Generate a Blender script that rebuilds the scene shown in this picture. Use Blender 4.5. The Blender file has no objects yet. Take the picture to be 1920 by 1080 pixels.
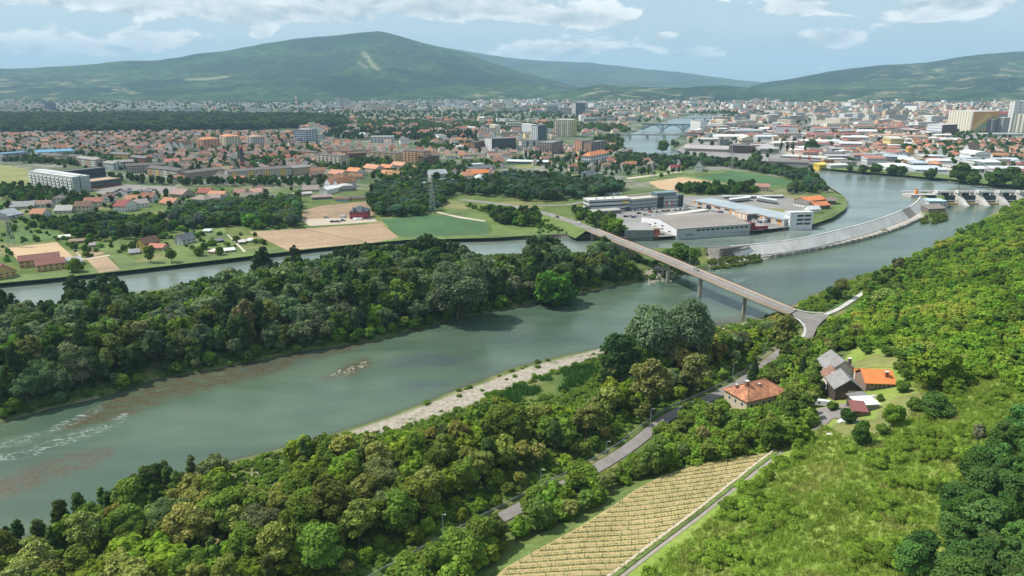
import bpy, bmesh, math, random
import numpy as np
from mathutils import Vector, Matrix
random.seed(7); RNG = np.random.default_rng(11)
R = math.radians
SC = bpy.context.scene
COL = SC.collection

# ------------------------------------------------------------------ camera, sky, sun, exposure
F_PX, CAM_H, PITCH = 1320.0, 130.0, R(16.06)
cam_d = bpy.data.cameras.new('camera'); cam = bpy.data.objects.new('camera', cam_d); COL.objects.link(cam)
cam.location = (0, 0, CAM_H); cam.rotation_euler = (R(90) - PITCH, 0, 0)
cam_d.sensor_width = 36; cam_d.lens = F_PX / 1920 * 36; cam_d.clip_start = 1; cam_d.clip_end = 80000
SC.camera = cam
SUN_EL, SUN_AZ = R(52), math.atan2(-0.97, 0.22)          # azimuth measured from +Y towards +X
SUN_DIR = Vector((math.sin(SUN_AZ) * math.cos(SUN_EL), math.cos(SUN_AZ) * math.cos(SUN_EL), math.sin(SUN_EL)))
sun_d = bpy.data.lights.new('sun', 'SUN'); sun = bpy.data.objects.new('sun', sun_d); COL.objects.link(sun)
sun_d.energy = 5.0; sun_d.angle = R(0.53); sun_d.color = (1, 0.94, 0.845)
sun.rotation_euler = SUN_DIR.to_track_quat('Z', 'Y').to_euler(); sun.location = (-200, 0, 500)
SC.view_settings.view_transform = 'Standard'; SC.view_settings.look = 'None'
SC.view_settings.exposure = 0.42; SC.view_settings.gamma = 1; SC.view_settings.use_curve_mapping = False
cy = SC.cycles
cy.max_bounces = 8; cy.diffuse_bounces = 4; cy.glossy_bounces = 2; cy.transmission_bounces = 4; cy.volume_bounces = 0
cy.transparent_max_bounces = 4; cy.use_denoising = True; cy.use_adaptive_sampling = True; cy.adaptive_threshold = 0.012
cy.caustics_reflective = False; cy.caustics_refractive = False; cy.sample_clamp_indirect = 4
try:
    cy.denoising_input_passes = 'RGB_ALBEDO_NORMAL'; cy.denoising_prefilter = 'ACCURATE'
except Exception: pass

class NT:
    """tiny node-tree writer"""
    def __init__(s, nt): s.nt = nt; s.n = nt.nodes; s.l = nt.links
    def node(s, t, **kw):
        n = s.n.new(t)
        for k, v in kw.items(): setattr(n, k, v)
        return n
    def put(s, sock, v):
        if v is None: return
        if isinstance(v, bpy.types.NodeSocket): s.l.new(v, sock)
        else:
            if hasattr(sock.default_value, '__len__') and not hasattr(v, '__len__'):
                v = (v,) * len(sock.default_value)
            if hasattr(v, '__len__') and len(v) == 3 and len(sock.default_value) == 4: v = (*v, 1)
            sock.default_value = v
    def math(s, op, a, b=None, c=None, clamp=False):
        n = s.node('ShaderNodeMath', operation=op); n.use_clamp = clamp
        for i, v in enumerate((a, b, c)): s.put(n.inputs[i], v)
        return n.outputs[0]
    def vmath(s, op, a, b=None):
        n = s.node('ShaderNodeVectorMath', operation=op)
        s.put(n.inputs[0], a); s.put(n.inputs[1], b); return n.outputs[0]
    def mix(s, f, a, b, blend='MIX'):
        n = s.node('ShaderNodeMix', data_type='RGBA'); n.blend_type = blend
        s.put(n.inputs[0], f); s.put(n.inputs[6], a); s.put(n.inputs[7], b); return n.outputs[2]
    def noise(s, vec, scale, detail=4, rough=0.55, dist=0.0):
        n = s.node('ShaderNodeTexNoise'); s.put(n.inputs['Vector'], vec); n.inputs['Scale'].default_value = scale
        n.inputs['Detail'].default_value = detail; n.inputs['Roughness'].default_value = rough
        n.inputs['Distortion'].default_value = dist; return n.outputs[0]
    def ramp(s, v, a, b, lo=0.0, hi=1.0, smooth=True):
        n = s.node('ShaderNodeMapRange'); n.interpolation_type = 'SMOOTHSTEP' if smooth else 'LINEAR'
        s.put(n.inputs[0], v)
        for i, x in enumerate((a, b, lo, hi)): n.inputs[i + 1].default_value = x
        return n.outputs[0]
    def sep(s, v):
        n = s.node('ShaderNodeSeparateXYZ'); s.put(n.inputs[0], v); return n.outputs
    def comb(s, x, y, z):
        n = s.node('ShaderNodeCombineXYZ')
        for i, v in enumerate((x, y, z)): s.put(n.inputs[i], v)
        return n.outputs[0]
    def attr(s, name, typ='GEOMETRY', out=2):
        n = s.node('ShaderNodeAttribute', attribute_name=name, attribute_type=typ); return n.outputs[out]

# world: Nishita sky with cumulus drawn by direction
W = bpy.data.worlds.new('World'); SC.world = W; W.use_nodes = True
w = NT(W.node_tree); w.n.clear()
sky = w.node('ShaderNodeTexSky', sky_type='NISHITA'); sky.sun_disc = False
sky.sun_elevation = SUN_EL; sky.sun_rotation = SUN_AZ; sky.altitude = 300; sky.air_density = 1.0; sky.dust_density = 2.6; sky.ozone_density = 1.6
gen = w.node('ShaderNodeTexCoord').outputs['Generated']
dx, dy, dz = w.sep(gen)
zc = w.math('MAXIMUM', dz, 0.0)
az = w.math('ARCTAN2', dx, dy)
el = w.math('ARCSINE', dz)
# cloud layer on a flat deck, seen in perspective
inv = w.math('DIVIDE', 1.0, w.math('ADD', zc, 0.085))
pl = w.comb(w.math('MULTIPLY', dx, inv), w.math('MULTIPLY', w.math('MULTIPLY', dy, inv), 0.62), 0.0)
ang = w.comb(w.math('MULTIPLY', az, 1.0), w.math('MULTIPLY', el, 2.3), 0.0)
n1 = w.noise(pl, 0.62, 7, 0.56, 0.25)
na = w.noise(ang, 13.0, 9, 0.58, 0.35)
na2 = w.noise(w.vmath('ADD', ang, (0.010, -0.022, 0.0)), 13.0, 9, 0.58, 0.35)
nb0 = w.noise(ang, 4.0, 4, 0.5, 0.2)
def blob(a0, e0, ra, re):                                   # a cloud mass at a bearing and height (degrees): flat below, heaped above
    x = w.math('DIVIDE', w.math('SUBTRACT', az, R(a0)), R(ra)); y = w.math('DIVIDE', w.math('SUBTRACT', el, R(e0)), R(re))
    y2 = w.math('MAXIMUM', y, w.math('MULTIPLY', y, -2.0))
    d = w.math('ADD', w.math('MULTIPLY', x, x), w.math('MULTIPLY', y2, y2))
    return w.math('POWER', 2.718, w.math('MULTIPLY', d, -1.0)), y
CLOUDS = [(-30, 5.6, 8, 1.5), (-20.5, 4.9, 7, 1.4), (-26, 7.2, 14, 2.0), (-12, 7.2, 10, 1.6), (-13.5, 4.9, 2.2, .8), (-9, 6.0, 6, 1.5), (-2.5, 5.5, 6, 1.4), (0, 7.6, 9, 1.4), (3.5, 4.8, 3.2, .8), (7.5, 4.7, 2.6, .8), (4.6, 2.7, 3.4, 1.1), (1.5, 2.2, 3.5, .8), (-36, 2.4, 4, .9), (-31, 2.2, 3.5, .9), (-25.5, 2.7, 2.2, 1.2), (-18.5, 3.6, .8, .6),
          (11.8, 3.5, 1.1, .45), (15, 6.6, 6, 1.1), (20.5, 5.2, 3.2, 1.0), (23.0, 3.1, 2.1, 1.0), (33, 5.6, 6, 1.6), (13.5, 2.2, 2.0, .7), (29, 4.3, 1.5, .5), (45, 4, 8, 1.4), (-50, 4, 10, 1.5), (60, 5, 9, 2), (-68, 6, 9, 2)]
tot = num = None
for c in CLOUDS:
    b, y = blob(*c); by = w.math('MULTIPLY', b, y)
    tot = b if tot is None else w.math('ADD', tot, b); num = by if num is None else w.math('ADD', num, by)
yav = w.math('DIVIDE', num, w.math('ADD', tot, 0.02)); tot = w.math('MINIMUM', tot, 1.15)
base = w.math('ADD', w.math('MULTIPLY', tot, 0.42), w.math('MULTIPLY', w.math('SUBTRACT', na, 0.5), 1.25))
high = w.ramp(el, R(9), R(20))
deck = w.math('MULTIPLY', w.math('SUBTRACT', n1, 0.50), w.math('MULTIPLY', high, 1.3))
dens = w.math('MAXIMUM', w.math('SUBTRACT', base, 0.125), deck)
cover = w.ramp(dens, 0.0, 0.11)
thin = w.math('MULTIPLY', w.ramp(n1, 0.40, 0.70), w.math('MULTIPLY', w.ramp(el, R(1), R(6)), 0.5))   # veil
lit = w.math('ADD', w.math('ADD', w.math('MULTIPLY', w.math('SUBTRACT', na, na2), 5.0), w.math('MULTIPLY', yav, 0.55)), 0.52, clamp=True)
lit = w.math('MULTIPLY', lit, w.ramp(dens, 0.10, 0.50, 1.0, 0.50))
cc = w.mix(lit, (4.0, 4.6, 5.0), (9.3, 9.2, 8.9))
skyc = w.mix(0.70, sky.outputs[0], (4.7, 6.0, 6.7))
skyc = w.mix(thin, skyc, (5.6, 6.5, 6.9))
skyc = w.mix(w.math('MULTIPLY', cover, 0.92), skyc, cc)
bg = w.node('ShaderNodeBackground'); w.put(bg.inputs[0], skyc); bg.inputs[1].default_value = 0.1
w.l.new(bg.outputs[0], w.node('ShaderNodeOutputWorld').inputs[0])

# ------------------------------------------------------------------ surveying: sight lines of the photograph to points on the land
CP, SP = math.cos(PITCH), math.sin(PITCH)
def ray(u, v):
    x = (u - 960) / F_PX; yy = (v - 540) / F_PX
    return x, CP - yy * SP, -(SP + yy * CP)
def G(u, v, z=0.0):
    x, f, d = ray(u, v); t = (z - CAM_H) / d
    return np.array((x * t, f * t))
def GL(pts, z=0.0): return np.array([G(u, v, z) for u, v in pts])
def proj(x, y, z):
    zz = z - CAM_H; depth = y * CP - zz * SP; up = y * SP + zz * CP
    return 960 + F_PX * x / depth, 540 - F_PX * up / depth, depth
def inside(P, poly):
    P = np.atleast_2d(P); x, y = P[:, 0], P[:, 1]; c = np.zeros(len(P), bool)
    q = np.roll(poly, 1, axis=0)
    for (x1, y1), (x2, y2) in zip(poly, q):
        if y1 == y2: continue
        k = ((y1 > y) != (y2 > y)) & (x < (x2 - x1) * (y - y1) / (y2 - y1) + x1); c ^= k
    return c
def dist_line(P, line, closed=False):
    P = np.atleast_2d(P); best = np.full(len(P), 1e18); side = np.zeros(len(P))
    n = len(line)
    for i in range(n if closed else n - 1):
        a = line[i]; b = line[(i + 1) % n]; d = b - a; L = d @ d + 1e-9
        t = np.clip(((P - a) @ d) / L, 0, 1); q = a + t[:, None] * d; e = P - q; D = (e * e).sum(1)
        k = D < best - 1e-9; best[k] = D[k]; side[k] = (d[0] * e[k, 1] - d[1] * e[k, 0])
    return np.sqrt(best), -np.sign(side)                # side +1 = right of the line's direction
def sd(P, poly):
    d, _ = dist_line(P, poly, True); return np.where(inside(P, poly), -d, d)
def _h(ix, iy, s):
    n = (ix * 374761393 + iy * 668265263 + s * 1442695041) & 0xFFFFFFFF
    n = ((n ^ (n >> 13)) * 1274126177) & 0xFFFFFFFF
    return ((n ^ (n >> 16)) & 0xFFFF) / 65535.0
def vnoise(x, y, s=0):
    ix = np.floor(x).astype(np.int64); iy = np.floor(y).astype(np.int64); fx = x - ix; fy = y - iy
    fx = fx * fx * (3 - 2 * fx); fy = fy * fy * (3 - 2 * fy)
    a, b, c, d = _h(ix, iy, s), _h(ix + 1, iy, s), _h(ix, iy + 1, s), _h(ix + 1, iy + 1, s)
    return (a * (1 - fx) + b * fx) * (1 - fy) + (c * (1 - fx) + d * fx) * fy
def fbm(x, y, o=4, s=0):
    v = 0; a = .5
    for i in range(o): v = v + a * vnoise(x * 2 ** i, y * 2 ** i, s + i); a *= .5
    return v / (1 - .5 ** o)

Z_LAKE, Z_TOWN = 8.0, 11.0
RB = np.vstack([[(-900, -300), (-420, 20)], GL([(-150, 1085), (100, 985), (300, 908), (440, 862), (540, 836), (640, 808), (720, 782), (800, 752), (880, 722), (960, 690), (1060, 665),
               (1140, 650), (1240, 628), (1330, 613), (1400, 601), (1445, 592), (1475, 578), (1490, 570), (1540, 545), (1600, 522), (1640, 512), (1720, 478), (1800, 437), (1880, 390)], 0.0)])
RB = np.vstack([RB, [RB[-1] + (120, 130), RB[-1] + (600, 300)]])
FB = np.vstack([[(-1100, 60), (-600, 180)], GL([(0, 793), (100, 765), (180, 748), (290, 712), (420, 690), (560, 660), (700, 640), (830, 605), (900, 590), (1000, 570), (1100, 548), (1180, 531),
               (1215, 526), (1262, 521), (1290, 512), (1330, 503), (1380, 496), (1430, 487), (1500, 475), (1600, 455), (1680, 432), (1728, 410), (1752, 418), (1778, 410), (1772, 392)], 0.0)])
DAM_A, DAM_B = G(1771, 383, 0), G(1930, 383, 0)
RIVER = np.vstack([RB[:-2], [DAM_B + (60, 30)], [DAM_B], [DAM_A + (4, 2)], FB[::-1]])
CANAL_FAR = np.vstack([[(-1400, 180), (-700, 390)], GL([(0, 533), (115, 522), (247, 508), (477, 481), (587, 467), (760, 451), (930, 447), (1100, 446), (1165, 447), (1240, 445), (1330, 438), (1415, 432), (1470, 427), (1511, 421), (1560, 407), (1583, 392), (1590, 380), (1578, 368), (1556, 355),
                (1540, 340), (1522, 324), (1440, 309), (1330, 300), (1262, 293), (1225, 291), (1190, 287), (1172, 278), (1163, 262), (1168, 255), (1200, 244), (1225, 236), (1250, 226), (1300, 216)], Z_LAKE)])
LAKE_FAR = GL([(1925, 356), (1850, 349), (1780, 340), (1700, 332), (1600, 324), (1530, 316), (1450, 302), (1380, 294), (1300, 287), (1262, 278), (1254, 268), (1275, 256), (1300, 246), (1320, 238), (1345, 226), (1380, 216)], Z_LAKE)
WALL_TOP = GL([(1328, 464), (1370, 462), (1410, 459), (1460, 453), (1500, 448), (1550, 437), (1600, 425), (1640, 414), (1680, 400), (1705, 389), (1720, 379), (1727, 369)], 10.0)
CANAL_NEAR = np.vstack([GL([(1328, 464), (1270, 466), (1210, 468), (1100, 473), (950, 478), (740, 492), (590, 505), (250, 551), (100, 578), (0, 596)], Z_LAKE), [(-500, 280), (-1300, 60)]])
DAM_UP_A, DAM_UP_B = G(1724, 362, Z_LAKE), G(2040, 362, Z_LAKE)
LAKE = np.vstack([CANAL_FAR, LAKE_FAR[::-1], [DAM_UP_B + (120, 80), DAM_UP_B, DAM_UP_A], WALL_TOP[::-1], CANAL_NEAR])
ISLAND = np.vstack([FB, [DAM_UP_A + (12, 0)], WALL_TOP[::-1], CANAL_NEAR])
RIGHT = np.vstack([RB, [(3000, 1500), (3000, -900), (-900, -900)]])
ROAD_PX = [(700, 1105), (780, 1060), (860, 1016), (950, 966), (1045, 917), (1140, 868), (1200, 826), (1240, 790), (1275, 771), (1335, 745), (1395, 715), (1435, 684), (1470, 655), (1505, 632), (1522, 618), (1521, 606)]
ROAD = GL(ROAD_PX, 6.0); ROAD = np.vstack([[ROAD[0] + (ROAD[0] - ROAD[1]) * 4], ROAD])
TOE = np.vstack([ROAD[:-2], GL([(1545, 600), (1600, 566), (1640, 530), (1720, 492), (1800, 450), (1890, 398)], 5.0)])
TOE = np.vstack([[(-500, -290)], TOE, [TOE[-1] + (400, 350)]])

DAMZ = np.array([DAM_A + (-6, -4), DAM_B + (10, -4), DAM_UP_B + (40, 6), DAM_UP_A + (6, 6)])
def H(x, y, parts=False):
    x = np.asarray(x, float).ravel(); y = np.asarray(y, float).ravel(); P = np.stack([x, y], 1)
    dr = sd(P, RIVER); dl = sd(P, LAKE); rt = inside(P, RIGHT); isl = inside(P, ISLAND)
    dt, side = dist_line(P, TOE); s = dt * side
    low = np.interp(dr, [-8, -3, 0, 10, 22, 60], [-3, -1.5, 0, 1.0, 2.5, 6])
    wv = np.exp(-(np.clip(np.abs(s) - 4.5, 0, None) / 7) ** 2)
    zr = low * (1 - wv) + 6 * wv
    zr = np.where(s > 0, np.maximum(zr, 6 - 6 * np.exp(-dr / 3)), zr)
    k = np.clip(s - 6, 0, None); hill = 0.34 * k * k / (k + 9)
    hill = np.where(k > 150, hill - (k - 150) * 0.10, hill)
    zr = zr + hill + (fbm(x / 34, y / 34, 3, 5) - .5) * np.clip(s - 8, 0, 40) * 0.09
    zi = np.interp(dr, [-8, -3, 0, 4, 15], [-3, -1.5, 0, 1.6, 5])
    zi = np.maximum(zi, np.where(dr > 0, np.interp(dl, [0, 4, 9, 20], [9.0, 9.0, 7.0, 0]), zi))
    dw, _ = dist_line(P, WALL_TOP); atw = (dw < np.abs(dl) + 2.5) & isl          # below the long wall: a low apron, no dyke
    zi = np.where(atw, np.interp(dr, [-3, 0, 1.5, 6], [-1.5, 0, 2.0, 2.7]), zi)
    nearw = (dl <= 0) & (dw < 9)
    zl = np.full(len(x), Z_TOWN) + 0 * x
    z = np.where(rt, zr, np.where(isl, zi, zl))
    z = np.where((dr <= 0), np.interp(dr, [-8, -3, 0], [-3, -1.5, 0]), z)
    z = np.where((dl <= 0), np.interp(dl, [-7, -2.5, 0], [5, 6.5, 8.6]), z)
    z = np.where((~rt) & (~isl) & (dl > 0) & (dr > 0), np.interp(dl, [0, 3], [8.6, Z_TOWN]), z)
    z = np.where(nearw, 2.7, z); z = np.where(inside(P, DAMZ) & (dr > 0) & (dl > -3), -2.0, z)
    if parts: return z, dr, dl, s, rt, isl
    return z
def Hz(x, y): return float(H([x], [y])[0])
_ts = np.concatenate([np.arange(60, 420, 1.5), np.arange(420, 1600, 4)])
def T(u, v):
    """the point of the land seen along a sight line"""
    x, f, d = ray(u, v); X, Y, Zr = x * _ts, f * _ts, CAM_H + d * _ts
    z = H(X, Y); k = np.nonzero(Zr <= z)[0]
    if len(k) == 0: g = G(u, v, Z_TOWN); return np.array((g[0], g[1], Z_TOWN))
    i = k[0]
    if i == 0: return np.array((X[0], Y[0], z[0]))
    a = Zr[i - 1] - z[i - 1]; b = Zr[i] - z[i]; q = a / (a - b)
    return np.array((X[i - 1] + (X[i] - X[i - 1]) * q, Y[i - 1] + (Y[i] - Y[i - 1]) * q, z[i - 1] + (z[i] - z[i - 1]) * q))
def mpp(x, y, z=0): return proj(x, y, z)[2] / F_PX       # metres per photograph pixel at a place

# ------------------------------------------------------------------ objects
def link(o, parent=None):
    COL.objects.link(o)
    if parent is not None: o.parent = parent
    return o
def tag(o, label=None, cat=None, group=None, kind=None):
    if label: o['label'] = label
    if cat: o['category'] = cat
    if group: o['group'] = group
    if kind: o['kind'] = kind
    return o
def empty(name, loc, rz=0.0, label=None, cat=None, group=None):
    o = bpy.data.objects.new(name, None); o.empty_display_size = 1; o.location = loc; o.rotation_euler = (0, 0, rz); link(o)
    return tag(o, label, cat, group)
def setmat(me, m):
    for q in (m if isinstance(m, (list, tuple)) else [m]): me.materials.append(q)
def mobj(name, me, parent=None, color=None, kind=None, label=None):
    o = bpy.data.objects.new(name, me); link(o, parent)
    if color is not None: o.color = (*color[:3], 1)
    if kind: o['kind'] = kind
    if label: o['label'] = label
    return o
def copy_tree(root, loc, rz, scale=None, colors=None):
    """a copy of a thing and of its parts; colors = {part name stem: colour}"""
    def cp(o, par):
        c = o.copy(); COL.objects.link(c); c.parent = par
        if colors:
            k = o.name.split('.')[0]
            if k in colors: c.color = (*colors[k], 1)
        for ch in o.children: cp(ch, c)
        return c
    r = cp(root, None); r.location = loc; r.rotation_euler = (0, 0, rz)
    if scale is not None: r.scale = scale
    return r
def drop(root):
    for c in list(root.children): drop(c)
    bpy.data.objects.remove(root)
class MB:
    """collects faces for one mesh"""
    def __init__(s): s.v = []; s.f = []; s.m = []
    def quad(s, a, b, c, d, m=0):
        n = len(s.v); s.v += [tuple(a), tuple(b), tuple(c), tuple(d)]; s.f.append((n, n + 1, n + 2, n + 3)); s.m.append(m)
    def tri(s, a, b, c, m=0):
        n = len(s.v); s.v += [tuple(a), tuple(b), tuple(c)]; s.f.append((n, n + 1, n + 2)); s.m.append(m)
    def box(s, x0, x1, y0, y1, z0, z1, m=0, M=None):
        n = len(s.v); vs = [(x, y, z) for z in (z0, z1) for y in (y0, y1) for x in (x0, x1)]
        if M is not None: vs = [tuple(M @ Vector(p)) for p in vs]
        s.v += vs
        for f in ((0, 2, 3, 1), (4, 5, 7, 6), (0, 1, 5, 4), (2, 6, 7, 3), (0, 4, 6, 2), (1, 3, 7, 5)): s.f.append(tuple(n + i for i in f)); s.m.append(m)
    def bar(s, a, b, r, m=0, r2=None, n=4):
        a = Vector(a); b = Vector(b); d = (b - a)
        if d.length < 1e-6: return
        q = d.to_track_quat('Z', 'Y'); r2 = r if r2 is None else r2; k = len(s.v)
        for p, rr in ((a, r), (b, r2)):
            for i in range(n):
                t = 2 * math.pi * (i + .5) / n; s.v.append(tuple(p + q @ Vector((math.cos(t) * rr, math.sin(t) * rr, 0))))
        for i in range(n): j = (i + 1) % n; s.f.append((k + i, k + j, k + n + j, k + n + i)); s.m.append(m)
        s.f.append(tuple(k + n + i for i in range(n))); s.m.append(m); s.f.append(tuple(k + n - 1 - i for i in range(n))); s.m.append(m)
    def mesh(s, name, mats, smooth=False):
        me = bpy.data.meshes.new(name); me.from_pydata(s.v, [], s.f); setmat(me, mats)
        if len(me.materials) > 1: me.polygons.foreach_set('material_index', s.m)
        if smooth: me.polygons.foreach_set('use_smooth', [True] * len(s.f))
        me.update(); return me
    def obj(s, name, mats, parent=None, color=None, kind=None, smooth=False, label=None):
        return mobj(name, s.mesh(name, mats, smooth), parent, color, kind, label)

# ------------------------------------------------------------------ materials
def mat(name, col=None, rough=0.85, var=0.25, scale=0.6, bump=0.0, spec=0.3, objcol=False, attr=None, metal=0.0, streak=None, var2=0.0, scale2=0.05):
    m = bpy.data.materials.new(name); m.use_nodes = True; t = NT(m.node_tree); t.n.clear()
    out = t.node('ShaderNodeOutputMaterial'); b = t.node('ShaderNodeBsdfPrincipled'); t.l.new(b.outputs[0], out.inputs[0])
    pos = t.node('ShaderNodeNewGeometry').outputs['Position']
    c = col
    if objcol: c = t.node('ShaderNodeObjectInfo').outputs['Color']
    if attr: c = t.attr(attr, 'GEOMETRY', 0)
    if c is not None and not isinstance(c, bpy.types.NodeSocket): c = (*c, 1)
    n = t.noise(pos, scale, 5, 0.6)
    f = t.ramp(n, 0.3, 0.7, 1 - var, 1 + var, False)
    if var2: f = t.math('MULTIPLY', f, t.ramp(t.noise(pos, scale2, 3), 0.3, 0.7, 1 - var2, 1 + var2, False))
    if streak is not None:                                  # courses: fine lines across the vertical (roof tiles, cladding)
        wv = t.node('ShaderNodeTexWave', wave_type='BANDS', bands_direction='Z'); t.put(wv.inputs[0], pos); wv.inputs['Scale'].default_value = streak
        wv.inputs['Distortion'].default_value = 0.3; f = t.math('MULTIPLY', f, t.ramp(wv.outputs[1], 0, 1, 0.86, 1.06))
    colr = t.mix(1.0, c, t.comb(f, f, f), 'MULTIPLY')
    t.put(b.inputs['Base Color'], colr); b.inputs['Roughness'].default_value = rough; b.inputs['Specular IOR Level'].default_value = spec
    b.inputs['Metallic'].default_value = metal
    if bump:
        bp = t.node('ShaderNodeBump'); bp.inputs['Strength'].default_value = bump; bp.inputs['Distance'].default_value = 0.2
        t.put(bp.inputs['Height'], n); t.l.new(bp.outputs[0], b.inputs['Normal'])
    return m
M = {}
M['wall'] = mat('render_wall', objcol=True, rough=0.9, var=0.10, scale=0.5)
M['roof'] = mat('roof_tiles', objcol=True, rough=0.85, var=0.22, scale=0.9, streak=9.0, bump=0.3, var2=0.12, scale2=0.2)
M['sheet'] = mat('sheet_roof', objcol=True, rough=0.55, var=0.10, scale=0.25, var2=0.10, scale2=0.05)
M['window'] = mat('window_glass', (0.025, 0.035, 0.045), rough=0.12, var=0.5, scale=0.7, spec=0.6)
M['conc'] = mat('concrete', (0.40, 0.39, 0.37), var=0.16, scale=0.35, var2=0.16, scale2=0.06)
M['conc_pale'] = mat('pale_concrete', (0.50, 0.49, 0.485), var=0.10, scale=0.5, var2=0.14, scale2=0.09)
M['asphalt'] = mat('asphalt', (0.19, 0.175, 0.165), var=0.14, scale=0.35, var2=0.14, scale2=0.08)
M['asphalt_dark'] = mat('dark_asphalt', (0.11, 0.11, 0.115), var=0.15, scale=0.3)
M['paving'] = mat('yard_paving', (0.205, 0.20, 0.19), var=0.12, scale=0.12, var2=0.12, scale2=0.03)
M['paint'] = mat('paint', objcol=True, rough=0.35, var=0.06, scale=1.0, spec=0.5)
M['metal'] = mat('grey_metal', (0.30, 0.31, 0.32), rough=0.5, var=0.1)
M['steel'] = mat('galvanised_steel', (0.33, 0.35, 0.36), rough=0.45, var=0.12)
M['black'] = mat('black_rubber', (0.02, 0.02, 0.02), rough=0.8)
M['bark'] = mat('bark', (0.10, 0.075, 0.055), var=0.3, scale=1.5)
M['wood'] = mat('weathered_wood', (0.085, 0.06, 0.045), var=0.3, scale=1.2)
M['track'] = mat('track_concrete', (0.25, 0.23, 0.195), var=.15, scale=.5)
M['trim'] = mat('white_paint', (0.70, 0.70, 0.68), var=0.05)
M['farcol'] = mat('far_building', attr='col', rough=0.9, var=0.12, scale=0.15)
def leaf_mat(name, stuff):
    m = bpy.data.materials.new(name); m.use_nodes = True; t = NT(m.node_tree); t.n.clear()
    c = t.attr('tint', 'INSTANCER', 0) if stuff else t.node('ShaderNodeObjectInfo').outputs['Color']
    v = t.attr('leafvar', 'GEOMETRY', 0)
    c = t.mix(1.0, c, v, 'MULTIPLY')
    d = t.node('ShaderNodeBsdfDiffuse'); tr = t.node('ShaderNodeBsdfTranslucent')
    t.put(d.inputs[0], c); t.put(tr.inputs[0], t.mix(1.0, c, (1.15, 1.25, 0.55, 1), 'MULTIPLY'))
    mx = t.node('ShaderNodeMixShader'); mx.inputs[0].default_value = 0.30; t.l.new(d.outputs[0], mx.inputs[1]); t.l.new(tr.outputs[0], mx.inputs[2])
    t.l.new(mx.outputs[0], t.node('ShaderNodeOutputMaterial').inputs[0]); return m
M['leaf'] = leaf_mat('leaves', False); M['leaf_stuff'] = leaf_mat('leaves_of_many', True)
# ------------------------------------------------------------------ the land
def grid_mesh(name, X, Y, Z, mats, attrs=None, keep=None):
    n, m = X.shape; v = np.stack([X.ravel(), Y.ravel(), Z.ravel()], 1)
    i = np.arange(n * m).reshape(n, m)
    f = np.stack([i[:-1, :-1].ravel(), i[:-1, 1:].ravel(), i[1:, 1:].ravel(), i[1:, :-1].ravel()], 1)
    if keep is not None:
        kf = keep.ravel()[f].any(1); f = f[kf]
        used = np.zeros(n * m, bool); used[f.ravel()] = True; ren = np.cumsum(used) - 1
        v = v[used]; f = ren[f]
    else: used = np.ones(n * m, bool)
    me = bpy.data.meshes.new(name); me.vertices.add(len(v)); me.vertices.foreach_set('co', v.ravel().astype(np.float32))
    me.loops.add(len(f) * 4); me.loops.foreach_set('vertex_index', f.ravel().astype(np.int32))
    me.polygons.add(len(f)); me.polygons.foreach_set('loop_start', np.arange(0, len(f) * 4, 4, dtype=np.int32))
    me.polygons.foreach_set('use_smooth', np.ones(len(f), bool))
    setmat(me, mats)
    for k, a in (attrs or {}).items():
        at = me.attributes.new(k, 'FLOAT', 'POINT'); at.data.foreach_set('value', a.ravel()[used].astype(np.float32))
    me.update(calc_edges=True); me.validate(); return me
def soft(P, px, z=None, w=6.0):
    """1 inside a plot outlined by sight lines, fading over w metres"""
    poly = np.array([T(u, v)[:2] for u, v in px]) if z is None else GL(px, z)
    return 1 - np.clip(sd(P, poly) / w, 0, 1)

dist = [14.0]
while dist[-1] < 9000: dist.append(dist[-1] + max(0.9, dist[-1] * (0.0062 if dist[-1] < 1500 else 0.02)))
dist = np.array(dist); angs = np.radians(np.linspace(-62, 62, 470))
A2, D2 = np.meshgrid(angs, dist); GX = D2 * np.tan(A2) * np.minimum(1, 1); GY = D2
gz, g_dr, g_dl, g_s, g_rt, g_isl = H(GX, GY, True)
GP = np.stack([GX.ravel(), GY.ravel()], 1)
gravel = np.zeros(len(GP)); near = (GY.ravel() < 900)
gi = np.nonzero(near)[0]
GRAVEL_PX = [(560, 842), (640, 815), (720, 788), (800, 758), (900, 722), (1000, 686), (1140, 650), (1138, 664), (1060, 688), (960, 725), (880, 760), (800, 790), (700, 815), (600, 850)]
gravel[gi] = np.maximum.reduce([soft(GP[gi], GRAVEL_PX, 1.0, 2.5),
    soft(GP[gi], [(-20, 800), (60, 775), (180, 745), (190, 752), (80, 780), (-20, 802)], .5, 1.5), soft(GP[gi], [(400, 705), (475, 683), (480, 690), (410, 702)], .5, 1.5),
    soft(GP[gi], [(1335, 622), (1400, 606), (1440, 597), (1420, 610), (1370, 617), (1345, 628)], .6, 2),
    soft(GP[gi], [(1205, 530), (1262, 524), (1260, 512), (1235, 505), (1210, 515)], 2, 2), soft(GP[gi], [(430, 895), (495, 876), (500, 882), (440, 900)], 3, 2)])
apron = np.zeros(len(GP)); APRON_PX = [(1335, 497), (1400, 490), (1500, 473), (1600, 452), (1680, 429), (1730, 406), (1725, 388), (1680, 415), (1600, 440), (1500, 462), (1400, 470), (1330, 468)]
apron[gi] = soft(GP[gi], APRON_PX, 3, 2)
urban = np.where((~g_rt) & (~g_isl), np.clip((GY.ravel() - 760) / 160, 0, 1), 0.0)
meadow = np.where(g_rt & (g_s > 30), 1.0, 0.0)
mg = bpy.data.materials.new('soil_and_grass'); mg.use_nodes = True; t = NT(mg.node_tree); t.n.clear()
pos = t.node('ShaderNodeNewGeometry').outputs['Position']
nf = t.noise(pos, 0.55, 6, 0.62); nm = t.noise(pos, 0.06, 5, 0.6); nl = t.noise(pos, 0.013, 4, 0.55)
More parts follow.
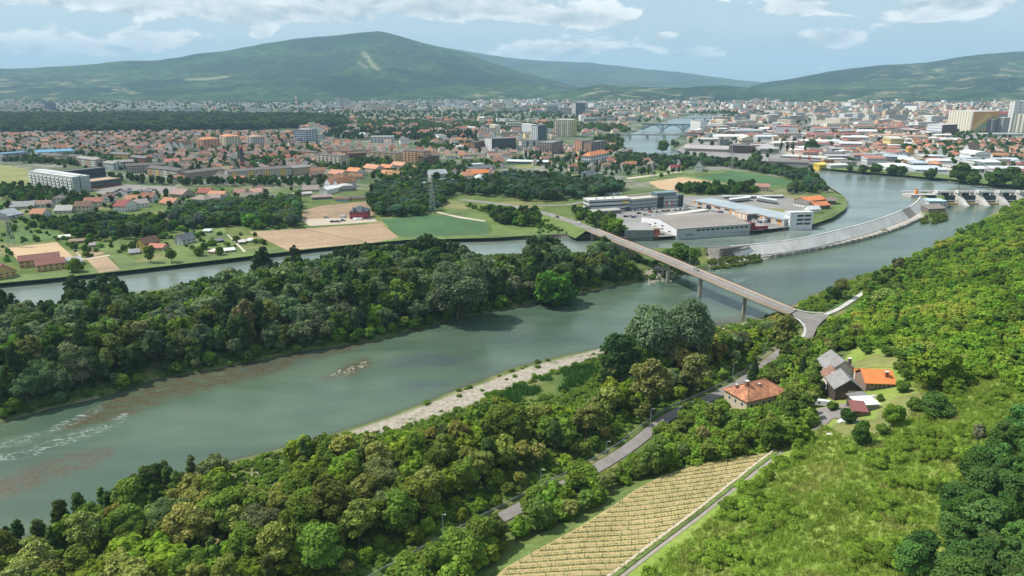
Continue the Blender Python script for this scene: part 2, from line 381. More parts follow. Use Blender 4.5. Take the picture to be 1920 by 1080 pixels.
grass = t.mix(t.ramp(nm, .35, .65), (0.060, 0.102, 0.024), (0.115, 0.145, 0.040)); grass = t.mix(t.ramp(nf, .42, .75), grass, (0.055, 0.095, 0.022)); grass = t.mix(t.ramp(nl, .52, .62), grass, (0.185, 0.175, 0.075))
mead = t.mix(t.ramp(nm, .3, .7), (0.150, 0.230, 0.036), (0.215, 0.270, 0.062)); mead = t.mix(t.ramp(nf, .45, .78), mead, (0.095, 0.165, 0.026)); mead = t.mix(t.math('MULTIPLY', t.ramp(nl, .5, .7), .5), mead, (0.24, 0.25, 0.08))
town = t.mix(t.ramp(nl, .40, .60), (0.055, 0.085, 0.035), (0.20, 0.19, 0.175)); town = t.mix(t.ramp(nm, .48, .60), town, (0.065, 0.095, 0.035))
stone = t.mix(t.ramp(nf, .3, .7), (0.20, 0.18, 0.145), (0.36, 0.325, 0.27)); stone = t.mix(t.ramp(nm, .56, .64), stone, (0.10, 0.12, 0.05))
apr = t.mix(t.ramp(nf, .3, .75), (0.36, 0.33, 0.275), (0.50, 0.475, 0.42)); apr = t.mix(t.ramp(nm, .60, .68), apr, (0.16, 0.15, 0.08))
c = t.mix(t.attr('urban'), grass, town); c = t.mix(t.attr('meadow'), c, mead); c = t.mix(t.attr('gravel'), c, stone); c = t.mix(t.attr('apron'), c, apr)
c = t.mix(t.ramp(t.attr('wet'), 0, 1), c, (0.085, 0.075, 0.055))
b = t.node('ShaderNodeBsdfPrincipled'); t.put(b.inputs['Base Color'], c); b.inputs['Roughness'].default_value = 0.95; b.inputs['Specular IOR Level'].default_value = 0.15
bp = t.node('ShaderNodeBump'); bp.inputs['Strength'].default_value = 0.7; bp.inputs['Distance'].default_value = 0.5; t.put(bp.inputs['Height'], nf); t.l.new(bp.outputs[0], b.inputs['Normal'])
t.l.new(b.outputs[0], t.node('ShaderNodeOutputMaterial').inputs[0])
wet = np.where(g_dr < 0.5, np.clip(0.9 - g_dr, 0, 1), 0)
tag(mobj('ground', grid_mesh('ground', GX, GY, gz.reshape(GX.shape), mg, dict(gravel=gravel, urban=urban, meadow=meadow, apron=apron, wet=wet))), kind='structure')

# water ---------------------------------------------------------------
SHOALS = [[(215, 748), (300, 716), (420, 694), (540, 668), (575, 664), (530, 690), (440, 716), (330, 742), (270, 765), (190, 790), (130, 800)],
          [(612, 706), (640, 692), (685, 676), (690, 684), (660, 702), (618, 712)], [(-30, 918), (60, 878), (140, 852), (205, 848), (150, 878), (60, 910), (-30, 935)],
          [(1255, 606), (1330, 606), (1400, 592), (1440, 590), (1330, 615)], [(600, 662), (700, 636), (702, 640), (605, 668)],
          [(745, 790), (870, 728), (980, 690), (985, 697), (880, 738), (750, 798)]]
DEEPS = [[(1350, 520), (1500, 512), (1640, 505), (1600, 540), (1500, 560), (1380, 575), (1300, 560)], [(740, 690), (800, 668), (860, 672), (800, 700)], [(950, 640), (1010, 632), (1080, 640), (1000, 655)], [(640, 640), (560, 668), (480, 690), (520, 668)],
         [(780, 720), (850, 700), (900, 690), (860, 715)]]
FOAMS = [[(-20, 858), (60, 842), (140, 812), (205, 795), (212, 799), (150, 822), (70, 850), (-20, 868)], [(95, 803), (150, 780), (183, 764), (186, 768), (150, 788), (100, 808)], [(-20, 832), (40, 822), (70, 812), (60, 826), (-20, 842)], [(195, 800), (235, 776), (240, 780), (205, 803)],
         [(1328, 509), (1345, 504), (1372, 508), (1366, 513), (1345, 511), (1335, 514)], [(1283, 554), (1300, 547), (1303, 549), (1288, 556)], [(1262, 530), (1272, 527), (1270, 533)], [(1376, 524), (1395, 520), (1398, 524), (1380, 530)]]
P = GP[gi]
shoal = np.zeros(len(GP)); deep = np.zeros(len(GP)); foam = np.zeros(len(GP))
for q in SHOALS: shoal[gi] = np.maximum(shoal[gi], soft(P, q, 0, 7.0))
for q in DEEPS: deep[gi] = np.maximum(deep[gi], soft(P, q, 0, 16.0))
for q in FOAMS: foam[gi] = np.maximum(foam[gi], soft(P, q, 0, 2.5))
edge = np.clip(1 + g_dr / 3.0, 0, 1)
mw = bpy.data.materials.new('river_water'); mw.use_nodes = True; t = NT(mw.node_tree); t.n.clear()
pos = t.node('ShaderNodeNewGeometry').outputs['Position']
mp = t.node('ShaderNodeMapping'); t.put(mp.inputs[0], pos); mp.inputs['Rotation'].default_value = (0, 0, R(-35)); mp.inputs['Scale'].default_value = (0.35, 1, 1)
fl = mp.outputs[0]                                           # drawn out along the current
n1 = t.noise(fl, 0.35, 5, .6, .3); n2 = t.noise(fl, 0.045, 5, .6, .6); n3 = t.noise(fl, 1.6, 4, .65)
murk = t.mix(t.ramp(n2, .35, .68), (0.058, 0.094, 0.060), (0.082, 0.118, 0.078))
murk = t.mix(t.math('MULTIPLY', t.ramp(t.attr('calm'), 0, 1), 1), murk, t.mix(t.ramp(n2, .35, .65), (0.135, 0.168, 0.145), (0.155, 0.185, 0.158)))
dk = t.math('MULTIPLY', t.attr('deep'), t.ramp(n2, .36, .60)); murk = t.mix(t.math('MULTIPLY', dk, .75), murk, (0.040, 0.055, 0.060))
n4 = t.noise(fl, 0.016, 4, .6, 1.0); murk = t.mix(t.math('MULTIPLY', t.ramp(n4, .46, .62), .45), murk, (0.036, 0.064, 0.048))
bed = t.mix(t.ramp(n3, .35, .7), (0.050, 0.042, 0.024), (0.105, 0.088, 0.052))
sh = t.math('MULTIPLY', t.attr('shoal'), t.ramp(t.math('ADD', n1, t.math('MULTIPLY', t.attr('shoal'), .18)), .46, .76))
c = t.mix(t.math('MULTIPLY', sh, .88), murk, bed); c = t.mix(t.math('MULTIPLY', t.attr('edge'), .55), c, (0.055, 0.048, 0.030))
fo = t.math('MULTIPLY', t.attr('foam'), t.ramp(t.noise(fl, 0.7, 6, .75, 1.2), .46, .80)); c = t.mix(t.math('MULTIPLY', fo, .7), c, (0.62, 0.69, 0.69))
b = t.node('ShaderNodeBsdfPrincipled'); t.put(b.inputs['Base Color'], c); t.put(b.inputs['Roughness'], t.math('ADD', .16, t.math('MULTIPLY', fo, .6))); b.inputs['IOR'].default_value = 1.33
b.inputs['Specular IOR Level'].default_value = 0.5
hgt = t.math('ADD', t.math('MULTIPLY', n3, .6), t.math('MULTIPLY', n1, 1.0))
bp = t.node('ShaderNodeBump'); t.put(bp.inputs['Strength'], t.math('ADD', .26, t.math('MULTIPLY', t.math('MAXIMUM', t.attr('deep'), t.attr('foam')), .4))); bp.inputs['Distance'].default_value = 0.35; t.put(bp.inputs['Height'], hgt); t.l.new(bp.outputs[0], b.inputs['Normal'])
t.l.new(b.outputs[0], t.node('ShaderNodeOutputMaterial').inputs[0])
tag(mobj('river', grid_mesh('river', GX, GY, 0 * GX, mw, dict(shoal=shoal, deep=deep, foam=foam, edge=edge, calm=0 * foam), keep=(g_dr < 3).reshape(GX.shape))), kind='structure')
bm = bmesh.new(); bm.faces.new([bm.verts.new((*p, Z_LAKE)) for p in LAKE]); bmesh.ops.triangulate(bm, faces=bm.faces[:]); bmesh.ops.recalc_face_normals(bm, faces=bm.faces[:])
if sum(f.normal.z for f in bm.faces) < 0: bmesh.ops.reverse_faces(bm, faces=bm.faces[:])
lm = bpy.data.meshes.new('reservoir'); bm.to_mesh(lm); bm.free(); setmat(lm, mw); at = lm.attributes.new('calm', 'FLOAT', 'POINT'); at.data.foreach_set('value', np.ones(len(lm.vertices), np.float32)); tag(mobj('reservoir', lm), kind='structure')

# the mountains -------------------------------------------------------
RIDGES = [  # distance of the crest, of the foot, outline (photograph pixels)
    (9000, 5300, [(-600, 150), (-100, 130), (0, 127), (70, 126), (140, 121), (185, 119), (215, 114), (300, 111), (340, 106), (380, 98), (430, 94), (500, 81), (560, 71), (640, 64), (680, 59), (715, 57), (740, 62), (800, 80), (835, 88), (870, 97), (930, 118), (1000, 140), (1100, 165), (1200, 182), (2600, 190)], 1.0),
    (14500, 9500, [(-600, 190), (700, 150), (780, 84), (830, 86), (880, 94), (950, 106), (1020, 112), (1100, 115), (1150, 121), (1200, 127), (1290, 136), (1330, 142), (1400, 151), (1450, 158), (1550, 165), (2600, 170)], .7),
    (20000, 15000, [(-600, 190), (1100, 150), (1180, 128), (1240, 131), (1300, 140), (1380, 149), (1460, 156), (1600, 160), (2600, 165)], .4),
    (6600, 5200, [(-600, 190), (950, 186), (1020, 176), (1080, 164), (1130, 157), (1200, 161), (1290, 163), (1350, 158), (1400, 162), (1440, 171), (1460, 182), (1600, 190), (2600, 190)], .6),
    (8200, 5000, [(-600, 190), (1380, 178), (1410, 160), (1440, 153), (1500, 143), (1560, 131), (1650, 121), (1730, 116), (1800, 104), (1880, 96), (1920, 95), (2000, 92), (2200, 100), (2600, 120)], .9),
    (6300, 4700, [(-600, 190), (1560, 186), (1620, 176), (1680, 164), (1760, 158), (1830, 146), (1920, 142), (2100, 130), (2600, 140)], .7)]
mang = np.radians(np.linspace(-60, 60, 620)); mdist = np.concatenate([np.arange(4300, 9300, 55), np.arange(9300, 21500, 210)])
MA, MD = np.meshgrid(mang, mdist); MX = MD * np.tan(MA); MY = MD
u_of = 960 + F_PX * np.tan(MA) / (CP + 0.0)
MZ = np.full(MX.shape, Z_TOWN - 6.0)
rough_n = fbm(MX / 1500, MY / 1500, 5, 31); rid = 1 - np.abs(2 * fbm(MX / 900 + .25 * MY / 900, MY / 2600, 4, 77) - 1); fine = fbm(MX / 260, MY / 260, 4, 13)
for Dr, Df, line, amp in RIDGES:
    l = np.array(line, float); vv = np.interp(u_of, l[:, 0], l[:, 1])
    yy = (vv - 540) / F_PX; hh = CAM_H - Dr * (SP + yy * CP) / (CP - yy * SP); hh = np.maximum(hh - Z_TOWN, 0)
    wob = (rough_n - .5) * 900; q = np.clip((MD + wob * np.clip((Dr - MD) / 900, 0, 1) - Df) / (Dr - Df), 0, 1)
    f = np.where(MD <= Dr, 0.35 * q + .65 * q ** 1.7, np.clip(1 - (MD - Dr) / 3500, 0, 1) ** 1.5)
    body = hh * f * (1 - .48 * amp * (1 - rid) * 4 * q * (1 - q)) + (fine - .5) * hh * .10 * q * (1 - q) * 4 + (fine - .5) * 16 * np.minimum(1, hh / 80) * np.clip(q * 3, 0, 1)
    MZ = np.maximum(MZ, Z_TOWN - 6 + body * 1.0)
MP = np.stack([MX.ravel(), MY.ravel()], 1)
# cleared strips: ski runs, pastures low on the slopes
mu, mv, _ = proj(MX, MY, MZ); mu = mu.ravel(); mv = mv.ravel(); MPX = np.stack([mu, mv], 1)
clear = np.zeros(len(MP))
for q in ([(678, 96), (689, 102), (699, 118), (713, 132), (709, 133), (695, 124), (689, 110), (677, 99)], [(670, 115), (690, 127), (688, 129), (669, 117)], [(345, 148), (380, 147), (430, 142), (428, 145), (385, 150), (347, 150)]):
    clear = np.maximum(clear, (1 - np.clip(sd(MPX, np.array(q, float)) / .8, 0, 1)) * (MY.ravel() < 9200) * .75)
past = np.zeros(len(MP))
for q in ([(0, 150), (140, 150), (215, 150), (260, 186), (0, 190)], [(1010, 168), (1060, 170), (1060, 178), (1010, 176)], [(1090, 164), (1190, 164), (1280, 172), (1330, 182), (1200, 182), (1090, 178)], [(1700, 130), (1920, 125), (1930, 195), (1560, 190), (1600, 160)], [(880, 178), (1030, 178), (1030, 190), (860, 188)]):
    past = np.maximum(past, 1 - np.clip(sd(MPX, np.array(q, float)) / 16.0, 0, 1))
mm = bpy.data.materials.new('wooded_mountain'); mm.use_nodes = True; t = NT(mm.node_tree); t.n.clear()
pos = t.node('ShaderNodeNewGeometry').outputs['Position']
a = t.noise(pos, 0.010, 8, .68); bq = t.noise(pos, 0.0011, 5, .6, .4); cq = t.noise(pos, 0.0045, 6, .62, .3)
wood = t.mix(t.ramp(bq, .40, .60), (0.012, 0.036, 0.016), (0.052, 0.104, 0.028)); wood = t.mix(t.ramp(a, .40, .62), t.mix(.75, wood, (0.006, 0.014, 0.009)), wood)
pas = t.mix(t.ramp(cq, .4, .6), (0.09, 0.125, 0.045), (0.17, 0.17, 0.085))
k = t.math('MULTIPLY', t.attr('past'), t.ramp(cq, .54, .62)); c = t.mix(k, wood, pas); c = t.mix(t.attr('clear'), c, (0.26, 0.25, 0.15))
vo = t.node('ShaderNodeTexVoronoi'); t.put(vo.inputs['Vector'], pos); vo.inputs['Scale'].default_value = 0.028
hs = t.math('MULTIPLY', t.math('MULTIPLY', t.math('LESS_THAN', vo.outputs['Distance'], .17), t.attr('past')), t.ramp(t.noise(pos, .003, 3), .50, .58)); c = t.mix(hs, c, (0.5, 0.42, 0.36))
b = t.node('ShaderNodeBsdfPrincipled'); t.put(b.inputs['Base Color'], c); b.inputs['Roughness'].default_value = 1; b.inputs['Specular IOR Level'].default_value = 0
bp = t.node('ShaderNodeBump'); bp.inputs['Strength'].default_value = 1.0; bp.inputs['Distance'].default_value = 34; t.put(bp.inputs['Height'], a); t.l.new(bp.outputs[0], b.inputs['Normal'])
t.l.new(b.outputs[0], t.node('ShaderNodeOutputMaterial').inputs[0])
tag(mobj('mountains', grid_mesh('mountains', MX, MY, MZ, mm, dict(clear=clear, past=past))), kind='structure')

# haze ----------------------------------------------------------------
hz = MB(); hz.box(-42000, 42000, -3000, 27000, -12, 1150)
mh = bpy.data.materials.new('haze'); mh.use_nodes = True; t = NT(mh.node_tree); t.n.clear()
pv = t.node('ShaderNodeVolumePrincipled'); pv.inputs['Color'].default_value = (0.47, 0.74, 0.96, 1); pv.inputs['Density'].default_value = 6.0e-5; pv.inputs['Anisotropy'].default_value = 0.0
t.l.new(pv.outputs[0], t.node('ShaderNodeOutputMaterial').inputs['Volume'])
hzo = hz.obj('haze', mh, kind='stuff')

# plots and roads laid on the land -------------------------------------
def sheet(name, poly, m, off=0.12, step=5.0, zf=None, kind='structure', parent=None):
    """a plot following the land"""
    bm = bmesh.new(); vs = [bm.verts.new((p[0], p[1], 0)) for p in poly]; bm.faces.new(vs); P = np.array(poly)
    flat = zf is not None and not callable(zf)
    if not flat:
        for ax in (0, 1):
            lo, hi = P[:, ax].min(), P[:, ax].max()
            for c in np.arange(lo + step, hi, step):
                co = Vector((c, 0, 0)) if ax == 0 else Vector((0, c, 0)); no = Vector((1, 0, 0)) if ax == 0 else Vector((0, 1, 0))
                bmesh.ops.bisect_plane(bm, geom=bm.verts[:] + bm.edges[:] + bm.faces[:], plane_co=co, plane_no=no)
    bm.verts.ensure_lookup_table(); xy = np.array([v.co[:2] for v in bm.verts]); z = np.full(len(xy), zf) if flat else (H(xy[:, 0], xy[:, 1]) if zf is None else zf(xy))
    for v, q in zip(bm.verts, z): v.co.z = q + off
    bmesh.ops.recalc_face_normals(bm, faces=bm.faces[:]); 
    if bm.faces and sum(f.normal.z for f in bm.faces) < 0: bmesh.ops.reverse_faces(bm, faces=bm.faces[:])
    me = bpy.data.meshes.new(name); bm.to_mesh(me); bm.free(); setmat(me, m); o = mobj(name, me, parent); 
    if kind: o['kind'] = kind
    return o
def plot(name, px, m, off=0.12, z=Z_TOWN): return sheet(name, GL(px, z), m, off, zf=z)
def plotT(name, px, m, off=0.15): return sheet(name, [T(u, v)[:2] for u, v in px], m, off)
def resample(line, step):
    line = np.asarray(line, float); d = np.r_[0, np.cumsum(np.linalg.norm(np.diff(line, axis=0), axis=1))]; s = np.arange(0, d[-1], step)
    return np.stack([np.interp(s, d, line[:, i]) for i in range(line.shape[1])], 1)
def smooth_line(line, k=2):
    line = np.asarray(line, float)
    for _ in range(k):
        q = line[:-1] * .75 + line[1:] * .25; r = line[:-1] * .25 + line[1:] * .75
        line = np.vstack([line[:1], np.stack([q, r], 1).reshape(-1, line.shape[1]), line[-1:]])
    return line
def ribbon(name, line, width, m, zs, off=0.0, side=0.0, kind='structure', parent=None):
    line = np.asarray(line, float)[:, :2]; d = np.gradient(line, axis=0); d /= np.linalg.norm(d, axis=1)[:, None]; nrm = np.stack([d[:, 1], -d[:, 0]], 1)
    zs = np.broadcast_to(zs, (len(line),)); mb = MB(); a = line + nrm * (side - width / 2); b = line + nrm * (side + width / 2)
    for i in range(len(line) - 1): mb.quad((*a[i], zs[i] + off), (*b[i], zs[i] + off), (*b[i + 1], zs[i + 1] + off), (*a[i + 1], zs[i + 1] + off))
    return mb.obj(name, m, parent, kind=kind)
soil = mat('ploughed_soil', (0.290, 0.205, 0.130), var=0.16, scale=0.5, var2=0.16, scale2=0.03)
soil_pale = mat('dry_field', (0.40, 0.285, 0.165), var=0.08, scale=0.3, var2=0.08, scale2=0.03)
crop = mat('green_crop', (0.045, 0.105, 0.036), var=0.22, scale=0.6, var2=0.25, scale2=0.025)
lawn = mat('mown_grass', (0.092, 0.135, 0.032), var=0.30, scale=0.45, var2=0.35, scale2=0.035)
lawn_dry = mat('dry_grass', (0.160, 0.172, 0.050), var=0.18, scale=0.25, var2=0.2, scale2=0.03)
straw = mat('straw_soil', (0.315, 0.248, 0.118), var=0.16, scale=0.8, var2=0.10, scale2=0.08)
grass_rich = mat('rich_grass', (0.058, 0.112, 0.022), var=0.2, scale=0.5, var2=0.2, scale2=0.05)
waste = mat('waste_ground', (0.22, 0.155, 0.095), var=0.22, scale=0.3, var2=0.25, scale2=0.04)
dusty = mat('dusty_track', (0.42, 0.37, 0.29), var=0.12, scale=0.5)
plot('field', [(467, 435), (566, 429), (690, 456), (540, 470)], soil); plot('field', [(569, 429), (715, 419), (748, 446), (700, 455), (692, 456)], soil)
plot('field', [(714, 412), (806, 402), (914, 416), (917, 440), (800, 444), (750, 444)], crop)
plot('grass_bank', [(820, 402), (850, 392), (1010, 418), (1080, 438), (1000, 442), (924, 440), (920, 415)], lawn, .1); plot('track', [(816, 396), (818, 399), (860, 409), (910, 416), (910, 414), (862, 406)], dusty, .16)
plot('waste_ground', [(545, 402), (600, 386), (700, 376), (706, 400), (690, 410), (640, 416), (560, 410)], waste)
plot('yard', [(562, 411), (640, 409), (700, 408), (708, 416), (640, 421), (580, 424)], mat('builders_yard', (0.36, 0.31, 0.245), var=.15, scale=.3), .16)
plot('field', [(14, 465), (106, 454), (140, 484), (34, 489)], soil_pale); plot('field', [(160, 484), (200, 480), (226, 506), (186, 512)], soil); plot('field', [(160, 469), (180, 468), (196, 476), (168, 482)], soil, .14)
plot('lawn', [(20, 438), (60, 420), (108, 424), (112, 448), (20, 458)], grass_rich); plot('lawn', [(178, 458), (225, 450), (228, 474), (198, 476)], lawn); plot('lawn', [(202, 480), (228, 474), (268, 498), (232, 505)], lawn)
plot('track', [(150, 486), (205, 478), (206, 480), (152, 488)], dusty, .2); plot('track', [(136, 466), (150, 482), (152, 481), (139, 466)], dusty, .2)
plot('grass_verge', [(-60, 527), (0, 519), (118, 507), (250, 493), (480, 466), (590, 453), (760, 441), (930, 437), (1000, 441), (930, 446), (760, 450), (590, 466), (480, 479), (250, 506), (118, 520), (0, 531), (-60, 540)], lawn, .11)
plot('lawn', [(344, 430), (420, 428), (460, 470), (330, 486), (300, 470)], lawn, .1); plot('track', [(425, 440), (428, 440), (462, 472), (457, 473)], dusty, .16)
plot('meadow', [(-20, 310), (0, 309), (58, 318), (58, 345), (60, 352), (0, 352), (-30, 350)], lawn_dry, .1)
plot('field', [(1215, 341), (1280, 332), (1382, 348), (1340, 358), (1270, 360), (1236, 354)], soil_pale); plot('field', [(1300, 332), (1370, 321), (1500, 340), (1480, 346), (1420, 352), (1384, 347)], crop, .13)
plot('meadow', [(1160, 334), (1240, 318), (1300, 322), (1366, 318), (1520, 340), (1500, 352), (1440, 356), (1384, 349), (1280, 333), (1215, 342)], lawn, .1); plot('track', [(1172, 334), (1278, 321), (1278, 323), (1180, 336)], dusty, .17)
plot('field', [(1015, 330), (1085, 327), (1090, 335), (1020, 338)], lawn_dry); plot('field', [(965, 310), (1012, 307), (1014, 313), (968, 316)], lawn_dry)
plot('industrial_yard', [(1085, 406), (1180, 372), (1300, 368), (1440, 365), (1500, 374), (1515, 400), (1512, 421), (1415, 433), (1240, 444), (1170, 446), (1130, 430)], M['paving'], .1)
plot('lawn', [(1205, 411), (1228, 412), (1228, 419), (1216, 416)], lawn, .16); plot('meadow', [(1405, 388), (1470, 393), (1512, 396), (1480, 403), (1440, 399)], lawn_dry, .16)
plot('grass_verge', [(1515, 424), (1512, 416), (1552, 398), (1568, 380), (1556, 364), (1580, 366), (1591, 381), (1584, 393), (1561, 408)], lawn, .13)
plot('parking_lot', [(176, 358), (232, 346), (330, 350), (330, 358), (280, 366), (200, 372)], M['asphalt'], .12)
plot('yard', [(1300, 300), (1560, 306), (1920, 345), (1920, 250), (1560, 225), (1300, 262), (1268, 280)], M['paving'], .08)
plot('riverbank_lawn', [(1530, 314), (1600, 321), (1700, 329), (1780, 336), (1850, 345), (1925, 352), (1925, 340), (1850, 334), (1700, 322), (1600, 316), (1530, 310)], lawn, .13)
# the canal's stone-faced bank
bank_far = resample(smooth_line(CANAL_FAR[:22], 1), 6.0)
mbk = MB(); d = np.gradient(bank_far, axis=0); d /= np.linalg.norm(d, axis=1)[:, None]; nb = np.stack([d[:, 1], -d[:, 0]], 1)
for i in range(len(bank_far) - 1):
    for (o0, z0), (o1, z1) in (((1.6, 7.0), (-.6, 10.4)), ((-.6, 10.4), (-.6, 11.2)), ((-.6, 11.2), (-1.2, 11.2)), ((-1.2, 11.2), (-1.2, 10.6))):
        mbk.quad((*(bank_far[i] + nb[i] * o0), z0), (*(bank_far[i + 1] + nb[i + 1] * o0), z0), (*(bank_far[i + 1] + nb[i + 1] * o1), z1), (*(bank_far[i] + nb[i] * o1), z1))
mbk.obj('canal_bank', mat('stained_bank_stone', (0.20, 0.18, 0.155), var=.3, scale=.5, var2=.2), kind='structure')

# bridge road, riverside road, lanes
bridge_px = [(864, 374, 11.3), (930, 381, 12.3), (1000, 393, 14.6), (1060, 411, 16.4), (1110, 430, 16.8), (1170, 455, 16.6), (1240, 481, 16.0), (1300, 507, 15.2), (1350, 528, 14.4), (1400, 549, 13.4), (1450, 570, 11.6), (1490, 586, 9.6), (1512, 595, 7.4)]
BR = np.array([(*G(u, v, z), z) for u, v, z in bridge_px]); BR = resample(smooth_line(BR, 2), 4.0)
k_ab = int(np.argmin(np.abs(proj(BR[:, 0], BR[:, 1], BR[:, 2])[0] - 1112))); k_end = int(np.argmin(np.abs(proj(BR[:, 0], BR[:, 1], BR[:, 2])[0] - 1482)))
ribbon('road', BR[:k_ab + 1], 9.5, M['asphalt'], BR[:k_ab + 1, 2], .05)
emb = MB(); d = np.gradient(BR[:, :2], axis=0); d /= np.linalg.norm(d, axis=1)[:, None]; nb = np.stack([d[:, 1], -d[:, 0]], 1)
for i in range(k_ab):
    for sg in (-1, 1):
        a0 = BR[i, :2] + nb[i] * sg * 4.75; a1 = BR[i + 1, :2] + nb[i + 1] * sg * 4.75; h0 = BR[i, 2] - Z_TOWN + .3; h1 = BR[i + 1, 2] - Z_TOWN + .3
        b0 = a0 + nb[i] * sg * (h0 * 1.7 + .5); b1 = a1 + nb[i + 1] * sg * (h1 * 1.7 + .5)
        emb.quad((*a0, BR[i, 2]), (*a1, BR[i + 1, 2]), (*b1, Z_TOWN - .3), (*b0, Z_TOWN - .3))
emb.obj('road_embankment', lawn, kind='structure')
j = resample(smooth_line(np.array([(*BR[k_end, :2], BR[k_end, 2]), (*G(1512, 598, 7.2), 7.2), (*G(1524, 612, 6.6), 6.6), (*G(1519, 626, 6.3), 6.3), (*G(1500, 638, 6.3), 6.3)]), 2), 2.0)
rd = resample(smooth_line(ROAD[1:-2], 2), 3.0)
ribbon('road', rd, 4.7, M['asphalt'], 6.0, .28)
jun = [(1455, 571), (1496, 587), (1520, 592), (1545, 588), (1556, 592), (1545, 600), (1533, 612), (1524, 630), (1508, 634), (1512, 618), (1508, 606), (1496, 599), (1472, 589)]
zj = lambda xy: np.interp(dist_line(xy, np.array([G(1482, 583, 9.5), G(1482, 584, 9.5)]))[0], [0, 18, 40], [9.3, 7.6, 6.35])
sheet('road_junction', GL(jun, 7.5), M['asphalt'], .05, 3.0, zf=zj)
pav = resample(smooth_line(np.array([G(1488, 592, 8), G(1500, 603, 7.3), (G(1509, 613, 6.8)), G(1511, 624, 6.5), G(1503, 634, 6.4)]), 2), 2.0)
ribbon('pavement', pav, 1.7, M['conc'], np.linspace(8.1, 6.5, len(pav)), .22)
pav2 = resample(smooth_line(np.array([G(1494, 581, 8.6), G(1508, 587, 7.6), G(1530, 588, 7.0), G(1548, 587, 6.8)]), 2), 2.0)
ribbon('pavement', pav2, 1.4, M['conc'], np.linspace(8.7, 6.9, len(pav2)), .22)
lane = resample(smooth_line(np.array([T(u, v)[:2] for u, v in [(1545, 592), (1570, 582), (1594, 567), (1618, 550), (1640, 536)]]), 2), 2.0)
ribbon('riverside_lane', lane, 2.8, M['conc'], H(lane[:, 0], lane[:, 1]), .5)
ln2 = resample(smooth_line(GL([(1000, 385), (1060, 386), (1092, 378), (1140, 374), (1200, 364), (1270, 357), (1280, 350)], Z_TOWN), 2), 5.0)
ribbon('access_road', ln2, 6.5, M['asphalt'], Z_TOWN, .17)
sheet('grass_verge', GL([(1487, 578), (1510, 586), (1545, 585), (1580, 572), (1600, 556), (1560, 556), (1520, 560)], 6), grass_rich, .18, 3.0)

# hillside plots
VINE_PX = [(1458, 848), (1400, 855), (1310, 872), (1240, 893), (1190, 920), (1150, 948), (1075, 995), (1010, 1030), (945, 1066), (915, 1100), (1130, 1100), (1175, 1072), (1300, 978), (1400, 898)]
plotT('vineyard_soil', VINE_PX, straw); 
plotT('grass_verge', [(1160, 925), (1240, 890), (1240, 893), (1190, 920), (1150, 948), (1075, 995), (945, 1066), (880, 1100), (850, 1100), (930, 1052), (1050, 985), (1110, 955)], lawn, .13)
pth = resample(smooth_line(np.array([T(u, v)[:2] for u, v in [(1467, 848), (1440, 868), (1400, 900), (1350, 940), (1300, 980), (1230, 1032), (1165, 1082), (1120, 1118)]]), 2), 2.0)
ribbon('vineyard_track', pth, 1.0, M['track'], H(pth[:, 0], pth[:, 1]), .25)
ribbon('track_verge', pth, 1.1, lawn, H(pth[:, 0], pth[:, 1]), .22, side=1.35); ribbon('vineyard_track', pth, .6, dusty, H(pth[:, 0], pth[:, 1]), .23, side=2.4)
plotT('lawn', [(1560, 800), (1586, 782), (1640, 788), (1650, 764), (1680, 745), (1735, 735), (1740, 748), (1690, 795), (1660, 815), (1600, 818), (1540, 812)], lawn_dry, .16)
plotT('lawn', [(1600, 680), (1640, 664), (1690, 668), (1684, 690), (1560, 692), (1520, 700), (1540, 680)], lawn_dry, .16)
plotT('driveway', [(1530, 768), (1560, 762), (1590, 756), (1602, 770), (1590, 784), (1560, 786), (1540, 806), (1520, 808), (1540, 788)], M['asphalt'], .22)
plotT('farm_track', [(1845, 826), (1880, 800), (1925, 772), (1925, 784), (1885, 815), (1850, 834)], dusty, .16)
# ------------------------------------------------------------------ the road bridge
br = BR[k_ab:k_end + 1]; L = len(br); dB = np.gradient(br[:, :2], axis=0); dB /= np.linalg.norm(dB, axis=1)[:, None]; nB = np.stack([dB[:, 1], -dB[:, 0]], 1)
bridge = empty('road_bridge', (br[L // 2, 0], br[L // 2, 1], 0), 0, 'long concrete road bridge on round piers crossing the river and the canal', 'bridge')
def rel(o, root):                                            # world-built part hung on a thing
    o.parent = root; o.matrix_parent_inverse = Matrix.Translation(root.location).inverted(); return o
def strip(name, offs, m, closed=True, kind=None):
    """a section swept along the bridge: offs = [(side, dz), ...]"""
    mb = MB(); n = len(offs)
    for i in range(L - 1):
        for a in range(n if closed else n - 1):
            (o0, z0), (o1, z1) = offs[a], offs[(a + 1) % n]
            p = lambda k, o, z: (*(br[k, :2] + nB[k] * o), br[k, 2] + z)
            mb.quad(p(i, o0, z0), p(i + 1, o0, z0), p(i + 1, o1, z1), p(i, o1, z1))
    return rel(mb.obj(name, m), bridge)
side_conc = mat('bridge_concrete', (0.30, 0.255, 0.205), var=.18, scale=.6, var2=.15)
strip('deck', [(-5.6, -.05), (-5.6, -.75), (-4.2, -1.15), (-3.6, -2.0), (3.6, -2.0), (4.2, -1.15), (5.6, -.75), (5.6, -.05)], side_conc)
strip('carriageway', [(-3.5, .0), (3.5, .0)], M['asphalt'], False)
strip('footway', [(-5.55, .14), (-3.5, .14), (-3.5, -.04), (-5.55, -.04)], mat('footway', (0.34, 0.275, 0.215), var=.12, scale=.5)); strip('footway', [(3.5, .14), (5.55, .14), (5.55, -.04), (3.5, -.04)], bpy.data.materials['footway'])
strip('lane_line', [(-.07, .012), (.07, .012)], M['trim'], False)
rail_m = mat('rusty_rail', (0.15, 0.085, 0.065), var=.2, rough=.7)
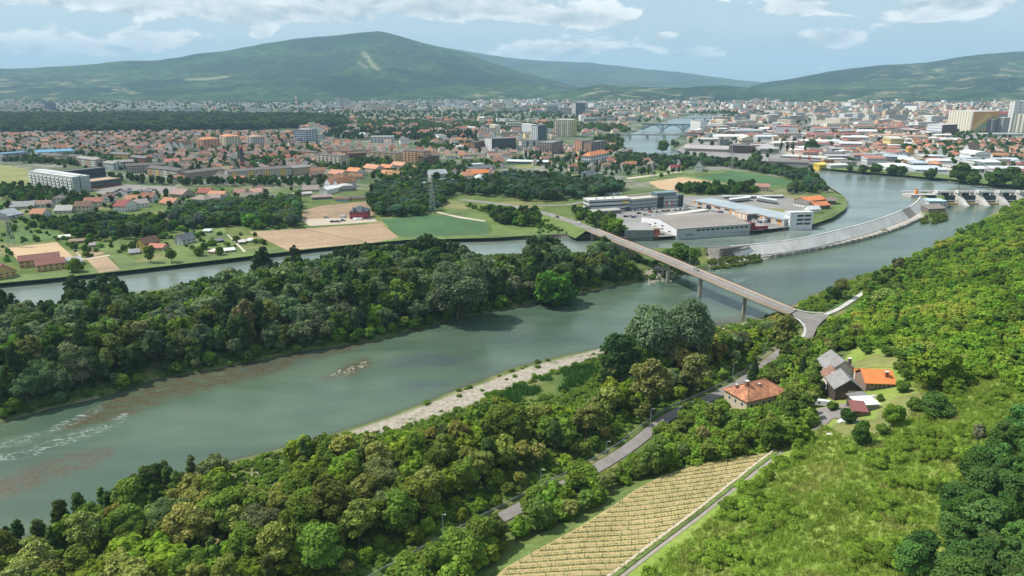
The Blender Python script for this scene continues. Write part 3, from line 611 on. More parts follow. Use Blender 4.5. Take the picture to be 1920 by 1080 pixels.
for sg in (-1, 1):
    mb = MB()
    for i in range(L - 1):
        a = (*(br[i, :2] + nB[i] * 5.45 * sg), br[i, 2]); c = (*(br[i + 1, :2] + nB[i + 1] * 5.45 * sg), br[i + 1, 2])
        for hgt in (.45, .8, 1.15): mb.bar(Vector(a) + Vector((0, 0, hgt)), Vector(c) + Vector((0, 0, hgt)), .05)
        mb.bar(Vector(a), Vector(a) + Vector((0, 0, 1.2)), .055); q = (Vector(a) + Vector(c)) / 2; mb.bar(q, q + Vector((0, 0, 1.2)), .05)
    rel(mb.obj('railing', rail_m), bridge)
pier_m = mat('pier_concrete', (0.33, 0.30, 0.25), var=.2, scale=.7, var2=.2)
for u, v in ((1112, 436), (1178, 470), (1251, 514), (1317, 548), (1397, 582)):
    uu = proj(br[:, 0], br[:, 1], br[:, 2] - 3)[0]; k = int(np.argmin(np.abs(uu - u))); p = br[k]; g0 = H([p[0]], [p[1]])[0]
    z0 = min(g0, 0) - 1.5 if g0 < 3 else g0 - 1; mb = MB(); prof = 14
    for a in range(prof):
        t0, t1 = 2 * math.pi * a / prof, 2 * math.pi * (a + 1) / prof
        f = lambda t, r, z: (p[0] + nB[k][0] * math.cos(t) * r * 1.25 + dB[k][0] * math.sin(t) * r * .9, p[1] + nB[k][1] * math.cos(t) * r * 1.25 + dB[k][1] * math.sin(t) * r * .9, z)
        mb.quad(f(t0, 1.15, z0 + 2.2), f(t1, 1.15, z0 + 2.2), f(t1, 1.05, p[2] - 3.2), f(t0, 1.05, p[2] - 3.2)); mb.quad(f(t0, 1.7, z0), f(t1, 1.7, z0), f(t1, 1.6, z0 + 2.2), f(t0, 1.6, z0 + 2.2)); mb.quad(f(t0, 1.6, z0 + 2.2), f(t1, 1.6, z0 + 2.2), f(t1, 1.1, z0 + 2.2), f(t0, 1.1, z0 + 2.2))
    po = rel(mb.obj('pier', pier_m), bridge)
    cb = MB(); ang = math.atan2(nB[k][1], nB[k][0]); Mx = Matrix.Translation((p[0], p[1], 0)) @ Matrix.Rotation(ang, 4, 'Z'); cb.box(-3.4, 3.4, -.8, .8, p[2] - 3.25, p[2] - 2.01, M=Mx); cb.box(-2.2, 2.2, -.75, .75, p[2] - 3.7, p[2] - 3.25, M=Mx)
    co = cb.obj('pier_cap', pier_m); co.parent = po; co.matrix_parent_inverse = po.matrix_parent_inverse.copy()

# street lamps
def lamp_proto():
    r = empty('street_lamp', (0, 0, 0)); mb = MB(); mb.bar((0, 0, -.5), (0, 0, 8.2), .11, r2=.07, n=6); mb.bar((0, 0, 8.1), (1.0, 0, 8.55), .05, n=5); mb.obj('pole', M['steel'], r)
    mb = MB(); mb.box(.8, 1.45, -.14, .14, 8.5, 8.64); mb.obj('lamp_head', M['steel'], r); return r
lp = lamp_proto(); first = True
def lamp(x, y, z, rz, label, group, sc=1.0):
    global first
    r = lp if first else copy_tree(lp, (0, 0, 0), 0); first = False
    r.location = (x, y, z); r.rotation_euler = (0, 0, rz); r.scale = (sc, sc, sc); tag(r, label, 'street lamp', group)
for (u, v), lab in zip([(831, 1010), (1014, 922), (1136, 867), (1219, 803), (1302, 738), (1373, 712), (1430, 674)],
    ['street lamp almost hidden by the trees at the near end of the riverside road', 'slim grey street lamp standing where the riverside road passes above the vineyard', 'grey street lamp by the guard rail at the middle of the riverside road', 'grey street lamp on the inside of the road bend before the red-roofed house',
     'grey street lamp beside the road just short of the old hip-roofed house', 'tall grey street lamp beside the dark spruce behind the old hip-roofed house', 'grey street lamp by the road beyond the dark spruces']):
    p = G(u, v, 6.2); q, sdn = dist_line([p], ROAD); lamp(p[0], p[1], 6, -.75, lab, 'street lamps along the riverside road')
for u, v in ((1111, 437), (1163, 460), (1231, 486), (1279, 506), (1316, 518), (1394, 551), (1440, 571)):
    uu = proj(br[:, 0], br[:, 1], br[:, 2])[0]; k = int(np.argmin(np.abs(uu - u))); sg = -1 if u in (1163, 1279, 1316) else 1; sg = 1 if u in (1163, 1316) else -1
    p = br[k, :2] + nB[k] * sg * 5.1; lamp(p[0], p[1], br[k, 2] + .14, math.atan2(-nB[k][1] * sg, -nB[k][0] * sg), 'slender grey street lamp standing at the railing of the road bridge', 'street lamps on the bridge', .9)
for u, v, lab in ((1484, 594, 'grey street lamp where the bridge meets the junction'), (1502, 622, 'grey street lamp at the bend of the pavement below the junction')): p = G(u, v, 7); lamp(p[0], p[1], 6.6, 0, lab, 'street lamps at the junction')

# guard rail along the riverside road
gl = rd[(proj(rd[:, 0], rd[:, 1], 0 * rd[:, 0] + 6)[0] < 1478)]; dG = np.gradient(gl, axis=0); dG /= np.linalg.norm(dG, axis=1)[:, None]; nG = np.stack([dG[:, 1], -dG[:, 0]], 1)
gr = empty('guard_rail', (*gl[len(gl) // 2], 6), 0, 'long galvanised guard rail on the river side of the riverside road', 'guard rail')
mb = MB(); mp_ = MB()
for i in range(len(gl) - 1):
    a = gl[i] - nG[i] * 3.9; c = gl[i + 1] - nG[i + 1] * 3.9
    for z0, z1 in ((6.75, 6.9), (6.95, 7.1)): mb.quad((*a, z0), (*c, z0), (*c, z1), (*a, z1))
    mb.bar((*a, 7.35), (*c, 7.35), .05); mp_.bar((*a, 5.5), (*a, 7.4), .06)
rel(mb.obj('rail', M['steel']), gr); rel(mp_.obj('rail_posts', M['steel'], kind='stuff'), gr)

# ------------------------------------------------------------------ the long wall between river and headrace
wl = resample(smooth_line(WALL_TOP, 2), 9.5); foot = []
wallm = M['conc_pale']; dW = np.gradient(wl, axis=0); dW /= np.linalg.norm(dW, axis=1)[:, None]; nW = np.stack([dW[:, 1], -dW[:, 0]], 1)
wall = empty('river_wall', (*wl[len(wl) // 2], 3), 0, 'long curved pale concrete wall with a sloping face between the river and the headrace', 'retaining wall')
old_c = mat('old_concrete', (0.25, 0.235, 0.21), var=.25, scale=.5, var2=.25)
for i in range(len(wl) - 1):
    mb = MB(); e = dW[i] * .05
    def P_(k, o, z, sh=0): q = wl[k] + nW[k] * o + dW[k] * sh; return (q[0], q[1], z)
    base = 2.9
    prof = [(-1.3, 6.0), (-1.3, 10.25), (0.0, 10.3), (0.0, 9.75), (.35, 9.7), (7.0, base), (7.0, base - 1)]
    for (o0, z0), (o1, z1) in zip(prof, prof[1:]): mb.quad(P_(i, o0, z0, .06), P_(i + 1, o0, z0, -.06), P_(i + 1, o1, z1, -.06), P_(i, o1, z1, .06))
    for k, sh in ((i, .06), (i + 1, -.06)):
        for (o0, z0), (o1, z1) in zip(prof[1:], prof[2:]): mb.tri(P_(k, -1.3, 6.0, sh), P_(k, o0, z0, sh), P_(k, o1, z1, sh))
    uu = proj(*wl[i], 6)[0]; old = uu < 1350 or 1690 < uu < 1702
    o = rel(mb.obj('wall_panel', old_c if old else wallm), wall)
    if old: o['label'] = 'darker weathered wall panel'
mb = MB()
for i in range(len(wl) - 1): mb.quad(P_(i, .2, 9.2), P_(i + 1, .2, 9.2), P_(i + 1, 6.6, 2.6), P_(i, 6.6, 2.6)); mb.quad(P_(i, -1.2, 10.2), P_(i + 1, -1.2, 10.2), P_(i + 1, .0, 9.4), P_(i, .0, 9.4))
rel(mb.obj('joint_filler', old_c), wall)
ap = MB(); blocks = []
edge_l = resample(smooth_line(GL([(1415, 486), (1500, 474), (1600, 454), (1680, 431), (1726, 410)], .5), 2), 3.2)
sq = empty('stone_toe', (*edge_l[len(edge_l) // 2], 1), 0, 'dark broken stone toe edging the pale strip below the long wall', 'stone edging')
for i in range(len(edge_l) - 1):
    b_ = MB(); q = edge_l[i]; a = edge_l[i + 1] - q; ang = math.atan2(a[1], a[0]); Mx = Matrix.Translation((q[0], q[1], 0)) @ Matrix.Rotation(ang + RNG.normal(0, .06), 4, 'Z'); b_.box(.1, 3.05, -1.2, .9, -1, 2.1 + RNG.normal(0, .25), M=Mx)
    rel(b_.obj('block', bpy.data.materials['old_concrete'] if i % 3 else M['conc']), sq)
# scaffold at its end
p0, p1 = G(1353, 484, 3.0), G(1405, 477, 3.0); d = (p1 - p0); Ls = np.linalg.norm(d); ang = math.atan2(d[1], d[0])
sc_ = empty('scaffold', (*p0, 2.9), ang, 'three storey scaffold standing at the left end of the long concrete wall', 'scaffold')
mb = MB(); nb_ = 9
for i in range(nb_):
    x = Ls * i / (nb_ - 1)
    for y in (0, 2.0): mb.bar((x, y, 0), (x, y, 7.4), .09)
    for z in (2.4, 4.8, 7.2): mb.bar((x, 0, z), (x, 2, z), .06)
for z in (2.4, 3.4, 4.8, 5.8, 7.2):
    for y in (0, 2.0): mb.bar((0, y, z), (Ls, y, z), .07)
for i in range(0, nb_ - 1, 2): x = Ls * i / (nb_ - 1); mb.bar((x, -.05, 0), (x + Ls / (nb_ - 1), -.05, 2.4), .05); mb.bar((x, -.05, 4.8), (x + Ls / (nb_ - 1), -.05, 2.4), .05)
mb.obj('scaffold_frame', M['metal'], sc_)
for z in (2.4, 4.8, 7.2): mb = MB(); mb.box(0, Ls, .1, 1.9, z + .08, z + .16); mb.obj('deck_board', M['wood'], sc_)
mb = MB(); mb.box(-.5, Ls + .5, 2.4, 3.2, 0, 7.0); mb.obj('old_wall_face', old_c, sc_)

# ------------------------------------------------------------------ the weir with its sluice gates
dA, dB_ = G(1762, 383, .0), G(1916, 383, 0); dd = dB_ - dA; Ld = np.linalg.norm(dd); angD = math.atan2(dd[1], dd[0]); sp = Ld / 4
weir = empty('weir', (*dA, 0), angD, 'concrete weir with dark sluice gates between sloping grey piers', 'weir')
for i in range(7):
    x = (i - 0.0) * sp; mb = MB()
    mb.box(x - 2.3, x + 2.3, 4.0, 20, -3, 12.0)
    for s0, s1 in ((-2.3, 2.3),):                             # the long sloping downstream leg
        a = [(x + s0, 4.0, 9.5), (x + s1, 4.0, 9.5), (x + s1 * 1.25, -13, -.2), (x + s0 * 1.25, -13, -.2), (x + s1 * 1.25, -13, -3), (x + s0 * 1.25, -13, -3), (x + s0, 4, -3), (x + s1, 4, -3)]
        mb.quad(a[0], a[3], a[2], a[1]); mb.quad(a[3], a[5], a[4], a[2]); mb.quad(a[0], a[6], a[5], a[3]); mb.quad(a[1], a[2], a[4], a[7])
    po = mb.obj('pier', M['conc'], weir)
    mb = MB(); mb.box(x - 3.2, x - .8, 2, 9, 12.0, 15.0); mb.box(x + .4, x + 2.8, 3, 8, 12.0, 14.2); mb.obj('gate_house', M['conc_pale'], po)
    mb = MB(); mb.box(x - 1.6, x - .4, -.5, .2, 9.0, 11.5) ; mb.obj('cable_cabinet', M['metal'], po)
    if i < 6:
        mb = MB(); mb.box(x + 2.3, x + sp - 2.3, 8.0, 9.0, -1, 8.9); mb.obj('sluice_gate', mat('gate_steel', (.022, .045, .055), rough=.5, var=.3, scale=.4) if i == 0 else bpy.data.materials['gate_steel'], weir)
        mb = MB(); mb.box(x + 2.31, x + sp - 2.31, 1.4, 2.4, 3.3, 4.3); mb.obj('gate_beam', M['conc_pale'], weir)
        mb = MB(); mb.box(x + 2.31, x + sp - 2.31, 0.5, 8.0, -2.5, 1.0); mb.obj('sill', mat('wet_sill', (.34, .25, .10), rough=.5, var=.3, scale=.5) if i == 0 else bpy.data.materials['wet_sill'], weir)
        mb = MB(); mb.box(x + 2.31, x + sp - 2.31, 12, 14, 11.0, 12.2); mb.obj('walkway', M['conc'], weir)
mb = MB(); mb.box(-sp * 1.55, 6 * sp + 20, 15.0, 18.0, 12.0, 12.9); mb.bar((-sp, 15.2, 13.9), (6 * sp, 15.2, 13.9), .08); mb.obj('service_bridge', M['conc_pale'], weir)
mb = MB(); mb.box(-sp * .98, -2.4, 4.5, 17, -2, 10.2); mb.box(-sp * 1.5, -sp * .985, -2, 17.5, -2, 11.0); mb.obj('abutment', M['conc'], weir)
mb = MB(); mb.box(-sp * .9, -3.2, 3.9, 4.4, 3, 9.5); mb.obj('intake_screen', bpy.data.materials['gate_steel'], weir)
q = G(1718, 361, 12.5); lf = empty('lifting_rig', (*q, 11.0), 0, 'orange lifting rig on the left end of the weir', 'crane'); mb = MB(); mb.box(-1.6, 1.6, -1.4, 1.4, 0, 3.6); mb.obj('cab', M['paint'], lf, (.75, .27, .05)); mb = MB(); mb.box(-.9, .9, -.8, .8, 3.6, 6.0); mb.bar((0, 0, 5.6), (-3, 0, 7.0), .3); mb.obj('jib', M['paint'], lf, (.75, .27, .05))
# ------------------------------------------------------------------ buildings
FOOT = []                                                   # footprints already taken (centre, half sizes, angle)
def taken(x, y, pad=2.0):
    for cx, cyy, hx, hy, a in FOOT:
        dx, dy = x - cx, y - cyy; c, s = math.cos(-a), math.sin(-a); lx, ly = dx * c - dy * s, dx * s + dy * c
        if abs(lx) < hx + pad and abs(ly) < hy + pad: return True
    return False
WHITE, CREAM, GREY, PALE, BEIGE, YEL, ORA, BRN, DK = (.62, .62, .60), (.55, .50, .40), (.30, .31, .31), (.48, .49, .49), (.45, .39, .31), (.60, .45, .16), (.52, .27, .13), (.20, .115, .08), (.05, .055, .065)
TERRA, TERRA2, ROSE, BROWNR, GREYR, DKR, REDR, BRIGHT = (.27, .115, .072), (.35, .165, .095), (.225, .13, .10), (.135, .078, .056), (.165, .16, .155), (.095, .09, .088), (.24, .065, .045), (.55, .19, .065)
def roof_mesh(kind, w, l, z, hr, ov=.5):
    """roof over x 0..w, y 0..l; ridge along x"""
    mb = MB(); x0, x1, y0, y1 = -ov, w + ov, -ov, l + ov; ym = l / 2; th = .3
    if kind == 'gable':
        for s in (0, 1):
            ye = (y0, y1)[s]; a, b, c, d = (x0, ye, z - .15), (x1, ye, z - .15), (x1, ym, z + hr), (x0, ym, z + hr)
            mb.quad(*((a, b, c, d) if s == 0 else (b, a, d, c)))
            e = lambda p: (p[0], p[1], p[2] - th)
            mb.quad(e(d), e(c), e(b), e(a)); mb.quad(e(a), e(b), b, a); mb.quad(e(b), e(c), c, b); mb.quad(e(d), e(a), a, d)
    elif kind == 'gabley':
        xm = w / 2
        for s in (0, 1):
            xe = (x0, x1)[s]; a, b, c, d = (xe, y0, z - .15), (xe, y1, z - .15), (xm, y1, z + hr), (xm, y0, z + hr)
            mb.quad(*((b, a, d, c) if s == 0 else (a, b, c, d))); e = lambda p: (p[0], p[1], p[2] - th)
            mb.quad(e(d), e(c), e(b), e(a)); mb.quad(e(a), e(b), b, a); mb.quad(e(b), e(c), c, b); mb.quad(e(d), e(a), a, d)
    elif kind == 'hip':
        i = min(w, l) / 2 + ov; 
        if w >= l: r0, r1 = (x0 + i, ym, z + hr), (x1 - i, ym, z + hr)
        else: r0, r1 = (w / 2, y0 + i, z + hr), (w / 2, y1 - i, z + hr)
        A, B, C_, D_ = (x0, y0, z), (x1, y0, z), (x1, y1, z), (x0, y1, z)
        if w >= l: mb.quad(A, B, r1, r0); mb.quad(C_, D_, r0, r1); mb.tri(B, C_, r1); mb.tri(D_, A, r0)
        else: mb.quad(B, C_, r1, r0); mb.quad(D_, A, r0, r1); mb.tri(A, B, r0); mb.tri(C_, D_, r1)
        mb.box(x0 + .01, x1 - .01, y0 + .01, y1 - .01, z - .25, z - .01)
    elif kind == 'shed':
        mb.quad((x0, y0, z), (x1, y0, z), (x1, y1, z + hr), (x0, y1, z + hr)); mb.quad((x0, y0, z - .3), (x0, y1, z + hr - .3), (x1, y1, z + hr - .3), (x1, y0, z - .3))
        for a, b in (((x0, y0, z), (x1, y0, z)), ((x1, y0, z), (x1, y1, z + hr)), ((x1, y1, z + hr), (x0, y1, z + hr)), ((x0, y1, z + hr), (x0, y0, z))): mb.quad((a[0], a[1], a[2] - .3), (b[0], b[1], b[2] - .3), b, a)
    elif kind == 'arch':
        n = 8
        for i in range(n):
            t0, t1 = math.pi * i / n, math.pi * (i + 1) / n
            f = lambda t, y: (w / 2 - math.cos(t) * (w / 2 + ov), y, z + math.sin(t) * hr)
            mb.quad(f(t0, y0), f(t1, y0), f(t1, y1), f(t0, y1)); mb.tri((w / 2, 0, z), f(t1, .1), f(t0, .1)); mb.tri((w / 2, l, z), f(t0, l), f(t1, l))
    else:                                                    # flat with a parapet
        mb.box(-.15, w + .15, -.15, l + .15, z - .25, z + .12)
        p = .55
        for a, b, c, d in ((-.2, w + .2, -.2, .1), (-.2, w + .2, l - .1, l + .2), (-.2, .1, .1, l - .1), (w - .1, w + .2, .1, l - .1)): mb.box(a, b, c, d, z + .12, z + p)
    return mb
def wall_mesh(kind, w, l, z, hr):
    mb = MB(); mb.box(0, w, 0, l, -3, z - .01)
    if kind == 'gable':
        for x in (0, w): mb.tri((x, 0, z - .01), (x, l, z - .01), (x, l / 2, z + hr - .25))
    if kind == 'gabley':
        for y in (0, l): mb.tri((0, y, z - .01), (w, y, z - .01), (w / 2, y, z + hr - .25))
    if kind == 'shed':
        mb.quad((0, l, z - .02), (w, l, z - .02), (w, l, z + hr - .3), (0, l, z + hr - .3)); mb.tri((0, 0, z - .02), (0, l, z - .02), (0, l, z + hr - .3)); mb.tri((w, 0, z - .02), (w, l, z - .02), (w, l, z + hr - .3))
    return mb
def window_faces(mb, w, l, z, floors, bx, by, ww=.5, wh=.5, z0=0.9, pad=.04, sides='fblr', strip=False):
    fh = (z - .4) / floors
    for k in range(floors):
        a, b = k * fh + fh * (1 - wh) * .6, k * fh + fh * (1 - wh) * .6 + fh * wh
        for s in sides:
            n, Ln = (bx, w) if s in 'fb' else (by, l)
            if n < 1: continue
            st = Ln / n
            for i in range(n):
                c = (i + .5) * st; hw = st * ww / 2
                if strip: c = Ln / 2; hw = Ln / 2 - .6
                if s == 'f': mb.quad((c - hw, -pad, a), (c + hw, -pad, a), (c + hw, -pad, b), (c - hw, -pad, b))
                elif s == 'b': mb.quad((c + hw, l + pad, a), (c - hw, l + pad, a), (c - hw, l + pad, b), (c + hw, l + pad, b))
                elif s == 'l': mb.quad((-pad, c + hw, a), (-pad, c - hw, a), (-pad, c - hw, b), (-pad, c + hw, b))
                else: mb.quad((w + pad, c - hw, a), (w + pad, c + hw, a), (w + pad, c + hw, b), (w + pad, c - hw, b))
                if strip: break
    return mb
def block(name, label, cat, p1, p2, hpx, depth, wall=WHITE, roof='flat', rc=GREYR, floors=3, bx=None, by=None, rh=None, segs=(), group=None, z=Z_TOWN, win=True, ww=.5, wh=.5, strip=False, sides='fblr', rm=None, hm=None, ends=None, balcony=0, ov=.5, lift=0.0):
    a, b = G(*p1, z), G(*p2, z); d = b - a; Wd = float(np.linalg.norm(d)); ang = math.atan2(d[1], d[0])
    m_ = mpp(*a, z); h = hm if hm else hpx * m_ / math.cos(math.asin(min(.9, (CAM_H - z) / np.hypot(*a))))
    if isinstance(depth, tuple): c = G(*depth, z); depth = max(6.0, float((c - b) @ np.array((-d[1], d[0])) / Wd))
    root = empty(name, (*a, z), ang, label, cat, group); cx, cyy = a + d / 2 + np.array((-d[1], d[0])) / Wd * depth / 2
    FOOT.append((cx, cyy, Wd / 2, depth / 2, ang))
    rh = rh if rh is not None else depth * .28
    rh = rh if roof != 'flat' else 0
    wall_mesh(roof, Wd, depth, h, rh).obj('wall', M['wall'], root, wall)
    roof_mesh(roof, Wd, depth, h, rh, ov).obj('roof', rm or (M['roof'] if roof in ('gable', 'hip', 'gabley') else M['sheet']), root, rc)
    if ends:                                                 # end walls of another colour, some darkened to paint in shade
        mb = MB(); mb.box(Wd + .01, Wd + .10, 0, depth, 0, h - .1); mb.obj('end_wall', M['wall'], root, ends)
    for x0, x1, col, *zz in segs:
        mb = MB(); z0, z1 = zz if zz else (0, 1); mb.box(Wd * x0, Wd * x1, -.09, -.01, h * z0, h * z1 - .05); mb.obj('facade_panel', M['wall'], root, col)
    if win and floors:
        bx = bx or max(1, int(Wd / 3.2)); by = by if by is not None else max(1, int(depth / 3.6))
        mb = window_faces(MB(), Wd, depth, h, floors, bx, by, ww, wh, pad=.14, sides=sides, strip=strip); mb.obj('windows', M['window'], root, kind='stuff')
    if balcony:
        mb = MB(); fh = (h - .4) / floors; st = Wd / balcony
        for k in range(1, floors):
            for i in range(balcony): c = (i + .5) * st; mb.box(c - st * .22, c + st * .22, -1.3, -.15, k * fh - .1, k * fh + .95)
        mb.obj('balconies', M['wall'], root, tuple(min(.7, x * 1.1) for x in wall), kind='stuff')
    return root, Wd, depth, h
blk = lambda label, *a, **k: block('apartment_block', label, 'apartment block', *a, **k)
hall = lambda label, *a, **k: block('industrial_hall', label, 'industrial hall', *a, **{**dict(floors=1, ww=.6, wh=.25), **k})
offc = lambda label, *a, **k: block('office_building', label, 'office building', *a, **k)
hous = lambda label, *a, **k: block('house', label, 'house', *a, **{**dict(floors=2, ww=.35, wh=.42), **k})

# left bank, west to east
r, w_, d_, h_ = blk('long white apartment slab with many balconies and a grey end wall beside the meadow', (57, 347), (139, 361), 26, (173.5, 357.5), WHITE, 'flat', PALE, 5, 22, 5, ends=(.30, .33, .33), ww=.42, wh=.42, balcony=11, sides='fbl')  # grey end colour paints in the shade of the face turned from the sun
mb = MB()
for (y, k) in ((.14, 0), (.22, 1), (.14, 2), (.22, 2), (.16, 3), (.24, 3)): mb.quad((w_ + .13, d_ * y, h_ * (.15 + .2 * k)), (w_ + .13, d_ * (y + .035), h_ * (.15 + .2 * k)), (w_ + .13, d_ * (y + .035), h_ * (.23 + .2 * k)), (w_ + .13, d_ * y, h_ * (.23 + .2 * k)))
mb.quad((w_ + .13, d_ * .40, .5), (w_ + .13, d_ * .46, .5), (w_ + .13, d_ * .46, h_ - .4), (w_ + .13, d_ * .40, h_ - .4)); mb.obj('end_windows', M['window'], r, kind='stuff')
mb = MB(); mb.box(1, w_ - 1, d_ * .35, d_ * .65, h_ + .12, h_ + 1.6); mb.obj('roof_plant', M['sheet'], r, PALE)
blk('dark navy office and parking block behind the white apartment slab', (105, 345), (200, 334.5), 21, 16, (.045, .055, .07), 'flat', (.10, .105, .11), 4, 18, 2, strip=True, wh=.35)
block('supermarket', 'low supermarket with a tan flat roof and a red base beside the dark block', 'supermarket', (174, 354), (228, 347), 13, 26, (.075, .08, .09), 'flat', (.33, .25, .16), 2, 8, 3, segs=((0, 1, (.22, .05, .05), 0, .33),), strip=True, wh=.3, win=True)
hall('blue-roofed hall with brown and white pillars at the left edge of the town', (8, 303), (58, 299), 14, 30, (.35, .33, .33), 'flat', (.07, .19, .28), floors=3, segs=((.12, .2, BRN), (.5, .58, BRN)))
hall('long hall with a bright blue roof behind the yellow-fronted apartment row', (72, 295), (141, 291), 9, 26, (.40, .43, .45), 'shed', (.07, .24, .37), rh=2)
for lab, a in [('grey-roofed apartment row with yellow stair bays nearest the blue-roofed hall', ((78, 303), (112, 306), 13, 16, (.47, .43, .34), 'gable', DKR, 4)), ('apartment row with peach and white bays and a pale roof end', ((144, 310), (181, 314.5), 14, 16, (.50, .42, .35), 'gable', (.24, .225, .21), 4)),
               ('short apartment row with teal and white end walls', ((194, 317), (213, 319), 12, 16, (.47, .5, .5), 'gable', (.22, .21, .20), 4)), ('brick-brown apartment row with a grey roof', ((214, 317), (251, 316), 13, 15, (.23, .13, .10), 'gable', (.20, .19, .18), 4)),
               ('plain beige apartment row with a long dark roof', ((237, 325), (312, 322), 14, 15, (.33, .29, .25), 'gable', DKR, 4)), ('apartment row with orange, yellow and white stair bays along the lime avenue', ((277, 331), (334, 338), 17, 15, (.46, .40, .32), 'gable', DKR, 4)),
               ('brown apartment row with a dark roof at the end of the lime avenue', ((350, 338), (420, 329), 13, 15, (.33, .28, .22), 'gable', (.13, .12, .115), 4)), ('long grey apartment row with yellow stair bays before the chimney', ((428, 338), (548, 329), 15.5, 15, (.42, .42, .40), 'gable', (.125, .115, .11), 4)),
               ('short grey and tan apartment row with a plain grey gable end', ((551, 329), (583, 326), 14, 24, (.40, .33, .22), 'gable', (.20, .19, .18), 4)), ('pale yellow apartment row among the brown roofs', ((120, 301), (150, 302), 8, 14, (.55, .44, .2), 'gable', DKR, 3)), ('yellow apartment row with a slate roof behind the avenue', ((205, 296), (240, 298), 8, 14, (.58, .42, .14), 'gable', (.12, .125, .13), 3)),
               ('dark red-walled row with a slate roof', ((244, 303), (272, 306), 9, 14, (.25, .09, .06), 'gable', (.13, .13, .135), 3))]:
    p1, p2, hp, dep, wl_, rk, rc_, fl = a
    sg = [(k, k + .10, c) for k, c in zip((.05, .30, .55, .80), (YEL, YEL, YEL, YEL) if 'yellow stair' in lab else ((ORA, YEL, WHITE, CREAM) if 'orange, yellow' in lab else ((.55, .33, .24), WHITE, (.55, .33, .24), WHITE) if 'peach' in lab else ()))]
    blk(lab, p1, p2, hp, dep, wl_, rk, rc_, fl, None, 3, rh=2.6, segs=sg)
for lab, p1, p2, p3, hp, c1, c2 in [('terracotta and white tower block with a hipped tile roof, leftmost of three', (371, 282), (383, 283.5), (403, 280), 21, (.52, .30, .19), (.44, .19, .10)), ('cream and orange tower block with a bright tile roof, middle of three', (413, 276), (425, 278), (443, 275), 21, (.55, .50, .38), (.50, .22, .11)), ('pale grey tower block with a low rose roof, rightmost of three', (464, 274), (475, 275.5), (493, 273.5), 18, (.46, .44, .41), (.34, .22, .17))]:
    blk(lab, p1, p2, hp, p3, c1, 'hip', c2, 8, 4, 5, rh=4, balcony=2, group=None)
for i, u in enumerate((312, 324, 335)): hous(('white pointed house with a red-brown gable, left of three beside the tower blocks', 'white pointed house with a brown gable, middle of three beside the tower blocks', 'white pointed house with a brown gable, right of three beside the tower blocks')[i], (u, 283), (u + 10, 283.4), 12, 22, WHITE, 'gabley', BROWNR, rh=6, floors=4)
offc('tall blue and white glass office block with roof masts behind the suburb', (553, 271), (574, 272), 27, (584, 269), (.45, .52, .60), 'flat', (.2, .2, .22), 8, 5, 4, wh=.6, ww=.8)
offc('low pale office wing with a white front beside the blue glass block', (538, 273), (552, 273.5), 11, 25, PALE, 'flat', GREYR, 3); offc('pale three-storey office right of the blue glass block', (585, 262), (604, 262), 9, 25, PALE, 'flat', GREYR, 3)
for lab, p1, p2, dp, hp, wc, fl, bal in [('peach apartment row with brown bays behind tall green trees', (545, 294), (590, 298), 15, 12, (.52, .30, .17), 4, 5), ('striped white and orange apartment block with balcony stacks', (594, 309), (640, 314), 16, 20, (.52, .46, .38), 6, 6), ('low cream apartment row with a brown roof', (640, 289), (692, 289), 14, 8, (.5, .40, .32), 3, 4), ('dark brown apartment block beside the orange striped one', (655, 301), (687, 299), 15, 13, (.15, .085, .06), 5, 3),
        ('yellow and white apartment row with a brown roof', (694, 301), (746, 304), 15, 16, (.56, .44, .26), 5, 5), ('tall tan apartment block with terracotta end bays', (756, 306), (795, 309), 18, 24, (.56, .37, .23), 7, 6), ('brown stepped apartment block right of the tall tan one', (798, 310), (824, 306), 15, 15, (.16, .09, .07), 5, 2), ('orange and cream apartment row with a dark flat roof', (614, 291), (660, 292), 14, 9, (.5, .33, .22), 4, 4)]:
    blk(lab, p1, p2, hp, dp, wc, 'gable', DKR if 'dark' not in lab else BROWNR, fl, None, 3, rh=1.4, balcony=bal, segs=((.62, .78, (.36, .16, .08)),) if 'terracotta' in lab else ())
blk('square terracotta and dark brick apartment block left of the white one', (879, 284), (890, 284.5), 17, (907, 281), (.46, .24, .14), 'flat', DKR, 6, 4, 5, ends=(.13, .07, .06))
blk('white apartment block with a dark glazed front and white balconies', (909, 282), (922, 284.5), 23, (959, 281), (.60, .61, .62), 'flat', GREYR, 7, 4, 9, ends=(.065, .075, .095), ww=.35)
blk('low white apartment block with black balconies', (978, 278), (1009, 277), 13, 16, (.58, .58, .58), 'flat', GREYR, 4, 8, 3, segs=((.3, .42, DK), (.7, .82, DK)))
blk('white tower block with a scatter of black windows and a dark side', (996, 263), (1008, 263.5), 27, (1025, 261), (.64, .64, .65), 'flat', GREYR, 9, 3, 5, ends=(.085, .10, .13), ww=.22, wh=.55)  # dark end colour stands for shade on the right face
blk('tallest cream and white stepped tower block with a yellow side', (1038, 256), (1071, 257), 31, (1076, 255), (.58, .54, .44), 'flat', (.5, .49, .46), 13, 9, 3, ends=(.55, .46, .24), balcony=3)
blk('pink and grey stepped apartment block with open balconies', (1008, 292), (1034, 293), 24, (1053, 287), (.42, .33, .29), 'flat', GREYR, 7, 6, 6, ends=(.20, .17, .17), balcony=4)
blk('orange brick and grey apartment block, left one of a pair', (1077, 287), (1090, 289), 24, (1102, 286), (.48, .25, .16), 'flat', GREYR, 8, 3, 4, ends=(.27, .265, .27)); blk('orange brick and pale grey apartment block, right one of a pair', (1093, 289), (1108, 290), 22, (1125, 285), (.43, .27, .20), 'flat', GREYR, 8, 4, 5, ends=(.21, .19, .19))
block('villa', 'large white house with an orange hipped roof among dark conifers', 'villa', (1091, 311), (1107, 312), 19, (1134, 304), (.52, .55, .58), 'hip', (.50, .19, .085), 3, 4, 7, rh=5)
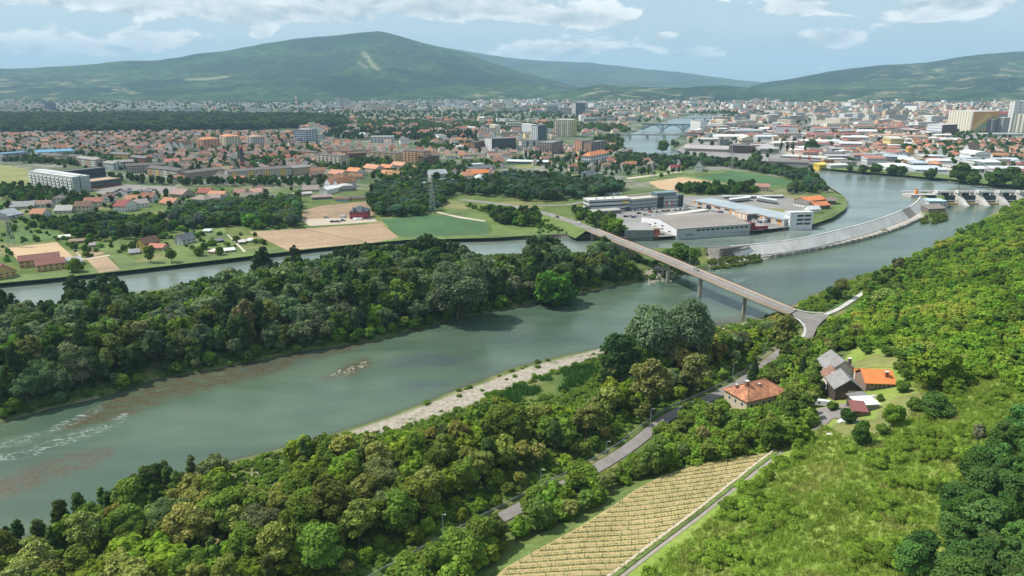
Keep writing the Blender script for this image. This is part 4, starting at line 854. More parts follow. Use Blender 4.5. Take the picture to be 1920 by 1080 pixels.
block('greenhouse', 'long low glass greenhouse beside the dry field', 'greenhouse', (950, 307), (1030, 309), 5, 22, (.42, .47, .48), 'gable', (.50, .56, .57), 1, 20, 4, rh=1.6, rm=M['sheet'], ww=.8, wh=.7)
offc('low white flat office building beside the orange-roofed houses', (884, 316), (909, 314), 7, 14, WHITE, 'flat', PALE, 1, 4, 2); hall('dark slate-roofed hall below the white flat office', (884, 323), (928, 318), 5, 20, (.20, .21, .22), 'gable', (.10, .11, .125), rh=3)
offc('dark glass and grey tower far off in the middle of the city', (1072, 217), (1079, 217.5), 23, (1088, 216.5), (.42, .44, .45), 'flat', GREYR, 12, 2, 4, ends=(.11, .14, .17))
hall('long grey workshop hall with dark windows by the wood', (797, 354), (853, 345), 8, 18, (.34, .33, .33), 'gable', (.30, .29, .29), rh=2, bx=9); hall('white hall with a low pale roof at the wood edge', (888, 346), (907, 346), 9, (944, 339), (.58, .60, .62), 'gabley', (.42, .45, .48), rh=3)
for lab, p1, p2, dp, rc_ in [('house with a bright orange roof and dark dormers beside the grey workshop', (868, 338), (888, 337), 16, TERRA2), ('long orange-roofed row house beside the white hall', (888, 334), (918, 331), 15, BRIGHT), ('grey-blue roofed workshop behind the long grey hall', (808, 335), (840, 333), 18, (.28, .31, .33))]: hous(lab, p1, p2, 8, dp, PALE, 'gable', rc_)
for i, (p1, p2) in enumerate((((608, 353), (620, 355)), ((622, 354), (634, 355)))): hous(('white gabled house with an orange roof, left half of the twin pair', 'white gabled house with an orange roof, right half of the twin pair')[i], p1, p2, 10, 34, (.56, .57, .60), 'gabley', TERRA2, rh=6)
hall('white tent hall with an open end beside the twin gabled houses', (599, 364), (614, 365), 9, (632, 360), (.60, .61, .60), 'gabley', (.62, .62, .61), rh=3, win=False); hall('grey round-roofed shed behind the tent hall', (634, 359), (668, 357), 4, 20, (.2, .2, .2), 'arch', (.36, .35, .34), rh=4, win=False)
for lab, p1, p2, c, rc_ in [('low yellow workshop with a brown roof at the edge of the waste ground', (655, 377), (694, 375), YEL, DKR), ('low blue hut with a brown roof on the waste ground edge', (628, 378), (654, 378), (.35, .5, .6), BROWNR), ('long grey shed with a mauve roof by the orchard', (585, 375), (622, 373), (.2, .19, .2), (.27, .20, .20)), ('flat grey shed beside the mauve-roofed one', (551, 370), (586, 367), (.42, .36, .26), (.36, .35, .33))]: hall(lab, p1, p2, 5, 10, c, 'gable', rc_, rh=1.5)
# red villa being built
r, w_, d_, h_ = block('villa', 'crimson villa with a dark slate roof and white steps on the builders yard', 'villa', (656, 411), (688, 411), 14, 16, (.36, .065, .085), 'hip', (.075, .085, .10), 2, 5, 3, rh=4.5)
mb = MB(); mb.box(w_ * .25, w_ * .75, -5, -.2, -.5, 1.6); mb.box(w_ * .3, w_ * .45, -7.5, -5.02, -.5, .8); mb.obj('terrace_steps', M['trim'], r); mb = MB(); mb.bar((w_ * .25, .8, h_), (w_ * .25, .8, h_ + 4.5), 3.0, r2=.2, n=8); mb.bar((w_ * .75, .8, h_), (w_ * .75, .8, h_ + 4.5), 3.0, r2=.2, n=8); mb.obj('turret_roofs', M['sheet'], r, (.075, .085, .10))
# chimney
a = G(456, 322, Z_TOWN); ch = empty('factory_chimney', (*a, Z_TOWN), 0, 'tall dark brick chimney with two red bands rising over the suburb', 'chimney'); hh = 46 * mpp(*a); mb = MB(); mb.bar((0, 0, -1), (0, 0, hh), 3.6, r2=2.6, n=12); mb.obj('shaft', mat('chimney_brick', (.075, .075, .08), var=.2), ch)
for q0, q1 in ((.93, 1.02), (.34, .41)): mb = MB(); mb.bar((0, 0, hh * q0), (0, 0, hh * q1), 3.62 - q0 + .12, r2=3.62 - q1 + .1, n=12); mb.obj('red_band', M['paint'], ch, (.42, .05, .045))
# canal-side buildings bottom left
hous('long yellow house with a wine-red roof standing behind its twin', (37, 503), (114, 494), 13, 13, (.48, .34, .16), 'gable', (.17, .075, .065), rh=2.6, bx=7); hous('long yellow house with a wine-red roof nearest the canal', (69, 510), (124, 503), 12, 12, (.50, .36, .16), 'gable', (.19, .08, .07), rh=2.6, bx=5)
hous('grey house with a pale slate roof beside the long yellow houses', (124, 501), (155, 497), 8, 12, (.38, .41, .42), 'gable', (.33, .33, .34), rh=2.5); hous('yellow house with a maroon gable at the left edge by the canal', (-14, 526), (32, 518), 12, 26, (.46, .32, .15), 'gabley', (.21, .065, .07), rh=5)
r, w_, d_, h_ = hous('yellow house with a dark brown roof beside the allotments', (256, 466), (272, 468), 10, 14, (.58, .42, .12), 'gabley', BROWNR, rh=4); hous('low annexe with a salmon roof beside the yellow house', (277, 469), (305, 470), 6, 9, (.42, .33, .22), 'gable', (.40, .15, .12), rh=2)
hous('white allotment house with a grey roof', (327, 458), (342, 460), 9, 13, (.5, .5, .5), 'gabley', (.13, .14, .15), rh=4); hous('small grey-roofed cabin by the yellow house', (243, 478), (262, 476), 4, 8, (.3, .3, .28), 'gable', (.26, .26, .27), rh=2)
for i, (lab, p1, p2, c, rc_) in enumerate([('small white-roofed shed beside the canal meadow', (112, 449), (132, 447), (.3, .28, .25), (.55, .55, .53)), ('brown-roofed low cottage between the allotment beds', (129, 457), (158, 455), (.25, .2, .15), (.20, .125, .09)), ('tiny shed with a grey roof by the ploughed strip', (168, 464), (179, 463), (.5, .48, .45), (.22, .19, .18)), ('white garden cabin with a striped roof nearest the canal', (390, 475), (402, 476), (.55, .55, .53), (.5, .4, .38)), ('long white garden cabin among the allotments', (422, 474), (441, 472), (.5, .5, .48), (.52, .52, .5)),
        ('flat black garden shelter in the allotments', (397, 457), (420, 454), (.1, .1, .1), (.10, .10, .11)), ('pale shed roof behind the white allotment house', (345, 446), (368, 444), (.45, .45, .45), (.50, .53, .56)), ('narrow white garden hut beside the track', (462, 455), (470, 455), (.5, .5, .5), (.5, .5, .5)), ('small grey hut at the edge of the orchard', (380, 437), (393, 437), (.35, .38, .38), (.45, .48, .48)), ('low black roofed hut beside the allotment track', (448, 458), (460, 457), (.2, .2, .2), (.42, .40, .37))]):
    block('garden_shed', lab, 'shed', p1, p2, 4, 6, c, 'shed', rc_, 1, 2, 1, rh=.7)
# houses above the canal wood, one by one
for lab, p1, p2, hp, dp, wc, rk, rc_ in [
    ('white two-storey house with a dark red roof and a balcony', (213, 397), (234, 398), 11, 18, WHITE, 'gable', (.20, .055, .05)), ('white house with a grey roof right of the dark red roofed one', (250, 391), (280, 388), 8, 13, WHITE, 'gable', (.26, .235, .23)), ('house with an orange roof behind the dark red roofed one', (234, 378), (272, 377), 4, 14, CREAM, 'gable', TERRA2), ('house under a long salmon roof slope left of the big trees', (298, 384), (322, 386), 4, 17, CREAM, 'gable', TERRA2),
    ('long grey-roofed bungalow at the left edge', (19, 393), (64, 391), 5, 15, (.4, .4, .4), 'gable', (.23, .235, .24)), ('house with a rusty orange roof beside the long bungalow', (55, 408), (80, 408), 7, 14, PALE, 'gable', (.34, .16, .09)), ('small grey-roofed house by the hedges', (102, 401), (134, 400), 6, 14, (.42, .44, .44), 'gable', (.30, .30, .29)), ('slate-roofed house cut off by the left edge', (-20, 411), (16, 413), 8, 16, (.4, .4, .42), 'gabley', (.24, .27, .30)),
    ('broad house with a dusky rose roof by the parking lot', (318, 369), (342, 371), 6, 18, (.36, .3, .27), 'gable', (.28, .185, .165)), ('house with a dark brick-red roof above the hedge', (369, 366), (392, 366), 5, 16, CREAM, 'gable', (.26, .085, .065)), ('cream house with a worn orange roof', (389, 371), (419, 372), 6, 13, CREAM, 'gable', (.42, .20, .11)), ('bungalow with a taupe hipped roof', (356, 378), (384, 380), 5, 14, (.4, .4, .39), 'hip', (.22, .18, .155)), ('house with a small brick-orange porch roof', (356, 387), (373, 388), 4, 9, (.5, .42, .38), 'gable', TERRA), ('grey-brown roofed house left of the tall hedge', (390, 377), (412, 377), 6, 13, (.42, .40, .38), 'gable', (.25, .20, .17)),
    ('house with a brown roof beside the maroon gable', (437, 367), (458, 367), 5, 15, (.38, .34, .3), 'gable', (.23, .14, .11)), ('house with a maroon gable roof', (448, 374), (465, 375), 6, 14, (.45, .40, .36), 'gabley', (.155, .08, .08)), ('house with a pink tiled half-hipped roof', (470, 370), (492, 369), 9, 14, (.46, .38, .31), 'gable', (.37, .205, .17)), ('house with a grey-brown roof under the big lime trees', (567, 360), (598, 359), 4, 15, (.36, .32, .28), 'gable', (.24, .20, .18)), ('house with a broad orange roof near the gable row', (614, 334), (640, 336), 9, 17, (.52, .36, .24), 'gable', (.40, .20, .13)),
    ('white house with a vivid orange roof in the middle row', (649, 329), (670, 331), 9, 15, (.56, .52, .46), 'gable', (.50, .21, .10)), ('house with a salmon roof below the tan apartments', (680, 322), (704, 325), 8, 17, (.52, .46, .42), 'gable', (.42, .22, .14)), ('house with a clear orange roof and white gable', (709, 322), (730, 324), 8, 16, WHITE, 'gable', (.46, .19, .10)), ('house with an orange roof in the lower garden row', (712, 332), (732, 333), 7, 15, CREAM, 'gable', (.44, .20, .12)), ('house with a light orange roof at the row end', (732, 317), (754, 319), 8, 16, (.5, .42, .3), 'gable', (.44, .23, .16)),
    ('white farmhouse with a dark brown roof beside the green field', (1303, 322), (1316, 322.5), 11, (1335, 319), WHITE, 'gabley', (.115, .09, .085)), ('old farmhouse with a patched red-brown roof among orchard trees', (1415, 358), (1442, 359), 8, 12, (.50, .42, .36), 'gable', (.30, .165, .13)), ('yellow house with a deep red roof near the river', (1257, 321), (1276, 321), 6, 14, CREAM, 'gable', (.17, .04, .045)), ('orange and yellow block house by the riverside workshops', (1702, 291), (1712, 291), 13, (1726, 290), (.60, .33, .08), 'gabley', (.46, .2, .1)),
    ('white house with a taupe roof near the silos', (1802, 291), (1816, 292), 10, (1840, 290), WHITE, 'gabley', (.25, .17, .14)), ('white flat-topped house with square windows by the river', (1860, 310), (1893, 310), 11, 18, WHITE, 'flat', PALE), ('cottage with an orange roof between the white halls', (1735, 313), (1760, 315), 7, 16, (.36, .27, .2), 'hip', (.40, .22, .13)), ('dark slate-roofed house near the wooded lane', (1088, 333), (1120, 334), 7, 14, (.45, .46, .47), 'gabley', (.07, .08, .10))]:
    hous(lab, p1, p2, hp, dp, wc, rk, rc_, rh=None)
# riverside trading estate
r, w_, d_, h_ = offc('pale office building with two long bands of dark glass and a yellow sign', (1104, 399), (1181, 395), 23, 15, (.46, .48, .48), 'flat', (.56, .55, .53), 3, 10, 3, strip=True, wh=.36, segs=())
mb = MB(); mb.box(w_ * .80, w_ * .94, -.30, -.16, h_ * .66, h_ * .80); mb.obj('yellow_sign', M['paint'], r, (.62, .44, .03)); mb = MB(); mb.box(w_ * .88, w_ - .3, -.22, -.15, .2, h_ * .33); mb.obj('passage', M['window'], r)
for k in (.2, .4, .6): mb = MB(); mb.box(w_ * k, w_ * k + 1.8, 5, 7, h_ + .12, h_ + 1.4); mb.obj('roof_vent', M['sheet'], r, PALE)
hall('low grey canopy building in front of the banded office', (1112, 404), (1164, 400), 7, 8, (.20, .20, .21), 'shed', (.33, .32, .31), rh=.8)
offc('grey office block with three rows of close-set windows', (1183, 395), (1232, 390), 20, 15, (.37, .39, .39), 'flat', (.42, .385, .34), 3, 22, 5, ww=.5, wh=.6)
r, w_, d_, h_ = offc('grey office block with a dark tower slab and a glass penthouse', (1233, 390), (1280, 387), 21, 17, (.39, .42, .42), 'flat', (.22, .23, .24), 3, 20, 3, ww=.5, wh=.55, segs=((0, .22, (.045, .05, .065), 0, 1.02),))
mb = MB(); mb.box(w_ * -.02, w_ * .75, 2, 13, h_ + .6, h_ + 3.4); mb.obj('penthouse', mat('green_glass', (.10, .16, .17), rough=.15, var=.2, spec=.6), r); mb = MB(); mb.box(w_ * .80, w_ * 1.005, -.3, d_ * .6, 0, h_ + .3); mb.obj('glass_corner', M['window'], r)
for k in range(3): mb = MB(); x = w_ * (.08 + .1 * k); mb.bar((x, -12, 0), (x, -12, 8), .08); mb.quad((x, -12, 5), (x + 1.3, -12.1, 5), (x + 1.3, -12.1, 8), (x, -12, 8)); o = mb.obj('flag_pole', M['paint'], None, ((.5, .06, .05), (.6, .6, .6), (.5, .06, .05))[k]); o.location = r.location; o.rotation_euler = r.rotation_euler; tag(o, ('red banner on a pole before the grey office, left of three', 'white banner on a pole before the grey office, middle of three', 'red banner on a pole before the grey office, right of three')[k], 'flag', 'banners before the offices')
hall('long showroom with a grey top band over an orange base', (1257, 416), (1329, 405.5), 11.5, 9, (.33, .35, .36), 'flat', (.50, .485, .455), segs=((0, 1, (.36, .06, .05), 0, .38),), bx=10, sides='', win=False)
r, w_, d_, h_ = hall('broad grey workshop hall on the quay with a white gable end', (1269, 443), (1406, 433), 14, (1360, 408), (.34, .375, .39), 'gable', (.225, .195, .175), rh=3.4, bx=0, by=0, rm=M['sheet'], win=False)
mb = MB()
for k in range(11): x = w_ * (.26 + .066 * k); mb.quad((x, -.1, h_ * .48), (x + w_ * .048, -.1, h_ * .48), (x + w_ * .048, -.1, h_ * .74), (x, -.1, h_ * .74))
for k in range(2): x = w_ * (.12 + .05 * k); mb.quad((x, -.1, h_ * .02), (x + 3, -.1, h_ * .02), (x + 3, -.1, h_ * .16), (x, -.1, h_ * .16))
mb.obj('windows', M['window'], r, kind='stuff'); mb = MB(); mb.box(-.3, -.05, 0, d_, 0, h_ - .1); mb.tri((-.3, 0, h_ - .1), (-.3, d_, h_ - .1), (-.3, d_ / 2, h_ + 2.9)); mb.obj('white_gable', M['wall'], r, (.58, .59, .62))
mb = MB()
for y, zz in ((.15, .2), (.35, .2), (.55, .2), (.7, .2), (.35, .62), (.55, .62)): mb.quad((-.35, d_ * (y + .07), h_ * zz), (-.35, d_ * y, h_ * zz), (-.35, d_ * y, h_ * (zz + .17)), (-.35, d_ * (y + .07), h_ * (zz + .17)))
mb.obj('gable_windows', M['window'], r, kind='stuff'); mb = MB(); mb.box(w_ + .02, w_ + 5, .2, d_ * .8, -.5, h_ + .3); mb.obj('maroon_end_bay', M['wall'], r, (.135, .03, .035))
hall('plain ribbed grey hall on the quay beside the bridge', (1171, 444.5), (1225, 444), 13, 24, (.185, .20, .195), 'shed', (.25, .24, .23), rh=1.6, bx=3, by=0, ww=.2, wh=.12); hall('small orange entrance block between the quay halls', (1226, 441), (1237, 441), 12, 8, (.50, .15, .06), 'flat', (.42, .39, .35), bx=2, sides='f')
r, w_, d_, h_ = hall('very long hall with a pale sloping roof and orange and white bays', (1299, 386), (1469, 424), 10.5, 22, (.42, .405, .39), 'shed', (.28, .325, .355), rh=1.2, win=False, segs=[(k / 16 + .005, k / 16 + (.022 if k % 3 else .035), (.56, .24, .06), .05 if k % 2 else .5, .95) for k in range(16)])
mb = MB()
for k in range(9): x = w_ * (.06 + .108 * k); mb.quad((x, -.12, h_ * (.0 if k % 3 == 1 else .5)), (x + 7, -.12, h_ * (.0 if k % 3 == 1 else .5)), (x + 7, -.12, h_ * .74), (x, -.12, h_ * .74))
mb.obj('dark_openings', M['window'], r, kind='stuff')
hall('white and orange striped bay projecting from the very long hall', (1370, 406), (1400, 414), 11, (1416, 407), (.55, .53, .50), 'flat', (.33, .29, .26), win=False, segs=[(k / 8 + .01, k / 8 + .06, (.58, .24, .06)) for k in (0, 2, 3, 5, 7)], ends=(.09, .09, .10))
r, w_, d_, h_ = offc('white office cube with rows of dark windows at the quay corner', (1469, 421), (1480, 425), 25, (1512, 420), (.56, .58, .61), 'flat', PALE, 3, 2, 5, ww=.25, wh=.25, sides='f')
mb = MB()
for k in range(3):
    for y0 in (.30, .62): mb.quad((w_ + .1, d_ * y0, h_ * (.12 + .29 * k)), (w_ + .1, d_ * (y0 + .28), h_ * (.12 + .29 * k)), (w_ + .1, d_ * (y0 + .28), h_ * (.27 + .29 * k)), (w_ + .1, d_ * y0, h_ * (.27 + .29 * k)))
mb.obj('window_band', M['window'], r, kind='stuff')
hall('carport with a pale flat roof behind the parked trailers', (1358, 373), (1470, 372), 4, 9, (.15, .15, .16), 'flat', (.45, .46, .47), win=False)
for lab, p1, p2, dp, wc, rc_ in [('white farm wing with a dark slate roof near the lake bend', (1488, 386), (1516, 391), 12, WHITE, (.14, .125, .12)), ('farm hall with a bright orange roof, the longer of the two', (1512, 384), (1548, 380), 16, (.35, .22, .16), BRIGHT), ('farm hall with an orange roof and dark gable by the lake', (1528, 393), (1556, 391), 13, (.09, .08, .08), (.46, .17, .07)), ('dark barn at the end of the farm by the lake', (1550, 383), (1567, 384), 14, (.10, .09, .09), (.16, .13, .12)), ('white boathouse with a pale roof below the farm', (1516, 400), (1538, 399), 9, WHITE, (.48, .5, .53))]: hous(lab, p1, p2, 7, dp, wc, 'gable', rc_, rh=3)
r, w_, d_, h_ = offc('weir control house with a pale blue roof and white walls', (1741, 387), (1773, 387), 10, 12, (.50, .54, .58), 'shed', (.38, .52, .58), 2, 6, 3, rh=1.2, z=2.0)
hall('dark stone ramp block below the weir control house', (1740, 401), (1772, 399), 9, 10, (.17, .15, .135), 'shed', (.20, .17, .15), z=1.0, win=False, rh=3)
# far bank of the lake: silos, works, halls
def silo_bank(label, p1, p2, hpx, dep, col, n=8, end=None):
    r, w_, d_, h_ = block('grain_silo', label, 'silo', p1, p2, hpx, dep, col, 'flat', (.45, .43, .40), 0, win=False, ends=end); mb = MB()
    for i in range(n): x = w_ * (i + .5) / n; mb.bar((x, 0, -1), (x, 0, h_ - .4), w_ / n / 2 * .97, n=10)
    mb.obj('silo_cells', M['wall'], r, col); return r, w_, d_, h_
r, w_, d_, h_ = silo_bank('large cream ribbed grain silo with an orange and green painted end', (1776, 245), (1820, 249.5), 37, (1841, 247), (.60, .56, .47), 9, (.50, .26, .10))
mb = MB(); mb.quad((w_ + .2, d_ * .0, h_ * .05), (w_ + .2, d_ * .35, h_ * .05), (w_ + .2, d_ * 1.0, h_ * .7), (w_ + .2, d_ * .8, h_ * .8)); mb.obj('painted_stripe', M['wall'], r, (.22, .30, .18)); mb = MB(); mb.quad((w_ + .15, d_ * .0, h_ * .25), (w_ + .15, d_ * .1, h_ * .15), (w_ + .15, d_ * .75, h_ * .85), (w_ + .15, d_ * .5, h_ * .9)); mb.obj('painted_stripe', M['wall'], r, (.56, .40, .14))
silo_bank('white ribbed grain silo at the right edge with a red-brown cap', (1886, 247), (1945, 249), 33, 30, (.60, .57, .50), 7); silo_bank('dark grey cluster of silo cells between the cream silos', (1840, 249), (1862, 250), 25, 20, (.14, .14, .145), 3); silo_bank('mid grey cluster of silo cells left of the white tower', (1862, 249), (1880, 250), 28, 22, (.27, .26, .26), 3)
blk('tall white lift tower beside the right grain silo', (1884, 247), (1893, 247.5), 55, (1906, 246), (.58, .58, .57), 'flat', PALE, 10, 1, 1, ww=.15, wh=.3)
hall('very long hall with a dark red roof behind the silos', (1838, 219), (1925, 219), 5, 60, (.3, .25, .23), 'gable', (.20, .035, .03), rh=9, win=False); hall('white factory building with a maroon end by the silos', (1736, 252), (1764, 254), 19, (1777, 252), (.58, .60, .62), 'flat', PALE, floors=4, ends=(.12, .06, .06)); hall('low dark works building behind the white factory', (1765, 250), (1798, 250), 8, 30, (.08, .08, .09), 'flat', (.2, .2, .21))
r, w_, d_, h_ = hall('white factory hall with a red roof edge and a red ladder tower', (1453, 257), (1494, 258), 20, 50, (.56, .58, .60), 'flat', (.35, .2, .17), floors=1, win=False, segs=((0, 1, (.4, .1, .08), .93, 1.0),)); mb = MB(); mb.box(w_ * .44, w_ * .57, -6, -.1, 0, h_ * .75); mb.obj('ladder_tower', M['wall'], r, (.40, .10, .10))
for i in range(9): a = G(1447 + i * 6, 258.5, Z_TOWN); q = MB(); q.bar((0, 0, -1), (0, 0, 11), 4.6, n=12); q.bar((0, 0, 11), (0, 0, 13), 4.6, r2=.6, n=12); o = q.obj('storage_tank', M['wall'], None, (.36, .29, .25)); o.location = (*a, Z_TOWN); FOOT.append((*a, 5, 5, 0)); tag(o, 'dusty pink round storage tank in the row before the white factory hall', 'tank', 'storage tanks before the white factory')
for k in range(8): hall('saw-tooth roofed bay of the old river works', (1284 + k * 11, 283.0 + k * .35), (1294.6 + k * 11, 283.2 + k * .35), 5, 46, (.28, .25, .23), 'shed', (.33, .30, .29), rh=3.4, group='saw-tooth bays of the river works', win=False)
hall('brown brick works with tall windows beside the saw-tooth bays', (1366, 287), (1404, 288), 14, 25, (.125, .085, .075), 'flat', GREYR, floors=3, segs=((0, .2, (.36, .30, .25)),), wh=.6); hall('orange brick works block at the end of the brown one', (1405, 286), (1424, 285), 12, 22, (.34, .15, .10), 'flat', GREYR, floors=2); offc('grey office tower over the saw-tooth bays', (1349, 276), (1366, 276), 14, 20, (.24, .235, .235), 'flat', GREYR, 5, 6); hall('pale works hall with a cream gable behind the brown brick works', (1390, 272), (1412, 272), 12, 30, (.50, .46, .36), 'gabley', (.45, .42, .36), rh=4)
hall('long grey saw-tooth roofed hall beside the poplars', (1424, 288), (1460, 288), 9, 60, (.33, .32, .32), 'shed', (.33, .32, .32), rh=4); hall('long shopping hall with red stair towers and white window bands', (1462, 301), (1546, 306), 9, 28, (.50, .47, .45), 'flat', (.52, .50, .48), segs=((.42, .48, (.48, .12, .08), 0, 1.25), (.63, .69, (.48, .12, .08), 0, 1.25), (.2, .42, (.35, .1, .08), .1, .5)), strip=True, floors=2, wh=.35); hall('hall with an orange end wall beside the shopping hall', (1544, 307), (1588, 307), 8, 22, (.52, .26, .12), 'flat', (.48, .46, .44)); hall('long grey hall with a low dark roof on the lake shore', (1440, 308), (1516, 311), 6, 20, (.30, .28, .27), 'gable', (.16, .15, .145), rh=3); hall('yellow pavilion with a slanting roof on the shore', (1536, 315), (1556, 314), 6, 12, (.58, .42, .06), 'shed', (.60, .46, .08), rh=1.5); hall('low white depot on the shore beside the yellow pavilion', (1557, 316), (1590, 315), 6, 16, PALE, 'gable', (.5, .5, .48), rh=2)
rr = random.Random(5)
for k, (u, v, wd, hp, dp, wc, rc_, lab) in enumerate([(1625, 309, 36, 12, 26, PALE, (.30, .13, .10), 'pale works building with a faded red roof by the shore'), (1662, 318, 52, 5, 30, WHITE, (.55, .56, .57), 'low white hall with a bright roof on the lake shore'), (1690, 308, 28, 8, 30, WHITE, (.5, .5, .5), 'white workshop with a row of little windows'), (1716, 322, 60, 4, 34, (.45, .48, .52), (.46, .50, .56), 'blue-grey striped roofed hall near the shore'),
        (1826, 301, 30, 12, 36, WHITE, (.60, .60, .60), 'white hall with a round bright roof near the right edge'), (1815, 314, 60, 10, 30, PALE, (.52, .53, .54), 'broad pale hall with a shallow gable near the right edge'), (1858, 322, 70, 6, 28, PALE, (.46, .48, .50), 'long pale hall stretching to the right edge'), (1790, 305, 34, 6, 30, GREY, (.42, .42, .43), 'grey hall between the white ones'), (1570, 275, 68, 8, 24, CREAM, (.46, .44, .40), 'long cream office row in the trading town'), (1640, 284, 52, 6, 26, BEIGE, TERRA, 'long low hall with a brick-red roof'),
        (1668, 276, 26, 16, 30, (.56, .44, .2), (.5, .48, .44), 'yellow and beige office row end'), (1600, 296, 44, 6, 30, (.35, .33, .32), (.30, .29, .29), 'dark flat depot hall by the market yard'), (1320, 244, 46, 8, 40, (.5, .4, .38), (.42, .41, .41), 'grey and white works hall above the river bridge'), (1375, 252, 56, 7, 40, PALE, (.33, .34, .37), 'blue-grey roofed works hall behind the saw-tooth bays'), (1345, 262, 60, 6, 36, WHITE, (.58, .56, .52), 'long white roofed works hall'), (1420, 262, 40, 6, 40, PALE, (.45, .50, .52), 'pale teal roofed hall'),
        (1450, 275, 46, 7, 24, (.5, .48, .45), (.52, .5, .48), 'white fronted hall below the storage tanks'), (1310, 266, 40, 5, 30, GREY, (.42, .40, .38), 'grey workshop by the river wood'), (1530, 262, 34, 7, 40, BEIGE, BROWNR, 'brown-roofed barrack hall behind the market yards'), (1560, 255, 60, 6, 30, BEIGE, (.28, .07, .06), 'long hall with a dark red roof by the railway'), (1640, 262, 60, 8, 30, CREAM, (.42, .25, .18), 'long barrack with pale walls and a rosy roof'), (1600, 245, 40, 8, 30, CREAM, TERRA, 'tenement with twin gables and a brick roof'), (1700, 264, 40, 8, 30, CREAM, (.33, .24, .19), 'barrack with a taupe roof near the white factory'), (1768, 268, 40, 6, 34, PALE, (.47, .47, .46), 'pale hall below the cream silo'), (1848, 256, 70, 5, 30, PALE, (.45, .45, .45), 'low pale hall under the silos')]):
    hall(lab, (u, v), (u + wd, v + rr.uniform(-.3, .8)), hp, dp, wc, 'arch' if 'round' in lab else rr.choice(['gable', 'flat', 'shed']), rc_, rh=2.5 if 'round' not in lab else 4, rm=M['sheet'] if max(rc_) - min(rc_) < .12 else None, floors=1 if hp < 9 else 2)

# bridges over the upper river
def river_bridge(label, p1, p2, zdeck, wd, npier, arch, col):
    a, b = G(*p1, zdeck), G(*p2, zdeck); d = b - a; Lb = np.linalg.norm(d); ang = math.atan2(d[1], d[0]); r = empty('river_bridge', (*a, 0), ang, label, 'bridge')
    mb = MB(); mb.box(0, Lb, 0, wd, zdeck - 2.2, zdeck); mb.obj('deck', M['paint'] if arch else M['conc'], r, col)
    mb = MB(); mb.box(0, Lb, -.05, .25, zdeck + .02, zdeck + 1.3); mb.obj('parapet', M['paint'], r, (.30, .10, .08) if arch else (.5, .5, .48)); sp = Lb / (npier + 1)
    for i in range(npier): x = sp * (i + 1); mb = MB(); mb.box(x - 2.6, x + 2.6, .5, wd - .5, -2, zdeck - 2.21); mb.obj('pier', M['conc'] , r)
    if arch:
        for i in range(npier + 1):
            mb = MB(); n = 14; hA = zdeck - 12.5
            for k in range(n):
                f = lambda t: (sp * i + 2.8 + (sp - 5.6) * t, 0, 10 + hA * (1 - (2 * t - 1) ** 2))
                for y in (.2, wd - .9):
                    p, q = f(k / n), f((k + 1) / n); mb.bar((p[0], y, p[2]), (q[0], y, q[2]), 1.0); mb.bar((p[0], y, p[2]), (p[0], y, zdeck - 2.1), .35)
            mb.obj('arch', M['paint'], r, col)
    return r
river_bridge('blue steel arch bridge with stone piers over the upper river', (1204, 233), (1321, 233.5), 26, 11, 2, True, (.06, .20, .36)); river_bridge('flat pale concrete bridge over the upper river', (1150, 252), (1312, 252.5), 17, 12, 4, False, (.45, .44, .42)); river_bridge('dark low footbridge over the upper river beyond the arches', (1280, 221), (1345, 221), 24, 10, 2, False, (.12, .115, .11))
river_bridge('long grey railway viaduct deck behind the trading town', (1322, 234), (1775, 236), 20, 10, 24, False, (.34, .34, .35))

